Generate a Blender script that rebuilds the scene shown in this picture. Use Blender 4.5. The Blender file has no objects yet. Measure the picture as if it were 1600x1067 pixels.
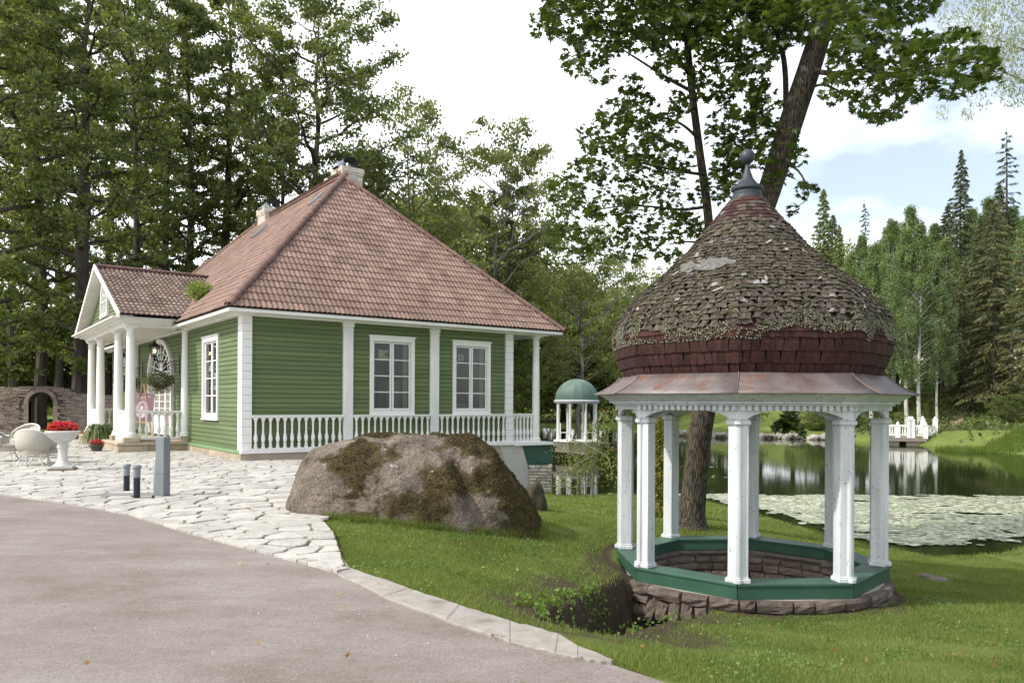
import bpy, math, random
import numpy as np
from mathutils import Vector, Matrix, noise
from mathutils.geometry import tessellate_polygon
random.seed(7); rng = np.random.default_rng(7)
R = math.radians
F = 1218.0                       # focal length in photograph pixels (1600 wide)
EYE = 1.6
scene = bpy.context.scene

# ------------------------------------------------------------------ camera, world, sun, exposure
cam_d = bpy.data.cameras.new('camera'); cam = bpy.data.objects.new('camera', cam_d)
scene.collection.objects.link(cam); scene.camera = cam
cam_d.sensor_width = 36; cam_d.lens = 36 * F / 1600
cam_d.shift_y = (631 - 533.5) / 1600
cam_d.clip_start = .1; cam_d.clip_end = 2000
cam.location = (0, 0, EYE)
cam.rotation_euler = (R(90), R(-.29), 0)
cam.rotation_mode = 'QUATERNION'
cam.rotation_quaternion = (Matrix.Rotation(R(-.29), 3, 'Y') @ Matrix.Rotation(R(90), 3, 'X')).to_quaternion()

SUN_EL, SUN_DIR = 44, Vector((.93, .36, 0)).normalized()     # SUN_DIR: the way the light travels over the ground
world = bpy.data.worlds.new('World'); scene.world = world; world.use_nodes = True
nt = world.node_tree; nt.nodes.clear()
wo = nt.nodes.new('ShaderNodeOutputWorld'); bg = nt.nodes.new('ShaderNodeBackground')
sky = nt.nodes.new('ShaderNodeTexSky'); sky.sky_type = 'NISHITA'; sky.sun_disc = False
sky.sun_elevation = R(SUN_EL)
src = -SUN_DIR
sky.sun_rotation = math.atan2(src.x, src.y)
sky.air_density = 1.0; sky.dust_density = 1.2; sky.ozone_density = 1.0
tc = nt.nodes.new('ShaderNodeTexCoord')
mp = nt.nodes.new('ShaderNodeMapping'); mp.inputs['Scale'].default_value = (1, 1, 2.6); mp.inputs['Location'].default_value = (.35, .9, .1)
nz = nt.nodes.new('ShaderNodeTexNoise'); nz.inputs['Scale'].default_value = 2.1; nz.inputs['Detail'].default_value = 7; nz.inputs['Roughness'].default_value = .55
rp = nt.nodes.new('ShaderNodeValToRGB'); rp.color_ramp.elements[0].position = .36; rp.color_ramp.elements[1].position = .58; rp.color_ramp.elements[0].color = (.24,.24,.24,1)
# high thin cloud: thicker towards the north-west, thinner towards the east, all round the horizon alike
sep = nt.nodes.new('ShaderNodeSeparateXYZ')
grad = nt.nodes.new('ShaderNodeMath'); grad.operation = 'MULTIPLY_ADD'; grad.inputs[1].default_value = -.62; grad.inputs[2].default_value = .17
addn = nt.nodes.new('ShaderNodeMath'); addn.operation = 'ADD'
mix = nt.nodes.new('ShaderNodeMixRGB'); mix.inputs[2].default_value = (10.5, 10.8, 11.2, 1)
L = nt.links
L.new(tc.outputs['Generated'], mp.inputs[0]); L.new(mp.outputs[0], nz.inputs[0])
L.new(tc.outputs['Generated'], sep.inputs[0]); L.new(sep.outputs[0], grad.inputs[0])
L.new(nz.outputs[0], addn.inputs[0]); L.new(grad.outputs[0], addn.inputs[1]); L.new(addn.outputs[0], rp.inputs[0])
L.new(rp.outputs[0], mix.inputs[0]); L.new(sky.outputs[0], mix.inputs[1]); L.new(mix.outputs[0], bg.inputs[0])
bg.inputs[1].default_value = .13
L.new(bg.outputs[0], wo.inputs[0])
sun_d = bpy.data.lights.new('sun', 'SUN'); sun = bpy.data.objects.new('sun', sun_d); scene.collection.objects.link(sun)
sun_d.energy = 3.2; sun_d.angle = R(1.5); sun_d.color = (1, .95, .87)
trav = Vector((SUN_DIR.x, SUN_DIR.y, -math.tan(R(SUN_EL))))
sun.rotation_euler = trav.to_track_quat('-Z', 'Y').to_euler()
vs = scene.view_settings; vs.view_transform = 'Standard'; vs.look = 'None'; vs.exposure = .45; vs.gamma = 1; vs.use_curve_mapping = False
scene.render.engine = 'CYCLES'
scene.cycles.max_bounces = 8; scene.cycles.transparent_max_bounces = 12
scene.cycles.use_denoising = True
scene.cycles.use_adaptive_sampling = True

# ------------------------------------------------------------------ measuring helpers (photograph pixel -> place)
def hy(px): return 631 - .005 * (px - 800)
def P(px, py, z):
    Y = (EYE - z) * F / (py - hy(px)); return ((px - 800) / F * Y, Y, z)
def Q(px, py, Y): return ((px - 800) / F * Y, Y, EYE - (py - hy(px)) * Y / F)

# ------------------------------------------------------------------ building helpers
COL = scene.collection
class MB:
    def __init__(s): s.v = []; s.f = []
    def add(s, vs, fs, M=None):
        n = len(s.v)
        s.v += [tuple(M @ Vector(p)) for p in vs] if M is not None else [tuple(p) for p in vs]
        s.f += [tuple(i + n for i in f) for f in fs]; return s
    def box(s, x0, x1, y0, y1, z0, z1, M=None):
        return s.add([(x0,y0,z0),(x1,y0,z0),(x1,y1,z0),(x0,y1,z0),(x0,y0,z1),(x1,y0,z1),(x1,y1,z1),(x0,y1,z1)],
                     [(3,2,1,0),(4,5,6,7),(0,1,5,4),(1,2,6,5),(2,3,7,6),(3,0,4,7)], M)
    def prism(s, poly, z0, z1, M=None, caps=True):
        n = len(poly); vs = [(x,y,z0) for x,y in poly] + [(x,y,z1) for x,y in poly]
        fs = [(i,(i+1)%n,n+(i+1)%n,n+i) for i in range(n)]
        if caps: fs += [tuple(range(n))[::-1], tuple(range(n,2*n))]
        return s.add(vs, fs, M)
    def lathe(s, prof, n=16, c=(0,0,0), M=None, a0=0):
        vs = []; fs = []
        for r,z in prof:
            for k in range(n):
                a = a0 + 2*math.pi*k/n; vs.append((c[0]+r*math.cos(a), c[1]+r*math.sin(a), c[2]+z))
        for i in range(len(prof)-1):
            for k in range(n):
                fs.append((i*n+k, i*n+(k+1)%n, (i+1)*n+(k+1)%n, (i+1)*n+k))
        fs.append(tuple(range(n))[::-1]); fs.append(tuple((len(prof)-1)*n+k for k in range(n)))
        return s.add(vs, fs, M)
    def tube(s, pts, rad, n=6, M=None):
        pts = [Vector(p) for p in pts]; m = len(pts)
        if not hasattr(rad, '__len__'): rad = [rad]*m
        vs = []; fs = []; up = Vector((.13,.21,1)).normalized()
        for i,p in enumerate(pts):
            t = (pts[min(i+1,m-1)] - pts[max(i-1,0)]).normalized()
            a = t.cross(up)
            if a.length < .05: a = t.cross(Vector((1,0,0)))
            a.normalize(); b = t.cross(a)
            for k in range(n):
                an = 2*math.pi*k/n; vs.append(p + (a*math.cos(an)+b*math.sin(an))*rad[i])
        for i in range(m-1):
            for k in range(n): fs.append((i*n+k, i*n+(k+1)%n, (i+1)*n+(k+1)%n, (i+1)*n+k))
        fs.append(tuple(range(n))); fs.append(tuple((m-1)*n+k for k in range(n))[::-1])
        return s.add(vs, fs, M)
    def build(s, name, mat=None, parent=None, smooth=False, bevel=0, kind=None, label=None):
        me = bpy.data.meshes.new(name); me.from_pydata(s.v, [], s.f); me.update()
        if smooth: me.shade_smooth()
        if smooth == 'auto':
            me.set_sharp_from_angle(angle=R(35))
        o = bpy.data.objects.new(name, me); COL.objects.link(o)
        if mat: me.materials.append(mat)
        if parent: o.parent = parent
        if bevel:
            m = o.modifiers.new('bevel','BEVEL'); m.width = bevel; m.segments = 1; m.limit_method = 'ANGLE'
        if kind: o['kind'] = kind
        if label: o['label'] = label
        return o
def fixn(o):
    import bmesh
    b = bmesh.new(); b.from_mesh(o.data); bmesh.ops.recalc_face_normals(b, faces=b.faces); b.to_mesh(o.data); b.free(); return o
def np_mesh(name, V, Fa, mat, parent=None, smooth=False, kind=None):
    V = np.asarray(V, dtype=np.float32).reshape(-1,3); Fa = np.asarray(Fa, dtype=np.int32)
    me = bpy.data.meshes.new(name); me.vertices.add(len(V)); me.vertices.foreach_set('co', V.ravel())
    nf, k = Fa.shape
    me.loops.add(nf*k); me.loops.foreach_set('vertex_index', Fa.ravel())
    me.polygons.add(nf); me.polygons.foreach_set('loop_start', np.arange(0, nf*k, k, dtype=np.int32))
    if smooth: me.polygons.foreach_set('use_smooth', np.ones(nf, dtype=bool))
    me.update(calc_edges=True)
    if not smooth: me.shade_flat()
    if mat: me.materials.append(mat)
    o = bpy.data.objects.new(name, me); COL.objects.link(o)
    if parent: o.parent = parent
    if kind: o['kind'] = kind
    return o
def empty(name, loc=(0,0,0), rz=0):
    o = bpy.data.objects.new(name, None); COL.objects.link(o); o.location = loc; o.rotation_euler = (0,0,rz); o.empty_display_size = .2; return o
def tag(o, label, cat, group=None, kind=None):
    if label: o['label'] = label
    if cat: o['category'] = cat
    if group: o['group'] = group
    if kind: o['kind'] = kind
    return o
def inst(o, parent=None, loc=None, rot=None, M=None, name=None):
    c = o.copy(); COL.objects.link(c)
    if parent is not None: c.parent = parent
    if name: c.name = name
    if M is not None: c.matrix_local = M
    if loc is not None: c.location = loc
    if rot is not None: c.rotation_euler = rot
    return c
def copy_tree(o, parent=None, children=None):
    c = o.copy(); COL.objects.link(c)
    if parent is not None: c.parent = parent
    for ch in [x for x in KIDS.get(o.name, o.children)]:
        copy_tree(ch, c)
    return c
KIDS = {}

# ------------------------------------------------------------------ materials
def N(nt, t, **kw):
    n = nt.nodes.new(t)
    for k, v in kw.items():
        if k in n.inputs: n.inputs[k].default_value = v
        else: setattr(n, k, v)
    return n
def pmat(name, c1, c2=None, scale=3, rough=.7, bump=.3, bscale=20, rnd=0, isl=0, c3=None, s3=8, t3=.6, metal=0, stretch=(1,1,1), spec=.3, w3=.12, bdist=.01, obj=False):
    m = bpy.data.materials.new(name); m.use_nodes = True; nt = m.node_tree; L = nt.links
    b = nt.nodes['Principled BSDF']; b.inputs['Roughness'].default_value = rough; b.inputs['Metallic'].default_value = metal
    b.inputs['Specular IOR Level'].default_value = spec
    if c2 is None: c2 = tuple(x*.8 for x in c1)
    if obj: pos = N(nt,'ShaderNodeTexCoord').outputs['Object']
    else: pos = N(nt,'ShaderNodeNewGeometry').outputs['Position']
    mp = N(nt,'ShaderNodeMapping'); mp.inputs['Scale'].default_value = stretch; L.new(pos, mp.inputs[0])
    n1 = N(nt,'ShaderNodeTexNoise', Scale=scale, Detail=6, Roughness=.6); L.new(mp.outputs[0], n1.inputs[0])
    r1 = N(nt,'ShaderNodeValToRGB'); r1.color_ramp.elements[0].position=.32; r1.color_ramp.elements[1].position=.68
    r1.color_ramp.elements[0].color=(*c1,1); r1.color_ramp.elements[1].color=(*c2,1); L.new(n1.outputs[0], r1.inputs[0])
    out = r1.outputs[0]
    if c3:
        n3 = N(nt,'ShaderNodeTexNoise', Scale=s3, Detail=8, Roughness=.65); L.new(pos, n3.inputs[0])
        r3 = N(nt,'ShaderNodeValToRGB'); r3.color_ramp.elements[0].position=t3; r3.color_ramp.elements[1].position=t3+w3; L.new(n3.outputs[0], r3.inputs[0])
        mx = N(nt,'ShaderNodeMixRGB'); mx.inputs[2].default_value=(*c3,1); L.new(r3.outputs[0], mx.inputs[0]); L.new(out, mx.inputs[1]); out = mx.outputs[0]
    if rnd or isl:
        if rnd: rv = N(nt,'ShaderNodeObjectInfo').outputs['Random']; amt = rnd
        if isl: rv = N(nt,'ShaderNodeNewGeometry').outputs['Random Per Island']; amt = isl
        mr = N(nt,'ShaderNodeMapRange'); mr.inputs['To Min'].default_value = 1-amt; mr.inputs['To Max'].default_value = 1+amt; L.new(rv, mr.inputs[0])
        mu = N(nt,'ShaderNodeVectorMath', operation='SCALE'); L.new(out, mu.inputs[0]); L.new(mr.outputs[0], mu.inputs['Scale']); out = mu.outputs[0]
    L.new(out, b.inputs['Base Color'])
    if bump:
        nb = N(nt,'ShaderNodeTexNoise', Scale=bscale, Detail=8, Roughness=.65); L.new(mp.outputs[0], nb.inputs[0])
        bp = N(nt,'ShaderNodeBump', Strength=bump, Distance=bdist); L.new(nb.outputs[0], bp.inputs['Height']); L.new(bp.outputs[0], b.inputs['Normal'])
    return m
def leafmat(name, c1, c2, trans=.35, isl=.35, rough=.55, objr=.12, pale=None):
    m = bpy.data.materials.new(name); m.use_nodes = True; nt = m.node_tree; L = nt.links; nt.nodes.clear()
    out = N(nt,'ShaderNodeOutputMaterial'); d = N(nt,'ShaderNodeBsdfPrincipled', Roughness=rough); d.inputs['Specular IOR Level'].default_value=.35
    t = N(nt,'ShaderNodeBsdfTranslucent'); mx = N(nt,'ShaderNodeMixShader', Fac=trans)
    g = N(nt,'ShaderNodeNewGeometry'); pos = g.outputs['Position']
    n1 = N(nt,'ShaderNodeTexNoise', Scale=.55, Detail=5, Roughness=.7); L.new(pos, n1.inputs[0])
    ad = N(nt,'ShaderNodeMath', operation='MULTIPLY_ADD'); ad.inputs[1].default_value = .55; L.new(g.outputs['Random Per Island'], ad.inputs[0])
    sb = N(nt,'ShaderNodeMath', operation='SUBTRACT'); sb.inputs[1].default_value = .27; L.new(n1.outputs[0], sb.inputs[0]); L.new(sb.outputs[0], ad.inputs[2])
    r1 = N(nt,'ShaderNodeValToRGB'); r1.color_ramp.elements[0].position=.2; r1.color_ramp.elements[1].position=.8
    r1.color_ramp.elements[0].color=(*c1,1); r1.color_ramp.elements[1].color=(*c2,1); L.new(ad.outputs[0], r1.inputs[0])
    if pale:
        e = r1.color_ramp.elements.new(.97); e.color = (*pale,1)
    mr = N(nt,'ShaderNodeMapRange'); mr.inputs['To Min'].default_value=1-objr; mr.inputs['To Max'].default_value=1+objr
    L.new(N(nt,'ShaderNodeObjectInfo').outputs['Random'], mr.inputs[0])
    mu = N(nt,'ShaderNodeVectorMath', operation='SCALE'); L.new(r1.outputs[0], mu.inputs[0]); L.new(mr.outputs[0], mu.inputs['Scale'])
    tm = N(nt,'ShaderNodeVectorMath', operation='MULTIPLY'); tm.inputs[1].default_value=(1.5,1.5,.6); L.new(mu.outputs[0], tm.inputs[0])
    L.new(mu.outputs[0], d.inputs['Base Color']); L.new(tm.outputs[0], t.inputs['Color'])
    L.new(d.outputs[0], mx.inputs[1]); L.new(t.outputs[0], mx.inputs[2]); L.new(mx.outputs[0], out.inputs[0])
    return m
def fmat(name, c, rough=.5, metal=0, spec=.4, emit=None):
    m = bpy.data.materials.new(name); m.use_nodes = True; b = m.node_tree.nodes['Principled BSDF']
    nt = m.node_tree
    n1 = N(nt,'ShaderNodeTexNoise', Scale=6, Detail=4); nt.links.new(N(nt,'ShaderNodeNewGeometry').outputs['Position'], n1.inputs[0])
    mx = N(nt,'ShaderNodeMixRGB'); mx.inputs[1].default_value=(*[x*.88 for x in c],1); mx.inputs[2].default_value=(*[min(1,x*1.1) for x in c],1)
    nt.links.new(n1.outputs[0], mx.inputs[0]); nt.links.new(mx.outputs[0], b.inputs['Base Color'])
    b.inputs['Roughness'].default_value=rough; b.inputs['Metallic'].default_value=metal; b.inputs['Specular IOR Level'].default_value=spec
    if emit: b.inputs['Emission Color'].default_value=(*emit[0],1); b.inputs['Emission Strength'].default_value=emit[1]
    return m
M_ = {}
M_['white'] = pmat('white_paint',(.80,.79,.76),(.70,.69,.66),scale=1.5,rough=.5,bump=.12,bscale=30,c3=(.55,.54,.50),s3=6,t3=.66,w3=.2)
M_['white_old'] = pmat('old_white_paint',(.64,.66,.67),(.46,.48,.49),scale=9,rough=.65,bump=.6,bscale=30,stretch=(1,1,.09),c3=(.13,.10,.08),s3=21,t3=.635,w3=.02)
M_['green_wall'] = pmat('green_board_paint',(.097,.138,.054),(.130,.174,.073),scale=1.3,rough=.6,bump=.35,bscale=45,rnd=.13,stretch=(.3,.3,3),c3=(.15,.20,.10),s3=14,t3=.62,w3=.2)
M_['green_dark'] = pmat('dark_green_paint',(.026,.075,.047),(.042,.102,.068),scale=3,rough=.45,bump=.3,bscale=40,stretch=(1,1,1),c3=(.08,.15,.10),s3=9,t3=.64,w3=.15,rnd=.08)
M_['tile'] = pmat('clay_roof_tile',(.178,.112,.086),(.248,.165,.134),scale=1.2,rough=.8,bump=.4,bscale=60,rnd=.2,c3=(.10,.085,.05),s3=1.1,t3=.60,w3=.2)
M_['tile_isl'] = pmat('clay_roof_tile_mass',(.178,.112,.086),(.248,.165,.134),scale=1.2,rough=.8,bump=.4,bscale=60,isl=.2,c3=(.10,.085,.05),s3=1.1,t3=.60,w3=.2)
M_['tile_old'] = pmat('mossy_roof_tile',(.12,.082,.066),(.22,.155,.13),scale=4,rough=.85,bump=.5,bscale=50,isl=.3,c3=(.055,.06,.03),s3=5,t3=.52,w3=.15)
M_['tile_old_r'] = pmat('mossy_roof_tile_single',(.12,.082,.066),(.22,.155,.13),scale=4,rough=.85,bump=.5,bscale=50,rnd=.3,c3=(.055,.06,.03),s3=5,t3=.52,w3=.15)
M_['ridge'] = pmat('ridge_tile_clay',(.15,.085,.075),(.21,.12,.10),scale=6,rough=.85,bump=.5,bscale=50,rnd=.2,c3=(.07,.065,.045),s3=9,t3=.55)
M_['roofbase'] = fmat('roof_underlay',(.03,.022,.02),.9)
M_['brick'] = pmat('pale_yellow_brick',(.50,.44,.36),(.60,.54,.46),scale=8,rough=.85,bump=.4,bscale=60,rnd=.2)
M_['mortar'] = pmat('mortar',(.35,.32,.28),(.28,.26,.23),scale=20,rough=.9)
M_['steel_dark'] = fmat('dark_sheet_metal',(.03,.035,.045),.45,.6)
M_['zinc'] = fmat('zinc_sheet',(.38,.42,.47),.4,.7)
M_['plaster'] = pmat('beige_foundation_plaster',(.46,.38,.28),(.36,.31,.25),scale=2,rough=.9,bump=.4,bscale=25,c3=(.22,.19,.15),s3=3,t3=.6,w3=.2)
M_['stone_base'] = pmat('foundation_stone',(.30,.25,.19),(.44,.36,.26),scale=5,rough=.9,bump=.6,bscale=25,rnd=.2,c3=(.14,.12,.10),s3=7,t3=.6)
M_['black'] = fmat('black_iron',(.012,.012,.013),.5,.5)
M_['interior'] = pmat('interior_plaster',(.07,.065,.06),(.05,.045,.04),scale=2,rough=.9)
M_['curtain'] = pmat('sheer_curtain',(.62,.63,.62),(.48,.50,.50),scale=4,rough=.9,stretch=(8,8,.3),bump=.4,bscale=10)
m = bpy.data.materials.new('window_glass'); m.use_nodes=True; nt=m.node_tree; nt.nodes.clear()
o_=N(nt,'ShaderNodeOutputMaterial'); tr=N(nt,'ShaderNodeBsdfTransparent'); tr.inputs[0].default_value=(.82,.86,.85,1); gl=N(nt,'ShaderNodeBsdfGlossy',Roughness=.03)
mxs=N(nt,'ShaderNodeMixShader'); fr=N(nt,'ShaderNodeFresnel',IOR=1.6); ma=N(nt,'ShaderNodeMath',operation='MULTIPLY_ADD'); ma.inputs[1].default_value=.8; ma.inputs[2].default_value=0
nt.links.new(fr.outputs[0],ma.inputs[0]); nt.links.new(ma.outputs[0],mxs.inputs[0]); nt.links.new(tr.outputs[0],mxs.inputs[1]); nt.links.new(gl.outputs[0],mxs.inputs[2]); nt.links.new(mxs.outputs[0],o_.inputs[0])
M_['glass']=m
# ------------------------------------------------------------------ terrain
POND = np.array([(-14,60),(-5,42),(-1.5,33),(-.5,29),(.5,27),(1.6,25.6),(3,25.8),(4.6,25.9),(6.0,24.6),(6.8,21.5),(7.2,19),(7.7,16.8),(8.5,15.5),(10,15.9),(11.5,17.2),(16,18.5),(30,22),(60,30),
                 (60,50),(32.5,49.5),(31.5,50.5),(31.5,57),(31,61.5),(29,67),(24,70),(18,71.5),(14,82),(12,95),(2.6,105),(-8,105)], float)
def seg_d(p, a, b):
    ab = b-a; t = np.clip(((p-a)@ab)/(ab@ab), 0, 1); return np.linalg.norm(p-(a+t[:,None]*ab), axis=1)
def pond_sd(p):
    n = len(POND); d = np.full(len(p), 1e9); ins = np.zeros(len(p), bool)
    for i in range(n):
        a, b = POND[i], POND[(i+1)%n]; d = np.minimum(d, seg_d(p,a,b))
        c = ((a[1] > p[:,1]) != (b[1] > p[:,1]))
        with np.errstate(divide='ignore', invalid='ignore'):
            xi = (b[0]-a[0])*(p[:,1]-a[1])/(b[1]-a[1]+1e-12)+a[0]
        ins ^= c & (p[:,0] < xi)
    return np.where(ins, -d, d)
WATER = -1.4
ctrl = [P(*q) for q in [(640,835,-.12),(500,820,-.02),(800,850,-.3),(850,800,-.4),(900,850,-.48),(900,778,-1.0),(860,776,-1.0),(1000,780,-1.0),
    (548,892,-.01),(640,930,-.02),(720,955,-.03),(800,978,-.04),(870,995,-.06),(960,1020,-.08),(1100,1067,-.03),
    (700,880,-.16),(800,900,-.28),(900,920,-.5),(960,905,-.66),(963,880,-.72),(1020,820,-.78),(1080,815,-.8),(1170,962,-.92),(1336,950,-.9),(1400,930,-1.0),
    (1120,830,-.8),(1200,828,-.95),(1300,1000,-.62),(1450,900,-1.18),(1600,935,-1.0),(1600,1067,-.38),(1200,1067,-.1),(1500,1000,-.7),(1600,868,-1.32),(1450,880,-1.33),(1000,1005,-.36),(1110,985,-.66)]]
ctrl += [(x,y,WATER) for x,y in [(1.2,25.6),(4.6,25.9),(6.8,21.5),(7.2,19),(7.7,16.8),(8.5,15.5),(11.5,17.2)]]
ctrl += [(-3,8,0),(-4,10,0),(-4,14,0),(-3,18,-.1),(-3,24,-.3),(-6,20,0),(-1,18,-.4),(-4,5,0),(-1,5,0),(0,3,0),(2,3,0),(-1,16,-.35),(5,3,-.2),(9,4,-.5),(12,10,-1.0),(14,14,-1.25),(-2,2,0),(-6,30,0),(4,14.5,-.9),(3.4,11.2,-.85)]
ctrl = np.array(ctrl, float)
def tps(r): return np.where(r>0, r*r*np.log(r+1e-9), 0)
K = tps(np.linalg.norm(ctrl[:,None,:2]-ctrl[None,:,:2], axis=2)) + np.eye(len(ctrl))*.4
Pm = np.c_[np.ones(len(ctrl)), ctrl[:,:2]]
A = np.block([[K, Pm],[Pm.T, np.zeros((3,3))]]); wt = np.linalg.solve(A, np.r_[ctrl[:,2], 0,0,0])
def ss(x, a, b): t = np.clip((x-a)/(b-a), 0, 1); return t*t*(3-2*t)
RC = np.array([3.37, 11.22]); RROT = R(-109.5)
DA, DB = np.array([.62, 6.85]), np.array([2.05, 10.1])
def terrain(x, y, soil=False):
    p = np.c_[np.ravel(x), np.ravel(y)].astype(float)
    d = pond_sd(p)
    zn = np.full(len(p), 0.0); near = (p[:,0] > -7)&(p[:,1] < 34)&(p[:,0] < 22)
    q = p[near]; r = np.linalg.norm(q[:,None]-ctrl[None,:,:2], axis=2); zn[near] = tps(r)@wt[:-3] + np.c_[np.ones(len(q)), q]@wt[-3:]
    zn = np.clip(zn, -1.39, .0)
    left = ss(p[:,0], -7, -3.4); zn = zn*left
    shoreblend = ss(d, 0, 1.5); zn = np.where(d > 0, (WATER+.02)*(1-shoreblend) + np.maximum(zn, WATER+.03)*shoreblend, zn)
    X, Y = p[:,0], p[:,1]
    hill = WATER + .12 + np.clip(d-.5,0,6)*.07 + np.clip(d-6.5,0,40)*.27; hill = np.where(hill > 3.2, 3.2+(hill-3.2)*.25, hill); hill = np.minimum(hill, 9)
    lawn = np.minimum(WATER + .25*ss(d,0,1.2) + .018*d, .6)
    flat = np.minimum(0, WATER + .6*d)
    wr = ss(X - (Y-70)*.15, 10, 24); wl = 1-ss(X, -6, 2)*ss(Y, 50, 80)
    zf = lawn*(1-wr)+hill*wr; zf = zf*(1-wl)+flat*wl
    wn = (1-ss(Y, 27, 33))*(1-ss(X, 14, 21)); z = zn*wn + zf*(1-wn)
    z = np.where(d < 0, WATER - np.minimum(1.2, .05 + (-d)*.3), z)
    # ditch towards the arch under the well
    sd = seg_d(p, DA, DB) + .05*np.sin(X*11+Y*4)*np.sin(Y*9-X*5) + .03*np.sin(X*27+1)*np.sin(Y*23); w = .27 + .20*ss(Y, 7.6, 9.3)
    cut = 1-ss(sd, w*.75, w*1.35); z = z*(1-cut) + np.minimum(z, -1.75)*cut
    rr = np.linalg.norm(p-RC, axis=1); z = np.where(rr < 1.75, -1.9, z)
    if soil: return z, np.clip(np.exp(-((sd-.6)/.55)**2)*.9 + cut + np.exp(-((rr-2.12)/.18)**2)*.8, 0, 1)
    return z
def tz(x, y): return float(terrain([x],[y])[0])
def axis(parts): return np.unique(np.concatenate([np.arange(a,b,s) for a,b,s in parts]))
gx = axis([(-150,-30,8),(-30,-8,2),(-8,-1.6,.5),(-1.6,6.4,.08),(6.4,13,.25),(13,40,1),(40,160,6)])
gy = axis([(-12,0,2),(0,4,.5),(4,13.6,.08),(13.6,30,.3),(30,60,1.2),(60,110,2),(110,300,10)])
GX, GY = np.meshgrid(gx, gy); Z, soil = terrain(GX, GY, True)
lump = np.array([noise.noise(Vector((a*1.3,b*1.3,0)))*.035 + noise.noise(Vector((a*4,b*4,3)))*.012 for a,b in zip(GX.ravel(),GY.ravel())])
dpond = pond_sd(np.c_[GX.ravel(),GY.ravel()])
lm = ss(GX.ravel(), -1.2, .3)*ss(dpond, .1, 1.2); Z = Z + lump*lm
nx, ny = len(gx), len(gy)
idx = np.arange(nx*ny).reshape(ny,nx)
quads = np.stack([idx[:-1,:-1],idx[:-1,1:],idx[1:,1:],idx[1:,:-1]],-1).reshape(-1,4)

gm = bpy.data.materials.new('lawn_ground'); gm.use_nodes=True; nt=gm.node_tree; b=nt.nodes['Principled BSDF']; b.inputs['Roughness'].default_value=.9; b.inputs['Specular IOR Level'].default_value=.1
pos=N(nt,'ShaderNodeNewGeometry').outputs['Position']
n1=N(nt,'ShaderNodeTexNoise',Scale=1.1,Detail=8,Roughness=.7); nt.links.new(pos,n1.inputs[0])
r1=N(nt,'ShaderNodeValToRGB'); r1.color_ramp.elements[0].color=(.09,.125,.028,1); r1.color_ramp.elements[1].color=(.17,.205,.055,1); r1.color_ramp.elements[0].position=.3; r1.color_ramp.elements[1].position=.7
nt.links.new(n1.outputs[0],r1.inputs[0])
n2=N(nt,'ShaderNodeTexNoise',Scale=9,Detail=8,Roughness=.7); nt.links.new(pos,n2.inputs[0])
at=N(nt,'ShaderNodeAttribute'); at.attribute_name='soil'
ad=N(nt,'ShaderNodeMath',operation='ADD'); nt.links.new(at.outputs['Fac'],ad.inputs[0]); nt.links.new(n2.outputs[0],ad.inputs[1])
r2=N(nt,'ShaderNodeValToRGB'); r2.color_ramp.elements[0].position=.68; r2.color_ramp.elements[1].position=.95; nt.links.new(ad.outputs[0],r2.inputs[0])
r3=N(nt,'ShaderNodeValToRGB'); r3.color_ramp.elements[0].color=(.035,.026,.016,1); r3.color_ramp.elements[1].color=(.10,.078,.052,1)
n3=N(nt,'ShaderNodeTexNoise',Scale=14,Detail=8,Roughness=.7); nt.links.new(pos,n3.inputs[0]); nt.links.new(n3.outputs[0],r3.inputs[0])
mx=N(nt,'ShaderNodeMixRGB'); nt.links.new(r2.outputs[0],mx.inputs[0]); nt.links.new(r1.outputs[0],mx.inputs[1]); nt.links.new(r3.outputs[0],mx.inputs[2]); nt.links.new(mx.outputs[0],b.inputs['Base Color'])
bp=N(nt,'ShaderNodeBump',Strength=1,Distance=.05); nt.links.new(n3.outputs[0],bp.inputs['Height']); nt.links.new(bp.outputs[0],b.inputs['Normal'])
ground = np_mesh('ground', np.c_[GX.ravel(),GY.ravel(),Z], quads, gm, smooth=True, kind='structure')
ground['label']='green lawn sloping from the road down to the pond'
at_=ground.data.attributes.new('soil','FLOAT','POINT'); at_.data.foreach_set('value', soil.astype(np.float32))

# road and patio
def flat(name, poly, z, mat, kind='structure'):
    tri = tessellate_polygon([[Vector((x,y,0)) for x,y in poly]])
    mb = MB(); mb.add([(x,y,z) for x,y in poly], [tuple(t) for t in tri]); o = mb.build(name, mat, kind=kind)
    me = o.data
    for p_ in me.polygons:
        if p_.normal.z < 0: p_.flip()
    return o
EDGE = [P(px,py,0)[:2] for px,py in [(-700,745),(-300,757),(-100,771),(0,783),(100,795),(200,812),(300,842),(400,868),(480,888),(528,901)]]
KERB = [P(px,py,0)[:2] for px,py in [(528,903),(600,938),(700,976),(800,1010),(870,1027),(960,1040),(1100,1085),(1250,1140)]]
KERB2 = [P(px,py,0)[:2] for px,py in [(545,893),(640,925),(720,951),(800,975),(875,995),(905,1003)]]
road_m = bpy.data.materials.new('worn_asphalt'); road_m.use_nodes=True; nt=road_m.node_tree; b=nt.nodes['Principled BSDF']; b.inputs['Roughness'].default_value=.9; b.inputs['Specular IOR Level'].default_value=.2
pos=N(nt,'ShaderNodeNewGeometry').outputs['Position']
mpr=N(nt,'ShaderNodeMapping'); mpr.inputs['Rotation'].default_value=(0,0,R(32)); mpr.inputs['Scale'].default_value=(.6,1.1,1); nt.links.new(pos,mpr.inputs[0])
n1=N(nt,'ShaderNodeTexNoise',Scale=1.1,Detail=12,Roughness=.72); nt.links.new(mpr.outputs[0],n1.inputs[0])
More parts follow.
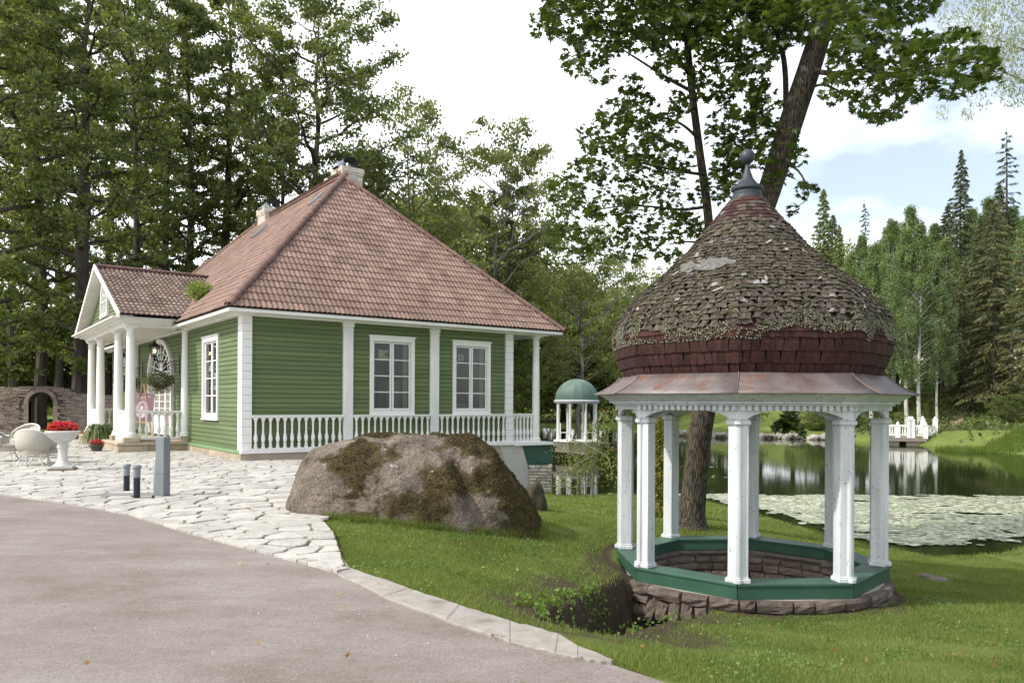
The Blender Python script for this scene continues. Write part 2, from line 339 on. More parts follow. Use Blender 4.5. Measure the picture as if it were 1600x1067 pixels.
r1=N(nt,'ShaderNodeValToRGB'); r1.color_ramp.elements[0].position=.36; r1.color_ramp.elements[1].position=.62; r1.color_ramp.elements[0].color=(.165,.138,.122,1); r1.color_ramp.elements[1].color=(.245,.220,.205,1); nt.links.new(n1.outputs[0],r1.inputs[0])
n2=N(nt,'ShaderNodeTexNoise',Scale=55,Detail=8,Roughness=.9); nt.links.new(pos,n2.inputs[0])
r2=N(nt,'ShaderNodeValToRGB'); r2.color_ramp.elements[0].position=.33; r2.color_ramp.elements[1].position=.72; r2.color_ramp.elements[0].color=(.5,.48,.46,1); r2.color_ramp.elements[1].color=(1.6,1.58,1.56,1); nt.links.new(n2.outputs[0],r2.inputs[0])
n4=N(nt,'ShaderNodeTexVoronoi',Scale=38); nt.links.new(pos,n4.inputs[0]); r4=N(nt,'ShaderNodeValToRGB'); r4.color_ramp.elements[0].position=.05; r4.color_ramp.elements[1].position=.11; r4.color_ramp.elements[0].color=(1.5,1.5,1.5,1); r4.color_ramp.elements[1].color=(1,1,1,1); nt.links.new(n4.outputs['Distance'],r4.inputs[0])
mu=N(nt,'ShaderNodeVectorMath',operation='MULTIPLY'); nt.links.new(r1.outputs[0],mu.inputs[0]); nt.links.new(r2.outputs[0],mu.inputs[1])
mu2=N(nt,'ShaderNodeVectorMath',operation='MULTIPLY'); nt.links.new(mu.outputs[0],mu2.inputs[0]); nt.links.new(r4.outputs[0],mu2.inputs[1]); nt.links.new(mu2.outputs[0],b.inputs['Base Color'])
bp=N(nt,'ShaderNodeBump',Strength=.55,Distance=.006); nt.links.new(n2.outputs[0],bp.inputs['Height'])
bp2=N(nt,'ShaderNodeBump',Strength=.4,Distance=.03); nt.links.new(n1.outputs[0],bp2.inputs['Height']); nt.links.new(bp.outputs[0],bp2.inputs['Normal']); nt.links.new(bp2.outputs[0],b.inputs['Normal'])
road_poly = EDGE + KERB + [(3.5,3.0),(4.5,2.2),(6,-10),(-60,-10),(-60,8)]
road = flat('road', road_poly, .012, road_m); road['label']='worn pinkish grey asphalt road curving past the patio'
# loose stones on the road
def in_poly(pt, poly):
    x,y=pt; c=False; n=len(poly)
    for i in range(n):
        (x1,y1),(x2,y2)=poly[i],poly[(i+1)%n]
        if (y1>y)!=(y2>y) and x<(x2-x1)*(y-y1)/(y2-y1)+x1: c=not c
    return c
mb=MB()
for i in range(3200):
    y=random.uniform(4,11); x=random.uniform(-.62*y,.15*y); s=random.uniform(.0025,.006) if random.random()<.9 else random.uniform(.006,.011)
    if not in_poly((x,y),[(p_[0],p_[1]-.05) for p_ in road_poly]): continue
    a=random.uniform(0,6)
    mb.add([(math.cos(a+k*1.57)*s*random.uniform(.7,1.2),math.sin(a+k*1.57)*s,0) for k in range(4)]+[(0,0,s*.9)],[(0,1,4),(1,2,4),(2,3,4),(3,0,4)],Matrix.Translation((x,y,.012)))
mb.build('loose_gravel', pmat('pebble',(.35,.32,.29),(.2,.18,.17),scale=30,isl=.4), kind='stuff')['label']='small loose stones scattered over the asphalt'

PGE = [P(px,py,z)[:2] for px,py,z in [(528,901,0),(549,891,0),(536,874,0),(524,840,0),(509,822,0),(500,812,0)]]
patio_poly = EDGE + PGE + [(-3.6,13.2),(-2.9,16),(-3.2,20),(-5,24),(-10,40),(-40,44),(-60,30)]
patio = flat('patio', patio_poly, .006, pmat('mossy_joint',(.16,.15,.07),(.28,.25,.18),scale=5,rough=.95,bump=.5,bscale=30,c3=(.09,.13,.03),s3=2.5,t3=.55)); patio['label']='flagstone patio in front of the green house'
pav_m = pmat('pale_limestone_flag',(.335,.315,.285),(.46,.437,.40),scale=4,rough=.85,bump=.9,bscale=14,rnd=.16,c3=(.26,.235,.18),s3=9,t3=.57,w3=.14,bdist=.03)
pav_i = pmat('pale_limestone_flags',(.335,.315,.285),(.46,.437,.40),scale=4,rough=.85,bump=.9,bscale=14,isl=.16,c3=(.26,.235,.18),s3=9,t3=.57,w3=.14,bdist=.02)
def clip(poly, nx_, ny_, c):      # keep x*nx+y*ny <= c
    out=[]; n=len(poly)
    for i in range(n):
        a,b=poly[i],poly[(i+1)%n]; da=a[0]*nx_+a[1]*ny_-c; db=b[0]*nx_+b[1]*ny_-c
        if da<=0: out.append(a)
        if (da<0)!=(db<0) and abs(da-db)>1e-9:
            t=da/(da-db); out.append((a[0]+(b[0]-a[0])*t, a[1]+(b[1]-a[1])*t))
    return out
HC = np.array([(377.5-800)/F*21, 21.0]); HTH = R(53.8)
HD1 = np.array([math.sin(HTH), math.cos(HTH)]); HD2 = np.array([-HD1[1], HD1[0]])
S=.42; seeds=[]
for i in range(int(22/S)):
    for j in range(int(34/S)):
        x=-21+ i*S + (j%2)*S*.5 + random.uniform(-.19,.19); y=6.5+j*S*.9+random.uniform(-.18,.18)
        if not in_poly((x,y), patio_poly): continue
        if x/y < -.78: continue
        l=np.array([x,y])-HC; s1,s2=l@HD1,l@HD2
        if s1>.4 and s2>.3 or (s1>-1.4 and 6.6<s2<13.6): continue
        seeds.append((x,y))
seeds=np.array(seeds); cells=[]
edges=[(EDGE[i],EDGE[i+1]) for i in range(len(EDGE)-1)]+[(PGE[i],PGE[i+1]) for i in range(len(PGE)-1)]
for k,(x,y) in enumerate(seeds):
    d2_=((seeds-(x,y))**2).sum(1); nb=np.argsort(d2_)[1:15]
    poly=[(x-.5,y-.5),(x+.5,y-.5),(x+.5,y+.5),(x-.5,y+.5)]
    for j in nb:
        ox,oy=seeds[j]; nx_,ny_=ox-x,oy-y; l=math.hypot(nx_,ny_); nx_/=l; ny_/=l
        poly=clip(poly,nx_,ny_,(x+ox)/2*nx_+(y+oy)/2*ny_-.013-random.random()*.013)
        if len(poly)<3: break
    for a,b in edges:
        ax,ay=a; bx,by=b; l=math.hypot(bx-ax,by-ay); nx_,ny_=(by-ay)/l,-(bx-ax)/l
        t=((x-ax)*(bx-ax)+(y-ay)*(by-ay))/l/l
        if -.1<t<1.1 and abs((x-ax)*nx_+(y-ay)*ny_)<.8:
            off = -.16 if (a,b) in edges[:len(EDGE)-1] else -.01
            poly=clip(poly,nx_,ny_,ax*nx_+ay*ny_+off)
            if len(poly)<3: break
    if len(poly)<3: continue
    # corners knocked off, edges slightly wavy
    q=[]; n=len(poly)
    for i in range(n):
        a,b,c=poly[i-1],poly[i],poly[(i+1)%n]
        la=math.dist(a,b); lc=math.dist(b,c)
        if la<.03 and lc<.03: continue
        f=min(.035,la*.25)/max(la,1e-6); g=min(.035,lc*.25)/max(lc,1e-6)
        q.append((b[0]+(a[0]-b[0])*f,b[1]+(a[1]-b[1])*f)); q.append((b[0]+(c[0]-b[0])*g,b[1]+(c[1]-b[1])*g))
        if lc>.14: q.append(((b[0]+c[0])/2+random.uniform(-.012,.012),(b[1]+c[1])/2+random.uniform(-.012,.012)))
    if len(q)>=3: cells.append((math.hypot(x,y),q))
cells.sort(key=lambda c:c[0])
def slab(mb,q,h):
    cx=sum(p[0] for p in q)/len(q); cy=sum(p[1] for p in q)/len(q); n=len(q); tx,ty=random.uniform(-.012,.012),random.uniform(-.012,.012)
    zt=lambda p:h+(p[0]-cx)*tx+(p[1]-cy)*ty
    vs=[(p[0],p[1],0.0) for p in q]+[(p[0],p[1],zt(p)-.006) for p in q]+[(cx+(p[0]-cx)*.95,cy+(p[1]-cy)*.95,zt(p)) for p in q]
    fs=[(i,(i+1)%n,n+(i+1)%n,n+i) for i in range(n)]+[(n+i,n+(i+1)%n,2*n+(i+1)%n,2*n+i) for i in range(n)]+[tuple(range(2*n,3*n))]
    mb.add(vs,fs)
for d_,q in cells[:300]:
    mb=MB(); slab(mb,q,.034+random.uniform(-.006,.006)); mb.build('paving_stone', pav_m, patio)
mb=MB()
for d_,q in cells[300:]: slab(mb,q,.034+random.uniform(-.006,.006))
mb.build('paving_stones', pav_i, patio, kind='stuff')
# edging stones between the patio and the road
i0=0
for (a,b) in edges[:len(EDGE)-1]:
    a=Vector(a); b=Vector(b); d=b-a; l=d.length; d.normalize(); nrm=Vector((-d.y,d.x)); t=0
    if l>6 and a.x<-20: continue
    while t<l-.05:
        w=min(random.uniform(.35,.75), l-t); 
        p0=a+d*(t+.008); p1=a+d*(t+w-.008); mb=MB(); h=.045+random.uniform(-.005,.005)
        q=[p0+nrm*.005,p1+nrm*.005,p1+nrm*(.14+random.uniform(-.01,.015)),p0+nrm*(.14+random.uniform(-.01,.015))]
        slab(mb,[(v.x,v.y) for v in q],h); mb.build('edging_stone', pav_m, patio); t+=w
# concrete kerb beside the lawn
kerb=empty('kerb'); tag(kerb,'low concrete kerb strip between asphalt and lawn',None,kind='structure')
kerb_m=pmat('rough_concrete',(.24,.215,.19),(.33,.305,.275),scale=6,rough=.95,bump=.9,bscale=40,rnd=.03,c3=(.19,.16,.14),s3=4,t3=.55)
KL=[(KERB[i],KERB2[i]) for i in range(len(KERB2)-1)]+[(P(905,1032.2,0)[:2],P(905,1014,0)[:2]),(P(958,1039.9,0)[:2],P(960,1036,0)[:2])]
for i in range(len(KL)-1):
    (a0,b0),(a1,b1)=KL[i],KL[i+1]; mb=MB()
    q=[a0,a1,b1,b0]
    n=6; pts=[]
    for k in range(n+1): t=k/n; pts.append((a0[0]+(a1[0]-a0[0])*t+0, a0[1]+(a1[1]-a0[1])*t+(random.uniform(-.025,.025) if 0<k<n else 0)))
    for k in range(n,-1,-1): t=k/n; pts.append((b0[0]+(b1[0]-b0[0])*t+0, b0[1]+(b1[1]-b0[1])*t+(random.uniform(-.02,.02) if 0<k<n else 0)))
    slab(mb,pts,.032); mb.build('kerb_stone', kerb_m, kerb)

# ------------------------------------------------------------------ water
wm = bpy.data.materials.new('pond_water'); wm.use_nodes=True; nt=wm.node_tree; b=nt.nodes['Principled BSDF']
b.inputs['Base Color'].default_value=(.012,.022,.005,1); b.inputs['Roughness'].default_value=.06; b.inputs['IOR'].default_value=1.33; b.inputs['Specular IOR Level'].default_value=.6
pos=N(nt,'ShaderNodeNewGeometry').outputs['Position']
mp=N(nt,'ShaderNodeMapping'); mp.inputs['Scale'].default_value=(.5,1.3,1); nt.links.new(pos,mp.inputs[0])
n1=N(nt,'ShaderNodeTexNoise',Scale=2.6,Detail=2.5,Roughness=.5); nt.links.new(mp.outputs[0],n1.inputs[0])
bp=N(nt,'ShaderNodeBump',Strength=.16,Distance=.008); nt.links.new(n1.outputs[0],bp.inputs['Height']); nt.links.new(bp.outputs[0],b.inputs['Normal'])
cx_=np.array(POND); 
water = flat('pond_water', [( -16,61),(-8,42),(-3,30),(-2,26),(0,24.2),(5,24.6),(6.2,18),(7,15.5),(8,14.2),(11,15),(16,17),(31,20),(64,28),(64,52),(34,47),(36,66),(28,73),(20,76),(16,90),(12,100),(2,110),(-12,110)], WATER, wm)
water['label']='dark green pond with ripples'
# lily pads: uncountable carpet of leaves on the water
nP=26000
px_=rng.uniform(1000,1900,nP*3); py_=rng.uniform(770,880,nP*3)
yy=(EYE-WATER)*F/(py_-(631-.005*(px_-800))); 
yy=rng.uniform(15.3,26.2,nP*3); xx=rng.uniform(3.0,22,nP*3)
pd=pond_sd(np.c_[xx,yy]); nn=np.array([noise.noise(Vector((a*.5,b*1.5,0)))+.6*noise.noise(Vector((a*1.6,b*4.5,5))) for a,b in zip(xx,yy)])
edn=np.array([abs(noise.noise(Vector((a*.9,b*.9,31))))+.5*abs(noise.noise(Vector((a*3,b*3,3)))) for a,b in zip(xx,yy)])
keep=(pd<-.1-edn*1.6)&(rng.random(len(nn))<np.clip((.55-nn)*4,.0,1))&(yy<26.0+nn)&~((yy<16.9+(xx-9)*.12+nn*.8)&(xx>6.9))
xx,yy=xx[keep],yy[keep]; n=len(xx)
ex=np.array([P(q[0],q[1],WATER)[:2] for q in [(880,778),(960,779),(920,785),(1030,735),(1010,738),(1110,742),(1120,700),(1090,727),(890,760),(870,740)]])
ex=np.repeat(ex,14,axis=0)+rng.normal(0,1,(len(ex)*14,2))*(.5,.25); exk=pond_sd(ex)<-.2; ex=ex[exk]
xx=np.r_[xx,ex[:,0]]; yy=np.r_[yy,ex[:,1]]; n=len(xx)
rad=rng.uniform(.03,.11,n); ang=rng.uniform(0,6.28,n); k=7
th=np.linspace(.25,2*math.pi-.25,k)
V=np.zeros((n,k,3)); V[:,:,0]=xx[:,None]+np.cos(th+ang[:,None])*rad[:,None]; V[:,:,1]=yy[:,None]+np.sin(th+ang[:,None])*rad[:,None]
tiltx=rng.normal(0,.05,(n,1)); V[:,:,2]=WATER+.012+rng.uniform(0,.02,(n,1))+(V[:,:,0]-xx[:,None])*tiltx
lp=np_mesh('lily_pads', V.reshape(-1,3), np.arange(n*k).reshape(n,k), pmat('lily_pad',(.27,.30,.18),(.40,.41,.29),scale=.8,rough=.45,bump=0,isl=.5,spec=.5), kind='stuff')
lp['label']='carpet of pale green water lily pads on the near water'
# ------------------------------------------------------------------ the green wooden house (local x along the front to the right, y to the back)
house = empty('wooden_house', (HC[0],HC[1],0), math.atan2(HD1[1],HD1[0]))
tag(house,'green wooden house with red tiled hip roof, white trim and columned porch','house')
WT, ST, RT, ET = 3.97, .29, 1.26, 4.12      # wall top, sill, rail top, eave
WX, WY = 9.08, 20.0
EV=.5
def part(mb,name,mat,parent=None,**k): return mb.build(name,mat,parent or house,**k)
# shell of the walls with window openings
def holes_panel(mb, u0,u1,z0,z1, holes, f):
    us=sorted({u0,u1,*[h[0] for h in holes],*[h[1] for h in holes]}); zs=sorted({z0,z1,*[h[2] for h in holes],*[h[3] for h in holes]})
    for a,b in zip(us,us[1:]):
        for c,d in zip(zs,zs[1:]):
            m=((a+b)/2,(c+d)/2)
            if any(h[0]<m[0]<h[1] and h[2]<m[1]<h[3] for h in holes): continue
            f(mb,a,b,c,d)
WIN_F=[(3.80,5.31,1.27,3.60),(6.71,8.17,1.27,3.60)]       # outer casing on the front wall (x0,x1,z0,z1)
WIN_L=[(2.28,3.96,1.10,3.57)]                             # on the left wall (y0,y1,z0,z1)
def inner(w): return (w[0]+.12,w[1]-.12,w[2]+.12,w[3]-.14)
DOOR=(7.75,11.75,.45,2.62)
mb=MB()
holes_panel(mb,.02,WX-.02,ST,WT,[inner(w) for w in WIN_F],lambda m,a,b,c,d:m.box(a,b,.10,.22,c,d))
wall_f=part(mb,'wall',M_['green_wall'])
mb=MB(); holes_panel(mb,.22,WY,ST,WT,[inner(w) for w in WIN_L]+[(DOOR[0]+.12,DOOR[1]-.12,DOOR[2],3.3)],lambda m,a,b,c,d:m.box(.06,.2,a,b,c,d))
wall_l=part(mb,'wall',M_['green_wall'])
mb=MB(); mb.box(WX-.14,WX-.02,.22,WY,ST,WT); mb.box(.2,WX-.14,WY-.2,WY,ST,WT); wall_b=part(mb,'wall',M_['green_wall'])
# boards: one object each
def board_front(x0,x1,z,h):
    mb=MB(); j=random.uniform(-.002,.002)
    mb.add([(x0,.098,z),(x1,.098,z),(x1,.098,z+h),(x0,.098,z+h),(x0,.066+j,z+.004),(x1,.066+j,z+.004),(x1,.086+j,z+h-.004),(x0,.086+j,z+h-.004)],
           [(4,5,6,7),(0,1,5,4),(2,3,7,6),(1,2,6,5),(3,0,4,7)]); part(mb,'siding_board',M_['green_wall'],wall_f)
def board_left(y0,y1,z,h):
    mb=MB(); j=random.uniform(-.002,.002)
    mb.add([(.058,y0,z),(.058,y1,z),(.058,y1,z+h),(.058,y0,z+h),(.026+j,y0,z+.004),(.026+j,y1,z+.004),(.046+j,y1,z+h-.004),(.046+j,y0,z+h-.004)],
           [(7,6,5,4),(4,5,1,0),(6,7,3,2),(5,6,2,1),(7,4,0,3)]); part(mb,'siding_board',M_['green_wall'],wall_l)
def split(u0,u1,z,h,holes):
    segs=[(u0,u1)]
    for a,b,c,d in holes:
        if z+h>c+.02 and z<d-.02:
            segs=[s for (x,y) in segs for s in ((x,min(y,a)),(max(x,b),y)) if s[1]-s[0]>.03]
    return segs
z=ST; bh=(WT-ST)/28
for i in range(28):
    for bay in ((.28,2.95),(3.23,5.87),(6.17,8.77)):
        for a,b in split(*bay,z,bh-.004,WIN_F):
            if b-a>1.2 and random.random()<.3: c_=a+(b-a)*random.uniform(.25,.75); board_front(a,c_-.002,z,bh-.007); board_front(c_+.002,b,z,bh-.007)
            else: board_front(a,b,z,bh-.007)
    for bay in ((.38,5.85),):
        for a,b in split(*bay,z,bh-.004,WIN_L):
            if b-a>1.2 and random.random()<.35: c_=a+(b-a)*random.uniform(.25,.75); board_left(a,c_-.003,z,bh-.007); board_left(c_+.003,b,z,bh-.007)
            else: board_left(a,b,z,bh-.007)
    w=DOOR; zm=z+bh/2
    hw=2.0 if zm<2.65 else 2.0*math.sqrt(max(0,1-((zm-2.65)/1.27)**2))**1.15
    if zm<3.95:
        for a,b in ((6.05,9.75-hw),(9.75+hw,13.45)):
            if b-a>.05: board_left(a,b,z,bh-.007)
    z+=bh
for i in range(9):     # back part of the left wall, past the porch
    board_left(13.7,WY-.1,ST+i*bh*3.1,bh*3.05)
# corner posts of stacked white blocks
for (x0,x1,y0,y1) in ((-.0,.28,-.0,.36),(WX-.3,WX,-.0,.34)):
    z=ST; n=17; h=(WT-ST)/n
    for i in range(n):
        mb=MB(); mb.box(x0,x1,y0,y1,z+.004,z+h-.004); part(mb,'corner_block',M_['white'],bevel=.006); z+=h
    mb=MB(); mb.box(x0+.006,x1-.006,y0+.006,y1-.006,ST,WT); part(mb,'corner_post',M_['mortar'])
# fluted pilasters on the front
for x0 in (2.94,5.87):
    mb=MB(); x1=x0+.30; mb.box(x0,x1,.0,.10,ST,WT)
    for k in range(5): a=x0+.035+k*.05; mb.box(a,a+.03,-.012,.002,ST+.25,WT-.3)
    mb.box(x0-.015,x1+.015,-.02,.10,ST,ST+.2); mb.box(x0-.02,x1+.02,-.03,.10,WT-.14,WT-.02); mb.box(x0-.01,x1+.01,-.02,.10,WT-.24,WT-.20)
    part(mb,'pilaster',M_['white'])
# sills and foundation
mb=MB(); mb.box(-.03,WX+1.45,-.09,.12,ST-.07,ST); part(mb,'sill_board',M_['white'])
mb=MB(); mb.prism([(-.045,.10),(.06,.10),(.06,5.9),(-.045,5.9)],ST-.07,ST+.005); part(mb,'sill_board',pmat('pale_green_trim',(.16,.27,.12),(.2,.31,.15)))
mb=MB(); mb.box(.02,WX-.02,.0,.4,-.6,ST-.07); mb.box(.02,.4,.4,WY,-.4,ST-.07); mb.box(WX-.5,WX-.02,.4,WY,-2,ST-.07); part(mb,'foundation',M_['plaster'])
y=.0
while y<5.9:
    w=min(random.uniform(.9,1.5),5.95-y); mb=MB(); mb.box(-.02,.03,y+.006,y+w-.006,-.1,ST-.075); part(mb,'foundation_stone',M_['stone_base'],bevel=.012); y+=w
# sloping plaster wing wall under the right end
mb=MB(); mb.add([(WX-.6,-.03,ST-.08),(WX+.35,-.03,ST-.08),(WX+.95,-.03,-1.5),(WX+.2,-.03,-1.5)]+[(WX-.6,.3,ST-.08),(WX+.35,.3,ST-.08),(WX+.95,.3,-1.5),(WX+.2,.3,-1.5)],[(0,3,2,1),(4,5,6,7),(1,2,6,5),(0,4,7,3),(0,1,5,4)])
part(mb,'wing_wall',pmat('grey_white_plaster',(.42,.40,.36),(.50,.48,.44),scale=3,rough=.9))

# windows
def window(axis, w, shut_papers=None, cols=2):
    g = empty('window'); g.parent=house
    u0,u1,z0,z1=w
    def bx(mb,a,b,d0,d1,c,e):
        if axis=='F': mb.box(a,b,d0,d1,c,e)
        else: mb.box(d0-.04,d1-.04,a,b,c,e)
    mb=MB(); 
    bx(mb,u0,u0+.11,.03,.12,z0,z1); bx(mb,u1-.11,u1,.03,.12,z0,z1); bx(mb,u0+.11,u1-.11,.03,.12,z1-.13,z1); bx(mb,u0+.11,u1-.11,.03,.12,z0,z0+.11)
    bx(mb,u0-.03,u1+.03,.005,.12,z1,z1+.045); bx(mb,u0-.02,u1+.02,.0,.12,z0-.03,z0)
    mb.build('casing',M_['white'],g)
    a0,a1,b0,b1=u0+.11,u1-.11,z0+.11,z1-.13; um=(a0+a1)/2
    for s0,s1 in ((a0,um-.012),(um+.012,a1)):
        mb=MB(); bx(mb,s0,s0+.055,.10,.145,b0,b1); bx(mb,s1-.055,s1,.10,.145,b0,b1); bx(mb,s0+.055,s1-.055,.10,.145,b0,b0+.07); bx(mb,s0+.055,s1-.055,.10,.145,b1-.06,b1)
        ih=(b1-b0-.13)/4
        for k in range(1,4): zz=b0+.07+ih*k; bx(mb,s0+.055,s1-.055,.108,.14,zz-.014,zz+.014)
        mb.build('sash',M_['white'],g)
        for k in range(4):
            zz=b0+.07+ih*k; mb=MB(); bx(mb,s0+.05,s1-.05,.123,.127,zz+.013 if k else zz-.003,zz+ih-.013); mb.build('pane',M_['glass'],g)
    mb=MB()
    for c0,c1 in (((a0,a0+.14),(a1-.16,a1)) if axis=='F' else ((a0,um),(um,a1))):
        n=12; vs=[]; 
        for k in range(n+1):
            u=c0+(c1-c0)*k/n; d=.30+.025*math.sin(k*2.1)
            for zq in (b0,b1): vs.append((u,d,zq) if axis=='F' else (d-.04,u,zq))
        mb.add(vs,[(2*k,2*k+2,2*k+3,2*k+1) for k in range(n)])
    mb.build('curtain',M_['curtain'],g)
    mb=MB(); bx(mb,a0-.1,a1+.1,.22,.40,b0-.06,b0-.02); mb.build('inner_sill',M_['white'],g)
    return g
w1=window('F',WIN_F[0]); w2=window('F',WIN_F[1]); w3=window('L',WIN_L[0])
pap=pmat('cream_paper',(.55,.47,.33),(.60,.52,.38),scale=5,rough=.8,bump=0); papb=fmat('brown_print',(.16,.09,.05),.8)
for g,u,zc,s in ((w1,4.28,3.08,.26),(w2,7.06,3.1,.17)):
    mb=MB(); mb.box(u-s*.6,u+s*.6,.14,.146,zc-s*.55,zc+s*.55); p_=mb.build('paper_notice',pap,g); mb=MB(); mb.lathe([(.001,0),(s*.24,.0),(s*.24,.003),(.001,.003)],10,M=Matrix.Translation((u+(.1 if g is w1 else 0),.139,zc))@Matrix.Rotation(R(90),4,'X')); mb.build('round_print',papb,g)
# inside of the rooms
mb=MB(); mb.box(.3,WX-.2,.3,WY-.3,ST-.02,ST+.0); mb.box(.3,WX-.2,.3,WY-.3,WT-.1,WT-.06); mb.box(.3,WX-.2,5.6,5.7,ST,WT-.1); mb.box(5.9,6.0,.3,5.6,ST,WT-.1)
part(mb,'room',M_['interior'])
mb=MB(); mb.box(4.9,5.4,1.1,1.7,.6,2.3); mb.box(7.3,8.1,1.2,1.9,ST,1.6); part(mb,'cabinet',fmat('pale_cabinet',(.45,.43,.4)))

# railings with turned balusters
mbb=MB(); prof=[(.055,0),(.055,.05),(.035,.06),(.05,.085),(.05,.10),(.028,.125),(.052,.20),(.058,.26),(.05,.32),(.032,.38),(.026,.50),(.03,.66),(.026,.68),(.042,.70),(.042,.72),(.035,.73),(.06,.75),(.06,.80)]
mbb.lathe(prof,10); bal0=mbb.build('baluster',M_['white'],None,smooth='auto')
def railing(p0,p1,n,z0,ztop,par=None,first=[bal0]):
    g=empty('railing'); g.parent=par or house
    p0=Vector((*p0,0)); p1=Vector((*p1,0)); d=(p1-p0); l=d.length; d.normalize(); ang=math.atan2(d.y,d.x)
    M=Matrix.Translation(p0)@Matrix.Rotation(ang,4,'Z')
    mb=MB(); mb.box(0,l,-.07,.07,ztop-.05,ztop,M); mb.box(0,l,-.055,.055,ztop-.08,ztop-.05,M); mb.build('handrail',M_['white'],g,bevel=.008)
    mb=MB(); mb.box(0,l,-.06,.06,z0,z0+.06,M); mb.build('bottom_rail',M_['white'],g,bevel=.006)
    hgt=ztop-.08-z0-.06
    for k in range(n):
        q=p0+d*(l*(k+.5)/n)
        if first: b=first.pop(); b.parent=g
        else: b=inst(bal0,g)
        b.location=(q.x,q.y,z0+.06); b.scale=(1,1,hgt/.8); b.rotation_euler=(0,0,random.uniform(0,6))
    return g
railing((.28,.0),(2.93,.0),13,ST,RT); railing((3.25,.0),(5.86,.0),13,ST,RT); railing((6.18,.0),(8.77,.0),13,ST,RT)
railing((WX+.02,.12),(10.02,.12),6,ST,RT); railing((10.14,.3),(10.14,4.2),18,ST,RT); railing((10.14,4.5),(10.14,8.4),18,ST,RT)
# gallery on the pond side
def column(x,y,z0,z1,r=.14,par=None,n=20,name='column'):
    H=z1-z0; pr=[(r*1.45,0),(r*1.45,.06),(r*1.3,.065),(r*1.35,.10),(r*1.15,.15),(r*1.06,.16),(r*1.05,H*.33),(r*.98,H*.6),(r*.86,H-.24),(r*.95,H-.235),(r*.95,H-.20),(r*.86,H-.19),(r*.86,H-.14),(r*1.1,H-.09),(r*1.15,H-.07)]
    mb=MB(); mb.lathe(pr,n,(x,y,z0)); mb.box(x-r*1.22,x+r*1.22,y-r*1.22,y+r*1.22,z1-.07,z1); return mb.build(name,M_['white'],par or house,smooth='auto')
for y in (.12,4.35,8.5,12.6): column(10.14,y,ST,WT,.125)
mb=MB(); mb.box(WX,10.75,-.12,WY*.7,ST-.1,ST-.005); part(mb,'gallery_deck',M_['white'])
for k in range(8):
    mb=MB(); zq=ST-.10-(k+1)*.085; mb.box(WX+.02,10.85,.02+.008*(k%2),.08,zq+.004,zq+.082); part(mb,'skirt_board',M_['green_dark'])
    mb=MB(); mb.box(10.79,10.85,.08,9,zq+.004,zq+.082); part(mb,'skirt_board',M_['green_dark'])
mb=MB(); mb.box(WX+.04,10.79,.06,.12,ST-.8,ST-.1); part(mb,'skirt_frame',M_['green_dark'])
# cornice and soffit
mb=MB(); X1=-EV+11.36; Y1=WY+EV
mb.box(-.12,X1-.38,-.12,.06,WT-.02,WT+.10); mb.box(-.12,.06,.06,Y1,WT-.02,WT+.10); mb.box(X1-.56,X1-.38,.06,Y1,WT-.02,WT+.10)
part(mb,'cornice',M_['white'])
mb=MB(); mb.box(-EV+.12,X1-.12,-EV+.12,Y1-.12,WT+.05,WT+.09); part(mb,'soffit',M_['white'])
mb=MB()
for (a,b,c,d) in ((-EV+.02,X1-.02,-EV+.02,-EV+.12),(-EV+.02,X1-.02,Y1-.12,Y1-.02),(-EV+.02,-EV+.12,-EV+.12,Y1-.12),(X1-.12,X1-.02,-EV+.12,Y1-.12)): mb.box(a,b,c,d,WT+.03,ET-.02)
for (a,b,c,d) in ((-.32,X1-.3,-.32,-.12),(-.32,-.12,-.12,Y1-.3)): mb.box(a,b,c,d,WT+.02,WT+.052)
part(mb,'eaves_fascia',M_['white'])

# roof
roof=empty('roof'); roof.parent=house
hw=5.68; PK=ET+5.63
c0=Vector((-EV,-EV,ET)); c1=Vector((X1,-EV,ET)); c2=Vector((X1,Y1,ET)); c3=Vector((-EV,Y1,ET)); r0=Vector((-EV+hw,-EV+hw,PK)); r1_=Vector((-EV+hw,Y1-hw,PK))
mb=MB(); dz=Vector((0,0,-.03)); mb.add([c0+dz,c1+dz,c2+dz,c3+dz,r0+dz,r1_+dz],[(0,1,4),(1,2,5,4),(2,3,5),(3,0,4,5),(3,2,1,0)]); mb.build('roof_deck',M_['roofbase'],roof)
TW,TL=.30,.315
def tile_shape(old=False):
    xs=np.array([0,.02,.05,.075,.10,.13,.15,.17,.20,.225,.25,.28,.30]); hs=np.array([0,.004,.022,.028,.022,.004,0,.004,.022,.028,.022,.004,0])*(1.15)
    n=len(xs); v=[]
    for (yy,zz) in ((0,.030),(TL+.04,.004)):
        for x,h in zip(xs,hs): v.append((x-TW/2,yy,h+zz))
    for x,h in zip(xs,hs): v.append((x-TW/2,.0,h*.9+.006))
    f=[(i,i+1,n+i+1,n+i) for i in range(n-1)]+[(2*n+i,2*n+i+1,i+1,i) for i in range(n-1)]
    return np.array(v),f
TV,TF=tile_shape()
tmb=MB(); tmb.add(TV.tolist(),TF); tile0=tmb.build('roof_tile',M_['tile'],None); tile_used=[0]
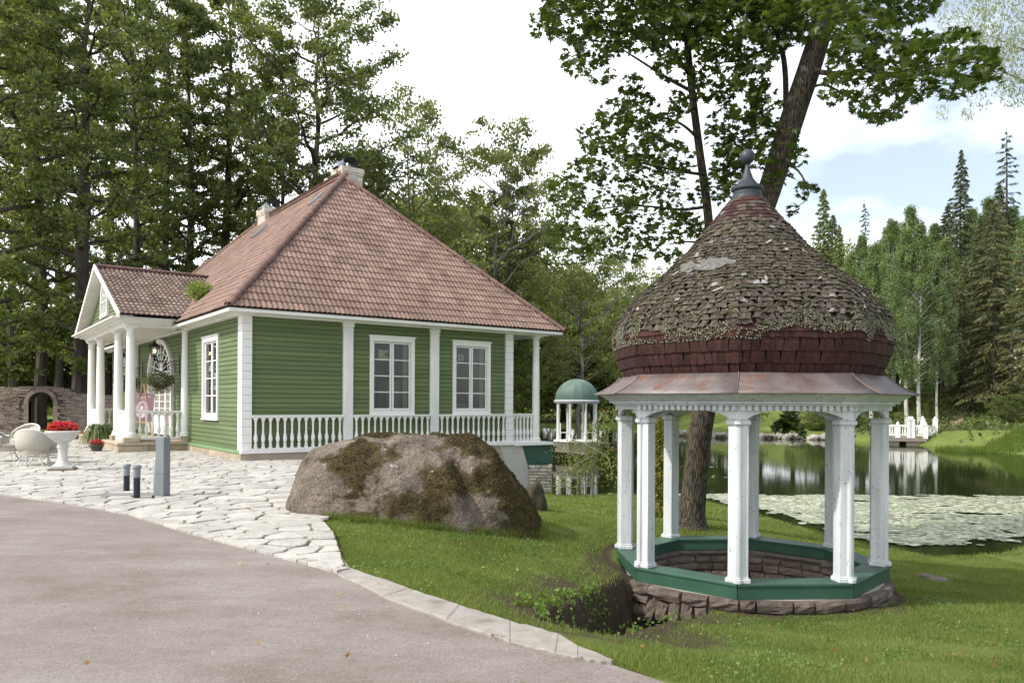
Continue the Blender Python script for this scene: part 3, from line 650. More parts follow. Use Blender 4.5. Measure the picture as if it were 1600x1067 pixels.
def lay(o,ex,eu,L_,H_,cl,cr,par,mat,indiv=None,flip=False):
    """o origin on the eave, ex along the eave, eu up the slope; cl(h), cr(h) limits along x at slope height h"""
    ez=ex.cross(eu).normalized(); Vs=[]; Fs=[]; nv=0; rows=int(H_/TL)
    for r in range(rows+1):
        h=r*TL; a,b=cl(h+TL*.5),cr(h+TL*.5)
        if b-a<.1: continue
        k0=math.floor(a/TW)-1; k1=math.ceil(b/TW)+1
        for k in range(k0,k1+1):
            x=(k+.5)*TW
            if x+TW/2<a-.02 or x-TW/2>b+.02: continue
            j=random.uniform(-.004,.004); jr=random.uniform(-.008,.008)
            inside = cl(h)<=x-TW/2 and x+TW/2<=cr(h) and cl(h+TL)<=x-TW/2 and x+TW/2<=cr(h+TL)
            wp=o+ex*x+eu*h
            if inside and indiv and indiv(r,x):
                M=Matrix.Translation(wp+ez*j)@Matrix(((ex.x,eu.x,ez.x,0),(ex.y,eu.y,ez.y,0),(ex.z,eu.z,ez.z,0),(0,0,0,1)))@Matrix.Rotation(jr,4,'Z')
                if tile_used[0]==0: t=tile0; t.parent=par; tile_used[0]=1
                else: t=inst(tile0,par)
                t.matrix_local=M; tile_used[0]+=1
                if mat is M_['tile_old']: t.material_slots[0].link='OBJECT'; t.material_slots[0].material=M_['tile_old_r']
                continue
            v=TV.copy(); v[:,0]+=x+v[:,1]*jr; v[:,1]+=h; v[:,2]+=j
            lo=np.array([cl(q) for q in v[:,1]]); hi=np.array([cr(q) for q in v[:,1]])
            v[:,0]=np.minimum(np.maximum(v[:,0],lo),hi)
            W=np.array(o)+v[:,:1]*np.array(ex)+v[:,1:2]*np.array(eu)+v[:,2:]*np.array(ez)
            Vs.append(W); Fs.append(np.array(TF)+nv); nv+=len(TV)
    if Vs: np_mesh('roof_tiles',np.concatenate(Vs),np.concatenate(Fs),mat,par,kind='stuff')
sl=math.hypot(hw,5.63); cu=hw/sl; su=5.63/sl
lay(c0,Vector((1,0,0)),Vector((0,cu,su)),11.36,sl,lambda h:h*cu,lambda h:11.36-h*cu,roof,M_["tile_isl"],indiv=lambda r,x:r<5)
print('front tiles',tile_used[0])
Lr=Y1+EV
# left slope: from the back corner to the front (ex runs to -y)
def notch(h): return 0
lay(c3,Vector((0,-1,0)),Vector((cu,0,su)),Lr,sl,lambda h:h*cu,lambda h:Lr-h*cu,roof,M_['tile_isl'],indiv=lambda r,x:r<2 and x>Lr-7)
lay(c1,Vector((0,1,0)),Vector((-cu,0,su)),Lr,sl,lambda h:h*cu,lambda h:Lr-h*cu,roof,M_['tile_isl'])
lay(c2,Vector((-1,0,0)),Vector((0,-cu,su)),11.36,sl,lambda h:h*cu,lambda h:11.36-h*cu,roof,M_['tile_isl'])
print('tiles',tile_used[0])
# ridge and hip caps
cm=MB(); n=8; vs=[]
for y,r in ((0,.125),(.40,.105),(.40,.09),(0,.11)):
    for k in range(n+1): a=math.pi*k/n; vs.append((math.cos(a)*r,y,math.sin(a)*r*.95-.02))
m_=n+1; fs=[(i*m_+k,i*m_+k+1,((i+1)%4)*m_+k+1,((i+1)%4)*m_+k) for i in range(4) for k in range(n)]
cm.add(vs,fs); cap0=cm.build('ridge_tile',M_['ridge'],None,smooth='auto'); cap_used=[0]
def caps(a,b,par):
    d=(b-a); l=d.length; d.normalize(); sx=d.cross(Vector((0,0,1))).normalized(); up=sx.cross(d); k=int(l/.36)
    for i in range(k+1):
        p_=a+d*(i*.36); j=random.uniform(-.02,.02)
        M=Matrix.Translation(p_+up*.03)@Matrix(((sx.x,d.x,up.x,0),(sx.y,d.y,up.y,0),(sx.z,d.z,up.z,0),(0,0,0,1)))@Matrix.Rotation(j,4,'Z')@Matrix.Rotation(R(1.8),4,'X')
        if not cap_used[0]: c=cap0; c.parent=par
        else: c=inst(cap0,par)
        cap_used[0]+=1; c.matrix_local=M
caps(c0,r0,roof); caps(c1,r0,roof); caps(r0,r1_,roof); caps(c3,r1_,roof)
mb=MB(); mb.lathe([(.16,-.1),(.17,.02),(.10,.11),(.02,.14)],10,tuple(r0)); mb.build('ridge_end',M_['ridge'],roof,smooth=True)
# chimneys
def chimney(x,y,ztop,w=.75,d=.95):
    g=empty('chimney'); g.parent=house
    zb=PK-1.6; mb=MB(); mb.box(x-w/2+.02,x+w/2-.02,y-d/2+.02,y+d/2-.02,zb,ztop-.1); mb.build('chimney_core',M_['mortar'],g)
    bz=.085; k=0; z=zb
    while z<ztop:
        out=.05 if z>ztop-2*bz-.01 else (.025 if z>ztop-3*bz-.01 else 0)
        for (ax,len_,fix,sgn) in (('x',w+2*out,y-d/2-out,1),('x',w+2*out,y+d/2+out,-1),('y',d+2*out-.24,x-w/2-out,1),('y',d+2*out-.24,x+w/2+out,-1)):
            t=0; first=(k%2==0); 
            while t<len_-.01:
                L_=min(.24 if not(first and t==0) else .13, len_-t); mbx=MB()
                if z>ztop-1.5:
                    j=random.uniform(-.004,.004)
                    if ax=='x': a=x-w/2-out+t; mbx.box(a+.004,a+L_-.004,min(fix,fix+sgn*.1)+j,max(fix,fix+sgn*.1)+j,z+.004,z+bz-.004)
                    else: a=y-d/2-out+.12+t; mbx.box(min(fix,fix+sgn*.1)+j,max(fix,fix+sgn*.1)+j,a+.004,a+L_-.004,z+.004,z+bz-.004)
                    mbx.build('brick',M_['brick'],g)
                t+=L_
        z+=bz; k+=1
    mb=MB(); mb.box(x-w/2-.04,x+w/2+.04,y-d/2-.04,y+d/2+.04,ztop,ztop+.05); mb.build('chimney_crown',M_['mortar'],g)
    # bent sheet metal hood, open at the ends
    mb=MB(); n=10; pts=[]
    for k in range(n+1):
        a=math.pi*k/n; pts.append((math.cos(a)*.27, math.sin(a)*.14+.26))
    pts=[(.27,0)]+pts+[(-.27,0)]
    vs=[(x+px,y-.3,ztop+.05+pz) for px,pz in pts]+[(x+px,y+.3,ztop+.05+pz) for px,pz in pts]; m=len(pts)
    mb.add(vs,[(i,i+1,m+i+1,m+i) for i in range(m-1)]); o=mb.build('chimney_hood',M_['steel_dark'],g); sm=o.modifiers.new('s','SOLIDIFY'); sm.thickness=.02
    mb=MB(); mb.add([(x-.27,y-.3,ztop+.06),(x-.55,y-.25,ztop+.06),(x-.27,y-.3,ztop+.34),(x-.27,y+.3,ztop+.06),(x-.55,y+.25,ztop+.06),(x-.27,y+.3,ztop+.34)],[(0,2,1),(3,4,5),(1,2,5,4)]); mb.build('hood_flap',M_['zinc'],g)
    return g
chimney(-EV+hw+.50,-EV+hw+.72,PK+.48,.8,.9); chimney(-EV+hw+.15,Y1-hw-1.6,PK+.36,.9,1.0)
def on_left(xs,y,lift=.06):   # point on the left roof slope
    return Vector((xs,y,ET+(xs+EV)*(5.63/hw)+lift))
for (x0,x1,y0,y1) in ((3.85,4.35,4.72,5.12),(3.6,4.1,10.05,10.6)):
    g=empty('roof_window'); g.parent=house; a,b,c,d=on_left(x0,y0,.07),on_left(x1,y0,.07),on_left(x1,y1,.07),on_left(x0,y1,.07); nrm=Vector((-.707,0,.707))
    mb=MB(); mb.add([a,b,c,d,a+nrm*.07,b+nrm*.07,c+nrm*.07,d+nrm*.07],[(4,5,6,7),(0,1,5,4),(1,2,6,5),(2,3,7,6),(3,0,4,7)]); mb.build('frame',M_['zinc'],g)
    q=[a.lerp(c,.12),b.lerp(d,.12),c.lerp(a,.12),d.lerp(b,.12)]; mb=MB(); mb.add([v+nrm*.075 for v in q],[(3,2,1,0)]); mb.build('pane',fmat('sky_glass',(.25,.27,.29),.3),g)

# ---- porch
PY0,PY1,PX=5.94,13.9,-1.67
PC=(PY0+PY1)/2
mb=MB(); mb.box(PX-.42,.06,PY0-.28,PY1+.28,.22,.32); part(mb,'porch_floor',M_['stone_base'],bevel=.02)
mb=MB(); mb.box(PX-.36,.04,PY0-.2,PY1+.2,-.1,.22); part(mb,'porch_base',M_['plaster'])
for (a,b) in ((PX-.4,-1.2),(-1.19,-.55),(-.54,.0)):
    mb=MB(); mb.box(a,b,PY0-.25,PY0-.19,-.08,.21); part(mb,'foundation_stone',M_['stone_base'],bevel=.012)
for k in range(6): y=PY0-.2+k*1.4; mb=MB(); mb.box(PX-.42,PX-.35,y+.01,y+1.39,-.08,.21); part(mb,'foundation_stone',M_['stone_base'],bevel=.012)
PF=.32
colys=(PY0,PY0+2.1,PY0+5.83,PY1)
for y in colys:
    mb=MB(); mb.box(PX-.24,PX+.24,y-.24,y+.24,PF,PF+.16); part(mb,'plinth',M_['stone_base'],bevel=.015)
    column(PX,y,PF+.16,WT+.04,.145)
for y in (PY0,PY1):
    mb=MB(); mb.box(-.12,.12,y-.16,y+.16,PF-.03,PF+.16); part(mb,'plinth',M_['stone_base'],bevel=.015); column(-.02,y,PF+.16,WT+.04,.125)
railing((PX+.18,PY0),(-.16,PY0),7,PF+.08,1.32); railing((PX+.18,PY1),(-.16,PY1),7,PF+.08,1.32)
for a,b in ((0,1),(2,3)):     # panelled pedestals between the paired columns
    y0,y1=colys[a]+.15,colys[b]-.15
    mb=MB(); mb.box(PX-.10,PX+.10,y0,y1,PF+.02,1.24); mb.box(PX-.14,PX+.14,y0,y1,1.24,1.32); mb.box(PX-.13,PX+.13,y0,y1,PF,PF+.12)
    mb.box(PX-.115,PX-.10,y0+.12,y1-.12,PF+.25,PF+.28); mb.box(PX-.115,PX-.10,y0+.12,y1-.12,1.12,1.15); part(mb,'parapet',M_['white'],bevel=.006)
# entablature, ceiling
EO=.20
mb=MB(); mb.box(PX-EO,PX+EO,PY0-EO,PY1+EO,WT+.02,WT+.14); mb.box(PX+EO,-.13,PY0-EO,PY0+EO,WT+.02,WT+.14); mb.box(PX+EO,-.13,PY1-EO,PY1+EO,WT+.02,WT+.14)
part(mb,'entablature',M_['white'])
mb=MB(); mb.box(PX+EO,-.0,PY0+EO,PY1-EO,WT+.04,WT+.07); part(mb,'porch_ceiling',M_['white'])
mb=MB()
for k in range(4):
    o=EO+.05+k*.13; zz=WT+.10+k*.045; mb.box(PX-o,-EV+.3,PY0-o-.02,PY1+o+.02,zz,zz+.048)
part(mb,'porch_cornice',M_['white'])
mb=MB(); y=PY0-EO-.055
for k in range(16): x=PX-.12+k*.1; mb.box(x,x+.05,y,y+.06,WT+.055,WT+.095)
part(mb,'dentils',M_['white'],kind='stuff')
# porch roof
GX0=PX-.46; AZ=6.36; GE=4.29; gy0,gy1=PY0-.84,PY1+.84; gm_=PC
pr=empty('porch_roof'); pr.parent=house
def xin(z): return -EV+(z-ET)   # where the main slope meets height z
sl2=math.hypot(gm_-gy0,AZ-GE); cu2=(gm_-gy0)/sl2; su2=(AZ-GE)/sl2
mb=MB(); 
mb.add([(GX0,gy0,GE),(xin(GE)+.1,gy0,GE),(xin(AZ)+.1,gm_,AZ),(GX0,gm_,AZ),(GX0,gy1,GE),(xin(GE)+.1,gy1,GE)],[(0,1,2,3),(3,2,5,4)]); mb.build('roof_deck',M_['roofbase'],pr)
kids0=tile_used[0]
def lay_porch(yb,sgn):
    o=Vector((GX0,yb,GE+.01)); ex=Vector((1,0,0)) if sgn>0 else Vector((-1,0,0)); eu=Vector((0,cu2*sgn,su2))
    if sgn>0: cl=lambda h:0; cr=lambda h:(xin(GE+h*su2)-GX0+.05)
    else: cl=lambda h:-(xin(GE+h*su2)-GX0+.05); cr=lambda h:0
    lay(o,ex,eu,5,sl2,cl,cr,pr,M_['tile_old'],indiv=(lambda r,x:r<4) if sgn>0 else None)
old_v=TV.copy(); TV[:,2]*=1.25
lay_porch(gy0,1); lay_porch(gy1,-1); TV[:,:]=old_v
print('tiles all',tile_used[0])
caps(Vector((GX0-.02,gm_,AZ+.03)),Vector((xin(AZ)-.3,gm_,AZ+.03)),pr)
mb=MB()
for s,yb in ((1,gy0),(-1,gy1)):
    a=Vector((GX0-.05,yb-.03*s,GE-.12)); b=Vector((GX0-.05,gm_,AZ-.04)); u=Vector((0,0,.17)); dx=Vector((.05,0,0))
    mb.add([a,b,b+u,a+u,a+dx,b+dx,b+dx+u,a+dx+u],[(0,1,2,3),(4,7,6,5),(3,2,6,7),(0,4,5,1),(0,3,7,4),(1,5,6,2)])
mb.build('bargeboard',M_['white'],pr)
mb=MB()   # sloping soffit of the gable
for s,yb in ((1,gy0),(-1,gy1)):
    mb.add([(GX0,yb,GE-.05),(GX0,gm_,AZ-.08),(PX-.08,gm_,AZ-.08),(PX-.08,yb,GE-.05),(GX0,yb,GE-.03),(GX0,gm_,AZ-.06),(PX-.08,gm_,AZ-.06),(PX-.08,yb,GE-.03)],[(0,1,2,3),(4,7,6,5),(0,4,5,1),(1,5,6,2),(2,6,7,3)])
mb.build('gable_soffit',M_['white'],pr)
# pediment wall with boards, sill tiles and small arched window
mb=MB(); mb.add([(PX-.1,gy0+.3,GE),(PX-.1,gy1-.3,GE),(PX-.1,gm_,AZ-.15),(PX+.1,gy0+.3,GE),(PX+.1,gy1-.3,GE),(PX+.1,gm_,AZ-.15)],[(0,2,1),(3,4,5),(0,1,4,3),(1,2,5,4),(2,0,3,5)]); ped=part(mb,'pediment',M_['green_wall'])
z=GE+.02
while z<AZ-.35:
    hh=(AZ-.15-z-.14)/(AZ-.15-GE)*((gy1-gy0)/2-.3); mb=MB(); 
    if hh>.1: mb.add([(PX-.102,gm_-hh,z),(PX-.102,gm_+hh,z),(PX-.102,gm_+hh,z+.13),(PX-.102,gm_-hh,z+.13),(PX-.135,gm_-hh,z+.003),(PX-.135,gm_+hh,z+.003),(PX-.115,gm_+hh,z+.128),(PX-.115,gm_-hh,z+.128)],[(7,6,5,4),(4,5,1,0),(6,7,3,2)]); mb.build('siding_board',M_['green_wall'],ped)
    z+=.137
mb=MB()
for k in range(16): y=gy0+.15+k*(gy1-gy0-.3)/16; mb.add([(GX0-.03,y,GE-.06),(GX0-.03,y+.54,GE-.06),(PX-.13,y+.54,GE+.07),(PX-.13,y,GE+.07),(GX0-.03,y,GE-.03),(GX0-.03,y+.54,GE-.03),(PX-.13,y+.54,GE+.10),(PX-.13,y,GE+.10)],[(4,5,6,7)[::-1],(0,1,5,4),(0,4,7,3),(1,2,6,5)])
part(mb,'pediment_tiles',M_['tile_old'],kind='stuff')
def arch_pts(cy,hw_,zb,zs,zt,n=14,ptd=1.0):
    pts=[(cy-hw_,zb)]+[(cy-hw_*math.cos(math.pi*k/n/1), zs+(zt-zs)*math.sin(math.pi*k/n)**ptd) for k in range(n+1)]+[(cy+hw_,zb)]
    return pts
def arch_frame(mb,x0,x1,cy,hw_,zb,zs,zt,t,ptd=1.0):
    o=arch_pts(cy,hw_,zb,zs,zt,14,ptd); i=arch_pts(cy,hw_-t,zb+t*.0,zs,zt-t,14,ptd); n=len(o)
    vs=[(x0,*p) for p in o]+[(x0,*p) for p in i]+[(x1,*p) for p in o]+[(x1,*p) for p in i]
    fs=[]
    for k in range(n-1): fs+= [(k,k+1,n+k+1,n+k),(2*n+k,3*n+k,3*n+k+1,2*n+k+1),(k,2*n+k,2*n+k+1,k+1),(n+k,n+k+1,3*n+k+1,3*n+k)]
    mb.add(vs,fs)
gw=empty('gable_window'); gw.parent=house
wx=PX-.15
mb=MB(); arch_frame(mb,wx-.05,wx+.03,gm_,.72,GE+.45,GE+.9,GE+1.62,.11); mb.box(wx-.06,wx+.03,gm_-.75,gm_+.75,GE+.33,GE+.47); mb.build('casing',M_['white'],gw)
mb=MB()
for k in (-.3,0,.3): mb.box(wx-.03,wx,gm_+k-.016,gm_+k+.016,GE+.47,GE+1.5-abs(k)*.4)
for s in (-1,1):
    for c_ in (0,.3*s):
        pts=[(wx-.015,gm_+c_+.3*math.cos(a),GE+.9+.3*math.sin(a)) for a in np.linspace(0,math.pi,8)]; mb.tube(pts,.016,4)
mb.box(wx-.03,wx,gm_-.62,gm_+.62,GE+.88,GE+.91); mb.build('tracery',M_['white'],gw)
mb=MB(); pts=arch_pts(gm_,.63,GE+.46,GE+.9,GE+1.52); mb.add([(wx+.02,*p) for p in pts],[tuple(range(len(pts)))]); mb.build('pane',fmat('milky_glass',(.35,.37,.38),.15),gw)
# arched entrance
door=empty('entrance'); door.parent=house; dy=9.75; dx=.0
mb=MB(); arch_frame(mb,-.06,.08,dy,1.98,.40,2.65,3.93,.16,1.25); mb.box(-.05,.08,dy-1.82,dy+1.82,2.50,2.72); mb.box(-.03,.08,dy-1.0,dy-.88,.4,2.5); mb.box(-.03,.08,dy+.88,dy+1.0,.4,2.5); mb.build('frame',M_['white'],door)
mb=MB()
for k in range(1,8):
    a=math.pi*k/8; mb.tube([(.02,dy-.25*math.cos(a),2.72+.2*math.sin(a)),(.02,dy-1.83*math.cos(a),2.66+1.12*math.sin(a)**1.2)],.026,4)
mb.lathe([(.24,-.01),(.28,.0),(.28,.03),(.24,.04)],14,M=Matrix.Translation((.02,dy,2.72))@Matrix.Rotation(R(90),4,'Y'))
pts=[(.02,dy-1.2*math.cos(a),2.70+.75*math.sin(a)) for a in np.linspace(0,math.pi,16)]; mb.tube(pts,.02,4); mb.build('fanlight',M_['white'],door)
mb=MB(); pts=arch_pts(dy,1.83,.45,2.65,3.78,14,1.25); mb.add([(.06,*p) for p in pts],[tuple(range(len(pts)))]); mb.build('pane',M_['glass'],door)
for (a,b,nm) in ((dy-1.82,dy-1.0,'sidelight'),(dy-.88,dy-.01,'door'),(dy+.01,dy+.88,'door'),(dy+1.0,dy+1.82,'sidelight')):
    mb=MB(); mb.box(-.02,.04,a,a+.10,.42,2.5); mb.box(-.02,.04,b-.10,b,.42,2.5); mb.box(-.02,.04,a+.1,b-.1,2.38,2.5); mb.box(-.02,.04,a+.1,b-.1,.42,1.12)
    for k in range(1,5): zz=1.12+k*.252; mb.box(-.01,.035,a+.1,b-.1,zz-.015,zz+.015)
    for k in (1,2): yy=a+.1+(b-a-.2)*k/3; mb.box(-.012,.037,yy-.014,yy+.014,1.12,2.38)
    mb.build(nm,M_['white'],door)
# valley debris with gutter end
mb=MB(); mb.add([(-.62,gy0-.04,GE-.05),(.2,gy0+.3,GE+.12),(.18,gy0+.45,GE+.14),(-.7,gy0+.05,GE-.02)],[(0,1,2,3)]); part(mb,'valley_flashing',M_['zinc'])
# ------------------------------------------------------------------ the well pavilion
pav = empty('well_pavilion', (RC[0],RC[1],0), RROT); pav.scale=(.955,.955,1); tag(pav,'octagonal white well pavilion with mossy wooden shingled onion roof','pavilion')
def oc(k,r): a=math.pi/4*k; return (r*math.cos(a), r*math.sin(a))
RZ=-.57
# stone foundation: real stones round the outside and the inside
stone_m=pmat('granite_rubble',(.075,.058,.048),(.165,.13,.108),scale=6,rough=.95,bump=1,bscale=18,rnd=.25,c3=(.06,.065,.035),s3=4,t3=.58,bdist=.02)
stone_i=pmat('granite_rubble_inner',(.15,.115,.09),(.24,.19,.15),scale=6,rough=.95,bump=1,bscale=18,rnd=.25,c3=(.08,.075,.05),s3=4,t3=.6,bdist=.02)
def ring_wall(mb,r0,r1,z0,z1,n=32,hole=None):
    for k in range(n):
        a0,a1=2*math.pi*k/n,2*math.pi*(k+1)/n; am=(a0+a1)/2
        if hole and hole(am,(z0+z1)/2): continue
        p=[(r1*math.cos(a0),r1*math.sin(a0)),(r1*math.cos(a1),r1*math.sin(a1)),(r0*math.cos(a1),r0*math.sin(a1)),(r0*math.cos(a0),r0*math.sin(a0))]; mb.prism(p,z0,z1)
AR=R(-19)                     # direction of the arch below the foundation (pavilion angle)
def adiff(a): return (a-AR+math.pi)%(2*math.pi)-math.pi
fnd=empty('foundation'); fnd.parent=pav
hole=lambda a,z: abs(adiff(a))<.26 and z<-1.0
mb=MB(); ring_wall(mb,1.70,1.90,-1.0,-.76); mb.build('foundation_core',M_['mortar'],fnd)
mb=MB(); ring_wall(mb,1.70,1.90,-1.9,-1.0,hole=hole); mb.build('foundation_core',fmat('dark_core',(.05,.04,.035),.95),fnd)
def rough_stone(M,w,d,h,par,mat,name='stone'):
    mb=MB(); vs=[]; 
    for i,x in enumerate((-1,-.4,.4,1)):
        for j,z in enumerate((-1,-.35,.35,1)):
            e=(abs(x)==1)+(abs(z)==1); y=[1,.78,.45][e]+random.uniform(-.25,.2)
            vs.append((x*w/2*(.97+random.uniform(-.03,.03)),-d*y, z*h/2*(.96+random.uniform(-.05,.05))))
    fs=[(i*4+j,(i+1)*4+j,(i+1)*4+j+1,i*4+j+1) for i in range(3) for j in range(3)]
    n=16
    bk=[(-w/2,.05,-h/2),(w/2,.05,-h/2),(w/2,.05,h/2),(-w/2,.05,h/2)]; vs+=bk
    fs+=[(0,n,n+1,12,8,4),(12,n+1,n+2,15,14,13),(15,n+2,n+3,3,7,11),(3,n+3,n,0,1,2)]
    mb.add(vs,fs,M); return mb.build(name,mat,par)
def course(r,z0,z1,wa,outward,mat,par,skip=None,d=.07):
    t=random.uniform(0,.2); end=t+2*math.pi
    while t<end-.02:
        a=min(random.uniform(*wa)/r,end-t); am=t+a/2
        if not(skip and skip(am)):
            M=Matrix.Rotation(am,4,'Z')@Matrix.Translation((r,0,(z0+z1)/2))@Matrix.Rotation(R(90) if outward else R(-90),4,'Z')
            rough_stone(M,a*r-.012,d,z1-z0-.012,par,mat)
        t+=a
def cosd(a,r=1.93): # octagonal plan radius
    b=(a)%(math.pi/4)-math.pi/8; return r*math.cos(math.pi/8)/math.cos(b)
course(1.94,-.90,-.75,(.25,.6),True,stone_m,fnd,d=.075)
course(1.92,-1.04,-.90,(.3,.5),True,stone_m,fnd,skip=lambda a:abs(adiff(a))<.42,d=.08)
course(1.92,-1.22,-1.04,(.3,.5),True,stone_m,fnd,skip=lambda a:abs(adiff(a))<.36,d=.07)
course(1.90,-1.45,-1.22,(.3,.5),True,stone_m,fnd,skip=lambda a:abs(adiff(a))<.33,d=.07)
for k in range(9):            # voussoirs of the flat arch
    t=(k-4)/4; a=AR+t*.40; zc=-1.02-.13*t*t
    M=Matrix.Rotation(a,4,'Z')@Matrix.Translation((1.93,0,zc))@Matrix.Rotation(R(90),4,'Z')@Matrix.Rotation(-t*.5,4,'Y')
    rough_stone(M,.155,.08,.25+random.uniform(-.02,.02),fnd,stone_m,'arch_stone')
for i,(z1,z0) in enumerate(((-.74,-.86),(-.865,-.97),(-.975,-1.10),(-1.105,-1.24),(-1.245,-1.42),(-1.42,-1.65))):
    course(1.68-.012*i,z0,z1,(.22,.42),False,stone_i,fnd,d=.05, skip=(lambda a:abs(adiff(a)-math.pi)<.35 or abs(adiff(a)+math.pi)<.35) if z1<-1.1 and False else None)
mb=MB(); mb.lathe([(1.72,-1.75),(1.72,-1.70)],24); mb.build('well_bottom',pmat('dark_silt',(.03,.022,.015),(.06,.045,.03),scale=4,rough=.9,bump=1),fnd)
# green ring of planks
for k in range(8):
    a,b=k,k+1; A0,A1,B0,B1=oc(a,1.99),oc(b,1.99),oc(a,1.60),oc(b,1.60)
    e=.0035
    def sh(p,q,t): return (p[0]+(q[0]-p[0])*t,p[1]+(q[1]-p[1])*t)
    mb=MB(); mb.prism([sh(A0,A1,e),sh(A1,A0,e),sh(B1,B0,e),sh(B0,B1,e)],RZ-.035,RZ); mb.build('ring_top_board',M_['green_dark'],pav,bevel=.006)
    mb=MB(); O0,O1,I0,I1=oc(a,1.975),oc(b,1.975),oc(a,1.93),oc(b,1.93); mb.prism([sh(O0,O1,e),sh(O1,O0,e),sh(I1,I0,e),sh(I0,I1,e)],RZ-.185,RZ-.036); mb.build('ring_board',M_['green_dark'],pav)
    mb=MB(); O0,O1,I0,I1=oc(a,1.66),oc(b,1.66),oc(a,1.62),oc(b,1.62); mb.prism([O0,O1,I1,I0],RZ-.17,RZ-.036); mb.build('ring_board',M_['green_dark'],pav)
mb=MB(); 
for k in range(8): mb.prism([oc(k,1.96),oc(k+1,1.96),oc(k+1,1.66),oc(k,1.66)],RZ-.24,RZ-.186)
mb.build('sill_beam',pmat('grey_wood',(.16,.14,.12),(.22,.19,.16),scale=5,rough=.9,bump=.8,bscale=20),pav)
# columns
prof=[(x_*.9,y_*.9) for x_,y_ in [(.155,.043),(.118,.047),(.080,.142),(-.095,.085),(-.095,-.085),(.080,-.142),(.118,-.047),(.155,-.043),(.168,-.018),(.168,.018)]][::-1]
def scl(p,s): return [(x*s,y*s) for x,y in p]
CT=1.425
for k in range(8):
    g=empty('column'); g.parent=pav; x,y=oc(k,1.80); g.location=(x,y,0); g.rotation_euler=(0,0,math.pi/4*k)
    mb=MB(); mb.prism(prof,RZ+.05,CT-.055); mb.build('shaft',M_['white_old'],g,bevel=.004)
    mb=MB(); mb.prism(scl(prof,1.27),RZ,RZ+.055); mb.prism(scl(prof,1.10),RZ+.055,RZ+.075); mb.build('base',M_['white_old'],g,bevel=.008)
    mb=MB(); mb.prism(scl(prof,1.08),CT-.085,CT-.065); mb.prism(scl(prof,1.24),CT-.065,CT-.015); mb.prism(scl(prof,1.12),CT-.015,CT+.005); mb.build('capital',M_['white_old'],g,bevel=.008)
# arched fascia boards
def fascia(k,ro,ri,z1,name):
    A0=Vector((*oc(k,ro),0)); A1=Vector((*oc(k+1,ro),0)); n=14; L_=(A1-A0).length; e=(A1-A0).normalized(); cen=-Vector((e.y,-e.x,0))
    th_=(ro-ri); vs=[]; fs=[]
    for i in range(n+1):
        t=i/n; x=t*L_; s=abs(t-.5)*2; 
        zb=CT+.005+ (.115*math.sqrt(max(0,1-(s/.80)**2)) if s<.80 else 0)
        for dd in (0,th_):
            f=1-dd/ro
            p=Vector((*oc(k,ro-dd),0)).lerp(Vector((*oc(k+1,ro-dd),0)),t); vs+= [(p.x,p.y,zb),(p.x,p.y,z1)]
    for i in range(n):
        a=i*4; b=a+4; fs+=[(a,a+1,b+1,b),(a+2,b+2,b+3,a+3),(a,b,b+2,a+2),(a+1,a+3,b+3,b+1)]
    mb=MB(); mb.add(vs,fs); return fixn(mb.build(name,M_['white_old'],pav))
for k in range(8):
    fascia(k,1.95,1.90,1.535,'fascia_board'); fascia(k,1.68,1.64,1.60,'fascia_board')
for k in range(8):
    # dentils and cornice per side
    p0=Vector((*oc(k,1.955),0)); p1=Vector((*oc(k+1,1.955),0)); d=(p1-p0); L_=d.length; d.normalize(); nrm=Vector((d.y,-d.x,0)); n=17
    M=Matrix(((d.x,nrm.x,0,p0.x),(d.y,nrm.y,0,p0.y),(0,0,1,0),(0,0,0,1)))
    mb=MB(); mb.box(0,L_,-.05,.004,1.535,1.60,M); mb.build('dentil_band',M_['white_old'],pav)
    for i in range(n):
        x=L_*(i+.5)/n; mb=MB(); mb.box(x-.026,x+.026,.004,.045,1.532,1.594,M); mb.build('dentil',M_['white_old'],pav)
    mb=MB()
    for ro,z0,z1 in ((2.03,1.595,1.622),(2.10,1.622,1.64)):
        mb.prism([oc(k,ro),oc(k+1,ro),oc(k+1,1.7),oc(k,1.7)],z0,z1)
    A=[oc(k,2.10),oc(k+1,2.10),oc(k+1,2.27),oc(k,2.27)]
    mb.add([(*oc(k,2.08),1.64),(*oc(k+1,2.08),1.64),(*oc(k+1,2.25),1.735),(*oc(k,2.25),1.735),(*oc(k+1,1.8),1.735),(*oc(k,1.8),1.735)],[(0,1,2,3),(3,2,4,5)])
    mb.build('cornice',M_['white_old'],pav)
# ceiling inside
mb=MB(); mb.prism([oc(k,1.9) for k in range(8)],1.61,1.65); mb.build('ceiling',M_['white_old'],pav)
# rusty sheet metal skirt, flaring out
rust=pmat('rusty_sheet',(.105,.072,.064),(.19,.165,.16),scale=3.2,rough=.55,bump=.3,bscale=12,c3=(.17,.07,.035),s3=4.5,t3=.56,w3=.1,metal=.15,spec=.4)
for k in range(8):
    mb=MB(); pr_=[(2.34,1.745),(2.21,1.80),(2.09,1.862),(1.99,1.93),(1.93,2.0)]; vs=[]
    for r,z in pr_: 
        for t in np.linspace(0,1,5): a=Vector((*oc(k,r),z)); b=Vector((*oc(k+1,r),z)); vs.append(tuple(a.lerp(b,t)+Vector((0,0,random.uniform(-.003,.003)))))
    fs=[(i*5+j,i*5+j+1,(i+1)*5+j+1,(i+1)*5+j) for i in range(4) for j in range(4)]; mb.add(vs,fs); o=mb.build('roof_skirt',rust,pav,smooth=True); s_=o.modifiers.new('s','SOLIDIFY'); s_.thickness=.012
    mb=MB(); mb.tube([(*oc(k,r+.004),z+.004) for r,z in pr_],.007,5); mb.build('skirt_seam',rust,pav)
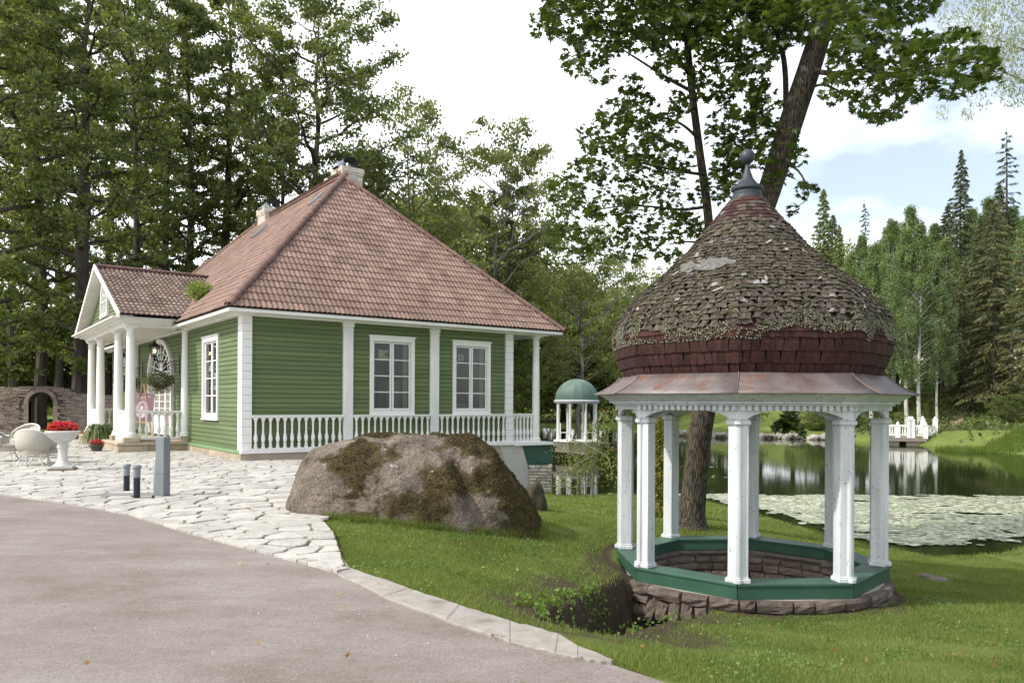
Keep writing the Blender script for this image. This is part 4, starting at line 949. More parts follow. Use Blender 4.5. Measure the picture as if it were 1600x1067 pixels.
# onion dome
DP=[(1.84,1.97),(1.93,2.13),(2.015,2.32),(2.04,2.50),(2.01,2.70),(1.93,2.88),(1.76,3.07),(1.62,3.22),(1.25,3.48),(.85,3.82),(.55,4.17),(.33,4.43),(.22,4.56)]
DP=np.array(DP); DP[:,0]*=np.interp(DP[:,1],[2,3.2,4.5],[.965,.975,1.03]); seg=np.r_[0,np.cumsum(np.hypot(*np.diff(DP,axis=0).T))]
def dome(s): return np.interp(s,seg,DP[:,0]),np.interp(s,seg,DP[:,1])
OCT=.75
def orad(r,a,z):   # rounded octagon
    w=OCT*(1 if z<3 else max(.4,1-(z-3)/1.6)); b=(a%(math.pi/4))-math.pi/8; o=math.cos(math.pi/8)/math.cos(b)*1.03; return r*(o*w+(1-w))
mb=MB(); m_=64; vs=[];fs=[]
for s in seg:
    r,z=dome(s)
    for k in range(m_): a=2*math.pi*k/m_; q=orad(r-.035,a,z); vs.append((q*math.cos(a),q*math.sin(a),z))
for i in range(len(seg)-1):
    for k in range(m_): fs.append((i*m_+k,i*m_+(k+1)%m_,(i+1)*m_+(k+1)%m_,(i+1)*m_+k))
mb.add(vs,fs); drf=mb.build('dome',fmat('dome_boarding',(.03,.022,.018),.9),pav,smooth=True)
def shmat(name,c1,c2,c3,t3,rnd=0,isl=0):
    return pmat(name,c1,c2,scale=26,rough=.9,bump=1,bscale=50,c3=c3,s3=7,t3=t3,w3=.12,rnd=rnd,isl=isl,bdist=.015,stretch=(1,1,.16))
M_['sh_red']=shmat('red_brown_shingle',(.038,.014,.012),(.058,.024,.020),(.03,.018,.014),.6,rnd=.3)
M_['sh_moss']=shmat('mossy_grey_shingle',(.045,.033,.026),(.115,.093,.075),(.05,.05,.022),.50,rnd=.35)
M_['sh_moss_i']=shmat('mossy_grey_shingles',(.045,.033,.026),(.115,.093,.075),(.05,.05,.022),.50,isl=.4)
M_['sh_red_i']=shmat('red_brown_shingles',(.038,.014,.012),(.058,.024,.020),(.03,.018,.014),.6,isl=.35)
M_['sh_pale']=pmat('split_pale_shingle',(.26,.20,.15),(.36,.31,.26),scale=8,rough=.85,bump=.8,bscale=20,rnd=.25,stretch=(1,1,.3))
M_['sh_grey']=pmat('silver_grey_shingle',(.15,.14,.13),(.24,.23,.22),scale=8,rough=.85,bump=.8,bscale=20,isl=.25,stretch=(1,1,.3))
def shingle(s0,s1,a,w,lift,twist,curl=0):
    """verts of one shingle from lower edge s0 to upper s1"""
    vs=[]; 
    for (s,off) in ((s0,lift),((s0+s1)/2,lift*.6+.004+curl*.3),(s1,.0)):
        r,z=dome(min(s,seg[-1])); 
        for sg in (-1,0,1):
            aa=a+sg*w/2/max(r,.2)+twist*(s-s0); q=orad(r,aa,z)+off+(curl if s==s0 and sg==0 else 0)
            vs.append((q*math.cos(aa),q*math.sin(aa),z+(0 if s!=s0 else random.uniform(-.006,.006))))
    r,z=dome(s0)
    for sg in (-1,0,1):
        aa=a+sg*w/2/max(r,.2); q=orad(r,aa,z)+lift-.018; vs.append((q*math.cos(aa),q*math.sin(aa),z))
    fs=[(0,1,4,3),(1,2,5,4),(3,4,7,6),(4,5,8,7),(9,10,1,0),(10,11,2,1),(9,0,3),(2,11,5)]
    return vs,fs
camdir=math.atan2(-RC[1],-RC[0])-RROT
rows=[]; s=.0; k=0
while s<seg[-1]-.05:
    st=.165 if k<3 else .078; rows.append((s,st,k)); s+=st; k+=1
cand=[]
mass={'sh_moss_i':MB(),'sh_red_i':MB(),'sh_grey':MB()}
for s,st,k in rows:
    r,z=dome(s); t=random.uniform(0,.1); end=t+2*math.pi
    while t<end-.01:
        w=random.uniform(.075,.115) if k<3 else random.uniform(.045,.10)
        aw=w/max(r,.2)
        if t+aw>end: aw=end-t; w=aw*r
        a=t+aw/2; old=(k>=5 and z<4.12); tw=random.gauss(0,.30 if old else .03); lift=(.026+random.uniform(0,.03)) if old else .026+random.uniform(0,.006)
        fd=abs((a-camdir+math.pi)%(2*math.pi)-math.pi)
        typ='sh_red_i' if k<5 or (z>4.15 and random.random()<.55) else 'sh_moss_i'
        if typ=='sh_moss_i' and random.random()<.03: typ='sh_grey'
        so=random.uniform(-.022,.012) if old else random.uniform(-.004,.004)
        cand.append((fd+ (0 if k<3 else .6+.1*k),max(0,s+so),s+st+.035,a,w*.955,lift,tw,typ,random.uniform(0,.02) if old and random.random()<.3 else 0)); t+=aw
cand.sort(key=lambda c:c[0])
for i,(f_,s0,s1,a,w,lift,tw,typ,curl) in enumerate(cand):
    vs,fs=shingle(s0,s1,a,w,lift,tw,curl)
    if i<290:
        mb=MB(); mb.add(vs,fs); mb.build('shingle',M_['sh_red'] if typ=='sh_red_i' else M_['sh_moss'],pav)
    else: mass[typ].add(vs,fs)
for k_,mb in mass.items(): mb.build('shingles',M_[k_],pav,kind='stuff')
# broken pale splinters and the twisted patch
for i in range(15):
    s=random.uniform(.9,2.5); a=camdir+random.uniform(-1.2,1.2); vs,fs=shingle(s,s+random.uniform(.1,.24),a,random.uniform(.03,.06),.055,random.gauss(0,.5))
    mb=MB(); mb.add(vs,fs); mb.build('splinter',M_['sh_pale'],pav)
for i in range(16):
    s=random.uniform(1.72,1.92); a=camdir-.42+random.uniform(-.32,.22); r,z=dome(s); q=orad(r,a,z)+.05
    M=Matrix.Rotation(a,4,'Z')@Matrix.Translation((q,0,z))@Matrix.Rotation(R(-52),4,'Y')@Matrix.Rotation(R(random.uniform(35,75)),4,'X')@Matrix.Rotation(random.uniform(-.1,.1),4,'Z')
    mb=MB(); mb.box(-.006,.008,-.045,.045,-.14,.14,M@Matrix.Rotation(R(0),4,'X')); mb.build('slipped_shingle',pmat('weathered_slip%d'%i,(.085,.075,.068),(.17,.16,.15),scale=14,bump=.9) if i==0 else bpy.data.materials['weathered_slip0'],pav)
# lichen tufts and moss cushions: crinkled little blobs
def blobs(n,srange,sz,flat_=.6,band=None):
    Vs=[];Fs=[];nv=0
    for i in range(n):
        s=rng.uniform(*srange) if band is None else min(max(rng.normal(*band),srange[0]),srange[1]); a=rng.uniform(0,2*math.pi); r,z=dome(s)
        if noise.noise(Vector((a*4,s*5,1)))<-.08: continue
        q=orad(r,a,z)+.035; c=np.array([q*math.cos(a),q*math.sin(a),z]); sc=rng.uniform(*sz); k=9
        v=rng.normal(0,1,(k,3)); v/=np.linalg.norm(v,axis=1)[:,None]; v*=sc*rng.uniform(.6,1.3,(k,1)); v[:,2]*=1.1
        v=v+c; f=np.array([rng.permutation(k)[:3] for _ in range(9)]); Vs.append(v); Fs.append(f+nv); nv+=k
    return np.concatenate(Vs),np.concatenate(Fs)
V,Fa=blobs(13000,(.48,.95),(.005,.016),band=(.66,.11)); np_mesh('lichen',V,Fa,pmat('pale_lichen',(.19,.20,.13),(.31,.31,.22),scale=30,rough=1,bump=0,isl=.3),pav,kind='stuff')
V,Fa=blobs(15000,(.75,2.45),(.005,.015)); np_mesh('moss',V,Fa,pmat('roof_moss',(.055,.06,.022),(.12,.12,.06),scale=20,rough=1,bump=0,isl=.4),pav,kind='stuff')
# finial
mb=MB(); mb.lathe([(.24,4.50),(.225,4.60),(.205,4.62),(.205,4.66),(.235,4.69),(.235,4.73),(.15,4.77),(.085,4.86),(.045,4.97),(.028,5.05),(.035,5.06),(.03,5.08)]+[(.11*math.sin(t),5.17-.11*math.cos(t)) for t in np.linspace(.3,math.pi-.05,12)],24); fin=mb.build('finial',fmat('lead_grey_finial',(.045,.05,.06),.5,.3),pav,smooth='auto')

# ------------------------------------------------------------------ boulder
def boulder():
    bx,by=(641-800)/F*12.0,11.98
    n1,n2=230,140; V=[]
    prof_top=[(-2.02,.05),(-1.85,.62),(-1.55,.92),(-1.15,1.10),(-.7,1.18),(0,1.19),(.75,1.16),(1.05,1.12),(1.35,.95),(1.75,.45),(2.05,-.05),(2.2,-.4)]
    pt=np.array(prof_top)
    rows_=[]
    for i in range(n2):
        v=i/(n2-1)          # 0 front foot .. over the top .. 1 back foot
        row=[]
        for j in range(n1):
            u=j/(n1-1); x0=-2.08+4.22*u; x=x0
            top=np.interp(x,pt[:,0],pt[:,1]); g0=tz(bx+x,by-1.2) if False else -.35-(.12*x if x>0 else 0)
            base=-.55-.12*max(0,x)
            e=math.sqrt(max(0,1-((x-.06)/2.13)**2)); dep_f=1.28*e**.6; dep_b=1.15*e**.6
            a=math.pi*v; sy=-math.cos(a); cz=max(0,math.sin(a))**.62
            y=sy*(dep_f if sy<0 else dep_b)
            z=base+(top-base)*cz
            # ridge on the right: face falls towards the lower right
            row.append((x*.955,y,z-.03))
        rows_.append(row)
    V=[]
    for row in rows_:
        for (x,y,z) in row:
            p=Vector((x*.9+3,y*.9,z*.9)); d=noise.fractal(p*1.1,1,2,5)*.08-abs(noise.noise(p*1.2+Vector((7,0,0))))*.10-abs(noise.noise(p*2.6+Vector((3,9,0))))*.045
            d+=noise.noise(p*3.5)*.03+noise.noise(p*8)*.016+noise.noise(p*18)*.009
            # cleft running down the front right
            cx=.62+.42*(.95-z); cl=(x-cx); 
            if y<.5: d-=.15*math.exp(-((cl-.12)/.10)**2)*ssf(z,-.35,.3)*(1-ssf(z,.72,1.0)); d+=.05*math.exp(-((cl+.12)/.14)**2)*(1-ssf(z,.75,1.0))
            # crack
            ck=abs(z-(.28+.10*math.sin(x*2.3)+.1*x+.18)); 
            if x<.0 and x>-1.3 and y<0: d-=.03*math.exp(-(ck/.018)**2)
            nrm=Vector((x*.35,y,max(z,.1))).normalized(); V.append((bx+x+nrm.x*d,by+y+nrm.y*d,z+nrm.z*d))
    Fq=[(i*n1+j,i*n1+j+1,(i+1)*n1+j+1,(i+1)*n1+j) for i in range(n2-1) for j in range(n1-1)]
    return V,Fq
def ssf(x,a,b): t=min(1,max(0,(x-a)/(b-a))); return t*t*(3-2*t)
V,Fq=boulder()
bm_=bpy.data.materials.new('mossy_granite'); bm_.use_nodes=True; nt=bm_.node_tree; b=nt.nodes['Principled BSDF']; b.inputs['Roughness'].default_value=.9; b.inputs['Specular IOR Level'].default_value=.25
g_=N(nt,'ShaderNodeNewGeometry'); pos=g_.outputs['Position']
def nz_(s,d=8,r=.65,st=None):
    n=N(nt,'ShaderNodeTexNoise',Scale=s,Detail=d,Roughness=r)
    if st: mp=N(nt,'ShaderNodeMapping'); mp.inputs['Scale'].default_value=st; nt.links.new(pos,mp.inputs[0]); nt.links.new(mp.outputs[0],n.inputs[0])
    else: nt.links.new(pos,n.inputs[0])
    return n
def ramp(n,a,c,b_,d): r=N(nt,'ShaderNodeValToRGB'); e=r.color_ramp.elements; e[0].position=a; e[0].color=(*c,1); e[1].position=b_; e[1].color=(*d,1); nt.links.new(n,r.inputs[0]); return r
def mixc(f,a,b2): m=N(nt,'ShaderNodeMixRGB'); nt.links.new(f,m.inputs[0]); nt.links.new(a,m.inputs[1]); 
granite=ramp(nz_(2.2).outputs[0],.3,(.090,.073,.058),.7,(.235,.198,.162)).outputs[0]
speck=ramp(nz_(38,6,.8).outputs[0],.38,(.45,.43,.43),.62,(1.5,1.47,1.45)).outputs[0]
mu=N(nt,'ShaderNodeVectorMath',operation='MULTIPLY'); nt.links.new(granite,mu.inputs[0]); nt.links.new(speck,mu.inputs[1])
mo=ramp(nz_(9,9,.75).outputs[0],.3,(.036,.027,.013),.7,(.095,.072,.028)).outputs[0]
sx=N(nt,'ShaderNodeSeparateXYZ'); nt.links.new(pos,sx.inputs[0])
ma=N(nt,'ShaderNodeMapRange'); ma.inputs['From Min'].default_value=-3.6; ma.inputs['From Max'].default_value=.3; ma.inputs['To Min'].default_value=-.10; ma.inputs['To Max'].default_value=.13; nt.links.new(sx.outputs[0],ma.inputs[0])
ga=N(nt,'ShaderNodeAttribute'); ga.attribute_name='moss'; ad=N(nt,'ShaderNodeMath',operation='MULTIPLY_ADD'); ad.inputs[1].default_value=.5; nt.links.new(nz_(12,9,.75).outputs[0],ad.inputs[0]); nt.links.new(ga.outputs['Fac'],ad.inputs[2])
mf=ramp(ad.outputs[0],.47,(0,0,0),.53,(1,1,1)).outputs[0]
m1=N(nt,'ShaderNodeMixRGB'); nt.links.new(mf,m1.inputs[0]); nt.links.new(mu.outputs[0],m1.inputs[1]); nt.links.new(mo,m1.inputs[2])
lf=ramp(nz_(4.5,9,.72).outputs[0],.625,(0,0,0),.66,(1,1,1)).outputs[0]
m2=N(nt,'ShaderNodeMixRGB'); m2.inputs[2].default_value=(.36,.33,.30,1); nt.links.new(lf,m2.inputs[0]); nt.links.new(m1.outputs[0],m2.inputs[1])
nt.links.new(m2.outputs[0],b.inputs['Base Color'])
bp=N(nt,'ShaderNodeBump',Strength=1,Distance=.04); nt.links.new(nz_(22).outputs[0],bp.inputs['Height'])
bp2=N(nt,'ShaderNodeBump',Strength=.9,Distance=.06); nt.links.new(nz_(5).outputs[0],bp2.inputs['Height']); nt.links.new(bp.outputs[0],bp2.inputs['Normal']); nt.links.new(bp2.outputs[0],b.inputs['Normal'])
MV=np.array([noise.fractal(Vector((v[0]*1.1,v[1]*1.1,v[2]*1.6)),.9,2.1,5)*.42+.225+.09*(v[0]-(640-800)/F*12.2) for v in V]); MV=np.clip(MV,0,1)
bo=empty('boulder'); 
bst=np_mesh('stone',V,Fq,bm_,bo,smooth=True); aa_=bst.data.attributes.new('moss','FLOAT','POINT'); aa_.data.foreach_set('value',MV.astype(np.float32))
VA=np.array(V); ok=np.where((MV>.34)&(VA[:,1]<12.6)&(VA[:,2]>-.4))[0]; pick=ok[rng.integers(0,len(ok),15000)] if len(ok) else []
kk=7; vv=rng.normal(0,1,(len(pick),kk,3)); vv/=np.linalg.norm(vv,axis=2)[:,:,None]; vv*=rng.uniform(.006,.017,(len(pick),1,1)); vv+=VA[pick][:,None,:]+rng.normal(0,.01,(len(pick),1,3))
ff=np.array([[0,1,2],[2,3,4],[4,5,6],[0,3,5],[1,4,6],[2,5,0]]); FF=(ff[None]+(np.arange(len(pick))*kk)[:,None,None]).reshape(-1,3)
np_mesh('moss',vv.reshape(-1,3),FF,pmat('boulder_moss',(.055,.042,.017),(.12,.095,.035),scale=6,rough=1,bump=0,isl=.45),bo,kind='stuff')
tag(bo,'huge granite boulder covered with brown moss beside the patio','boulder')
# small dark rock behind its right foot
def rock(name,c,sz,mat,seed,label,cat,group=None,kind=None,par=None):
    n=14; mb=MB(); vs=[]
    for i in range(n+1):
        for j in range(2*n):
            t=math.pi*i/n; a=math.pi*j/n; p=Vector((math.sin(t)*math.cos(a),math.sin(t)*math.sin(a),math.cos(t))); d=1+noise.noise(p*1.3+Vector((seed,0,0)))*.35+noise.noise(p*4+Vector((seed,0,0)))*.1
            vs.append((c[0]+p.x*sz[0]*d,c[1]+p.y*sz[1]*d,c[2]+p.z*sz[2]*d))
    mb.add(vs,[(i*2*n+j,(i+1)*2*n+j,(i+1)*2*n+(j+1)%(2*n),i*2*n+(j+1)%(2*n)) for i in range(n) for j in range(2*n)])
    o=mb.build(name,mat,par,smooth=True); 
    if label: tag(o,label,cat,group,kind)
    return o
c=P(843,800,-.45); rock('rock',(c[0]-.08,c[1]+.2,c[2]+.15),(.24,.4,.40),pmat('dark_mossy_rock',(.03,.027,.016),(.065,.055,.03),scale=4,rough=.95,bump=.8),3,'dark mossy rock behind the right foot of the huge boulder','rock')
c=P(1458,899,tz(6.9,12.6)+.0); rock('rock',(c[0],c[1],tz(c[0],c[1])+.0),(.22,.3,.07),stone_m,9,'flat grey stone lying in the lawn right of the pavilion','rock')
# ------------------------------------------------------------------ things on the patio
galv=fmat('galvanised_steel',(.22,.24,.25),.5,.4); navy=fmat('dark_blue_bollard_paint',(.012,.016,.028),.35); capm=fmat('grey_bollard_cap',(.19,.21,.24),.5)
def bollard(px,py,htop,label):
    x,y,z=P(px,py,.035); h=(py-htop)*y/F; g=empty('bollard',(x,y,.035)); tag(g,label,'bollard','garden bollards by the drain grate')
    r=.052; mb=MB(); mb.lathe([(r,0),(r,h-.20)],20); mb.build('post',navy,g,smooth='auto')
    mb=MB(); mb.lathe([(r+.002,h-.20),(r+.004,h-.05),(r+.02,h-.045),(r+.02,h-.02),(r+.01,h),(r-.02,h+.006)],20); mb.build('cap',capm,g,smooth='auto')
bollard(198.5,772,731,'left and farther of the two dark bollards with grey caps'); bollard(214.5,783,732.5,'right and nearer of the two dark bollards with grey caps')
x,y,z=P(255,779,.035); g=empty('service_post',(x,y,.035),R(-20)); tag(g,'tall grey steel service post with a short pipe beside it','post')
h=(779-688)*y/F; mb=MB(); mb.box(-.09,.09,-.075,.075,0,h); mb.build('casing',galv,g,bevel=.006)
mb=MB(); mb.box(-.092,.092,-.077,.077,.36,.365); mb.build('seam',fmat('dark_seam',(.08,.085,.09),.6),g)
mb=MB(); mb.box(-.095,-.088,-.06,.06,.38,h-.03); mb.build('door',fmat('light_galvanised',(.33,.36,.38),.4,.5),g)
mb=MB(); mb.lathe([(.026,0),(.026,.60),(.022,.62),(.01,.635)],14,(-.115,-.05,0)); mb.build('pipe',fmat('bright_steel',(.45,.46,.47),.25,.9),g,smooth='auto')
x0,y0,_=P(195,778,.04); grbar=fmat('light_galvanised_bar',(.40,.40,.38),.6,.2); g=empty('drain_grate',(x0,y0,.0),R(8)); tag(g,'flat steel drain grate between bollards and grey post','grate')
mb=MB(); mb.box(-.32,.58,-.20,.20,.036,.041); mb.build('frame',fmat('grate_frame',(.28,.28,.27),.8),g)
for k in range(28):
    mb=MB(); xx_=-.30+k*.031; mb.box(xx_,xx_+.013,-.18,.18,.041,.046); mb.build('bar',grbar,g)
# urn planter
cast=pmat('white_cast_stone',(.62,.60,.57),(.50,.49,.46),scale=6,rough=.8,bump=.4,bscale=30,c3=(.30,.29,.26),s3=8,t3=.6)
x,y,z=P(98.5,741,.035); g=empty('urn_planter',(x,y,.035),R(20)); tag(g,'white cast stone pedestal bowl planted with red begonias','planter')
mb=MB(); mb.box(-.26,.26,-.26,.26,0,.045); mb.build('foot_slab',fmat('brown_slab',(.22,.18,.14),.9),g)
mb=MB(); mb.box(-.22,.22,-.22,.22,.045,.10); mb.lathe([(.19,.10),(.17,.14),(.12,.20),(.105,.24),(.095,.40),(.11,.50),(.13,.53),(.11,.56),(.10,.60),(.13,.63)],12); mb.build('pedestal',cast,g,smooth='auto')
mb=MB(); mb.lathe([(.12,.62),(.18,.66),(.28,.75),(.33,.84),(.36,.86),(.36,.89),(.33,.90),(.30,.87)],24); mb.build('bowl',cast,g,smooth='auto')
redm=leafmat('red_petals',(.45,.008,.015),(.62,.02,.03),trans=.2); darkleaf=leafmat('dark_flower_leaves',(.03,.06,.015),(.08,.05,.03),trans=.2)
def scatter(n,c,sz,ls,mat,name,par,hollow=.4,flatk=1,aspect=.6,droop=0):
    u=rng.normal(0,1,(n,3)); u/=np.linalg.norm(u,axis=1)[:,None]; r=hollow+(1-hollow)*rng.uniform(0,1,(n,1))**.7; p=np.array(c)+u*r*np.array(sz)
    return leaves_at(p,ls,mat,name,par,aspect,droop)
def leaves_at(p,ls,mat,name,par=None,aspect=.6,droop=0,dirs=None,kind=None,up=0.0):
    n=len(p); a=rng.normal(0,1,(n,3)); a[:,2]-=droop
    if dirs is not None: a=dirs+rng.normal(0,.25,(n,3))
    a/=np.linalg.norm(a,axis=1)[:,None]; b=rng.normal(0,1,(n,3)); b[:,2]*=(1-up); b=np.cross(a,b); b/=np.linalg.norm(b,axis=1)[:,None]+1e-9
    s=(ls*rng.uniform(.6,1.3,n))[:,None]; V=np.stack([p-a*s,p+b*s*aspect,p+a*s,p-b*s*aspect],1).reshape(-1,3)
    return np_mesh(name,V,np.arange(4*n).reshape(n,4),mat,par,kind=kind)
scatter(900,(0,0,.98),(.33,.33,.15),.022,redm,'flowers',g,aspect=.8); scatter(600,(0,0,.94),(.30,.30,.12),.03,darkleaf,'leaves',g)
# low pot with red flowers
x,y,z=P(151.5,711,.035); g=empty('flower_pot',(x,y,.035)); tag(g,'low dark grey pot of red flowers by the porch step','flower pot')
mb=MB(); mb.lathe([(.14,0),(.20,.16),(.225,.17),(.225,.21),(.20,.21),(.18,.18)],18); mb.build('pot',fmat('dark_clay_pot',(.07,.065,.055),.7),g,smooth='auto')
scatter(350,(0,0,.26),(.23,.23,.13),.02,redm,'flowers',g,aspect=.8); scatter(200,(0,0,.23),(.2,.2,.09),.028,darkleaf,'leaves',g)
# strap-leaved plant in front of the porch parapet
x,y,z=P(158,704,.035); y-=.2; g=empty('strap_leaf_plant',(x,y,.035)); tag(g,'large potted plant with long arching strap leaves by the porch','potted plant')
mb=MB(); mb.lathe([(.16,0),(.22,.28),(.24,.28),(.24,.32),(.2,.3)],16); mb.build('pot',cast,g,smooth='auto')
V=[];Fq=[];nv=0
for i in range(210):
    a=rng.uniform(0,6.28); L_=rng.uniform(.6,1.0); rise=rng.uniform(.25,.62); w=rng.uniform(.018,.032); d=np.array([math.cos(a),math.sin(a)]); s_=np.array([-d[1],d[0]])
    for k in range(7):
        t=k/6; r=L_*.75*t; z_=.33+rise*4*t*(1-t)*.75+rise*.2*t-.35*t*t*t; ww=w*(1-t**3)+.001; c_=d*r+np.array([.03,0])
        V+= [(c_[0]-s_[0]*ww,c_[1]-s_[1]*ww,z_),(c_[0]+s_[0]*ww,c_[1]+s_[1]*ww,z_)]
    Fq+=[(nv+2*k,nv+2*k+1,nv+2*k+3,nv+2*k+2) for k in range(6)]; nv+=14
np_mesh('strap_leaves',V,Fq,leafmat('strap_leaf',(.05,.09,.03),(.17,.20,.08),trans=.3),g)
# red bedding flowers by the garden wall
c=Q(118,690,33.0); g=empty('flower_bed',(c[0],c[1],0)); tag(g,'low red bedding flowers between urn and garden wall','flower bed')
scatter(700,(0,0,.2),(.9,.5,.2),.035,redm,'flowers',g); scatter(500,(0,0,.12),(.95,.55,.15),.045,darkleaf,'leaves',g)

# wicker chairs and table
wick=bpy.data.materials.new('white_wicker'); wick.use_nodes=True; nt=wick.node_tree; b=nt.nodes['Principled BSDF']; b.inputs['Roughness'].default_value=.7
tcn=N(nt,'ShaderNodeTexCoord'); 
wv=N(nt,'ShaderNodeTexWave',Scale=13,Distortion=.8); wv.wave_type='BANDS'; wv.bands_direction='Z'; nt.links.new(tcn.outputs['Object'],wv.inputs[0])
wv2=N(nt,'ShaderNodeTexWave',Scale=10,Distortion=.5); wv2.bands_direction='X'; nt.links.new(tcn.outputs['Object'],wv2.inputs[0])
mm=N(nt,'ShaderNodeMath',operation='MULTIPLY'); nt.links.new(wv.outputs['Fac'],mm.inputs[0]); nt.links.new(wv2.outputs['Fac'],mm.inputs[1])
rr_=N(nt,'ShaderNodeValToRGB'); rr_.color_ramp.elements[0].color=(.40,.36,.30,1); rr_.color_ramp.elements[1].color=(.52,.48,.42,1); rr_.color_ramp.elements[1].position=.4; nt.links.new(mm.outputs[0],rr_.inputs[0]); nt.links.new(rr_.outputs[0],b.inputs['Base Color'])
bp=N(nt,'ShaderNodeBump',Strength=.8,Distance=.01); nt.links.new(mm.outputs[0],bp.inputs['Height']); nt.links.new(bp.outputs[0],b.inputs['Normal'])
wrim=fmat('white_cane',(.62,.60,.55),.6)
def chair(loc,rz,label,wd=.36,backh=.88):
    g=empty('wicker_chair',loc,rz); tag(g,label,'chair','white wicker chairs round the patio table')
    n=20; vs=[]; top=[]
    for k in range(n+1):
        a=math.pi*(-.10+1.20*k/n); s=math.sin(a); hh=.64+(backh-.64)*max(0,s)**1.1; x=math.cos(a)*wd; y=-s*.27 if s>0 else -s*.22
        fl=1.0+.10
        vs+=[(x*.74,y*.75,.30),(x,y,.46),(x*fl,y*fl,hh)]; top.append((x*fl,y*fl,hh))
    mb=MB(); mb.add(vs,[(3*k+j,3*k+3+j,3*k+4+j,3*k+1+j) for k in range(n) for j in range(2)]); o=mb.build('backrest',wick,g,smooth=True); s_=o.modifiers.new('s','SOLIDIFY'); s_.thickness=.025
    mb=MB(); mb.tube(top,.028,8); mb.build('rolled_rim',wrim,g,smooth=True)
    mb=MB(); mb.lathe([(.30,.36),(.33,.38),(.33,.43),(.30,.45)],20,(0,.06,0)); mb.build('seat',wick,g,smooth='auto')
    mb=MB(); mb.lathe([(.31,.26),(.325,.37)],20,(0,.06,0)); mb.build('apron',wick,g,smooth='auto')
    for sx,sy in ((-1,-1),(1,-1),(-1,1),(1,1)):
        mb=MB(); bx,by=sx*.24,sy*.2+.06; mb.tube([(bx*.95,by*.95,.36),(bx*.95,by*.9,.22),(bx*1.08,by*1.05,.1),(bx*1.25,by*1.3,0)],[.022,.02,.018,.018],7); mb.build('leg',wrim,g,smooth=True)
    mb=MB(); mb.tube([(-.22,-.12,.2),(.22,-.12,.2)],.012,5); mb.tube([(-.22,.24,.2),(.22,.24,.2)],.012,5); mb.build('stretcher',wrim,g)
    return g
def at(px,py): q=P(px,py,.035); return (q[0],q[1],.035)
chair(at(52,734),R(8),'white wicker armchair seen from behind, nearest the urn on its left')
chair(at(78,730),R(78),'white wicker armchair turned sideways between table and urn')
chair(at(4,728),R(-70),'white wicker armchair cut off by the left edge of the photo')
chair(at(40,716),R(175),'white wicker armchair on the far side of the dark table')
x,y,z=at(62,722); g=empty('round_table',(x,y,z)); tag(g,'round garden table with dark top among the wicker chairs','table')
mb=MB(); mb.lathe([(.44,.66),(.45,.67),(.45,.69),(.44,.70)],28); mb.build('tabletop',fmat('dark_table_top',(.05,.05,.055),.35),g,smooth='auto')
mb=MB(); mb.lathe([(.24,.0),(.22,.04),(.05,.08),(.04,.6),(.2,.66)],14); mb.build('pedestal',wrim,g,smooth='auto')

# ------------------------------------------------------------------ things on the porch (house coordinates)
HM=Matrix.Translation((HC[0],HC[1],0))@Matrix.Rotation(math.atan2(HD1[1],HD1[0]),4,'Z')
def hw_(x,y,z): return HM@Vector((x,y,z))
hrot=math.atan2(HD1[1],HD1[0])
glow=fmat('lamp_glow',(1,.7,.35),.5,emit=((1,.58,.22),14)); lglass=M_['glass']
def lantern(y,zarm,label,bl):
    o=hw_(0,y,0); 
    g=empty('wall_bracket',(o.x,o.y,0),hrot); tag(g,bl,'bracket','scrolled iron brackets on the porch wall')
    mb=MB(); mb.box(-.03,-.005,-.012,.012,zarm-.42,zarm+.22); mb.tube([(-.02,0,zarm),(-.80,0,zarm)],.011,5); mb.build('arm',M_['black'],g)
    mb=MB(); pts=[]
    for k in range(46):
        t=k/45*4.4*math.pi; r=.205-.175*k/45; pts.append((-.27+r*math.cos(t+.5),0,zarm-.23+r*math.sin(t+.5)))
    mb.tube(pts,.012,5); pts=[(-.62+.10*math.cos(t),0,zarm-.12+.1*math.sin(t)) for t in np.linspace(0,5,14)]; mb.tube(pts,.009,5); mb.tube([(-.46,0,zarm-.2),(-.55,0,zarm-.05),(-.72,0,zarm-.01)],.009,5); mb.build('scroll',M_['black'],g)
    o=hw_(-.80,y,0); g=empty('lantern',(o.x,o.y,zarm),hrot); tag(g,label,'lantern','black iron lanterns on the porch')
    mb=MB(); mb.lathe([(.02,0),(.06,.03),(.02,.06),(.03,.10),(.10,.13),(.11,.15)],8); mb.build('base',M_['black'],g)
    mb=MB()
    for k in range(6):
        a=math.pi/3*k; mb.tube([(.10*math.cos(a),.10*math.sin(a),.14),(.165*math.cos(a),.165*math.sin(a),.46)],.009,4)
    mb.lathe([(.17,.45),(.20,.47),(.17,.50),(.09,.57),(.05,.58),(.05,.62),(.02,.64),(.012,.70)],6); mb.build('cage',M_['black'],g)
    mb=MB(); vs=[]
    for z_,r in ((.15,.098),(.45,.160)):
        for k in range(6): a=math.pi/3*k; vs.append((r*math.cos(a),r*math.sin(a),z_))
    mb.add(vs,[(k,(k+1)%6,6+(k+1)%6,6+k) for k in range(6)]); mb.build('pane',lglass,g)
    mb=MB(); mb.lathe([(.015,.26),(.035,.30),(.035,.34),(.012,.37)],10); mb.build('bulb',glow,g,smooth=True)
    return g
ZA=2.98
lantern(6.75,ZA,'lit black iron lantern hanging before the arched entrance','scrolled black iron bracket right of the entrance')
lantern(12.75,ZA,'black iron lantern half hidden behind the porch columns','scrolled black iron bracket left of the entrance')
basketleaf=leafmat('fuchsia_leaves',(.035,.065,.02),(.13,.17,.07),trans=.25)
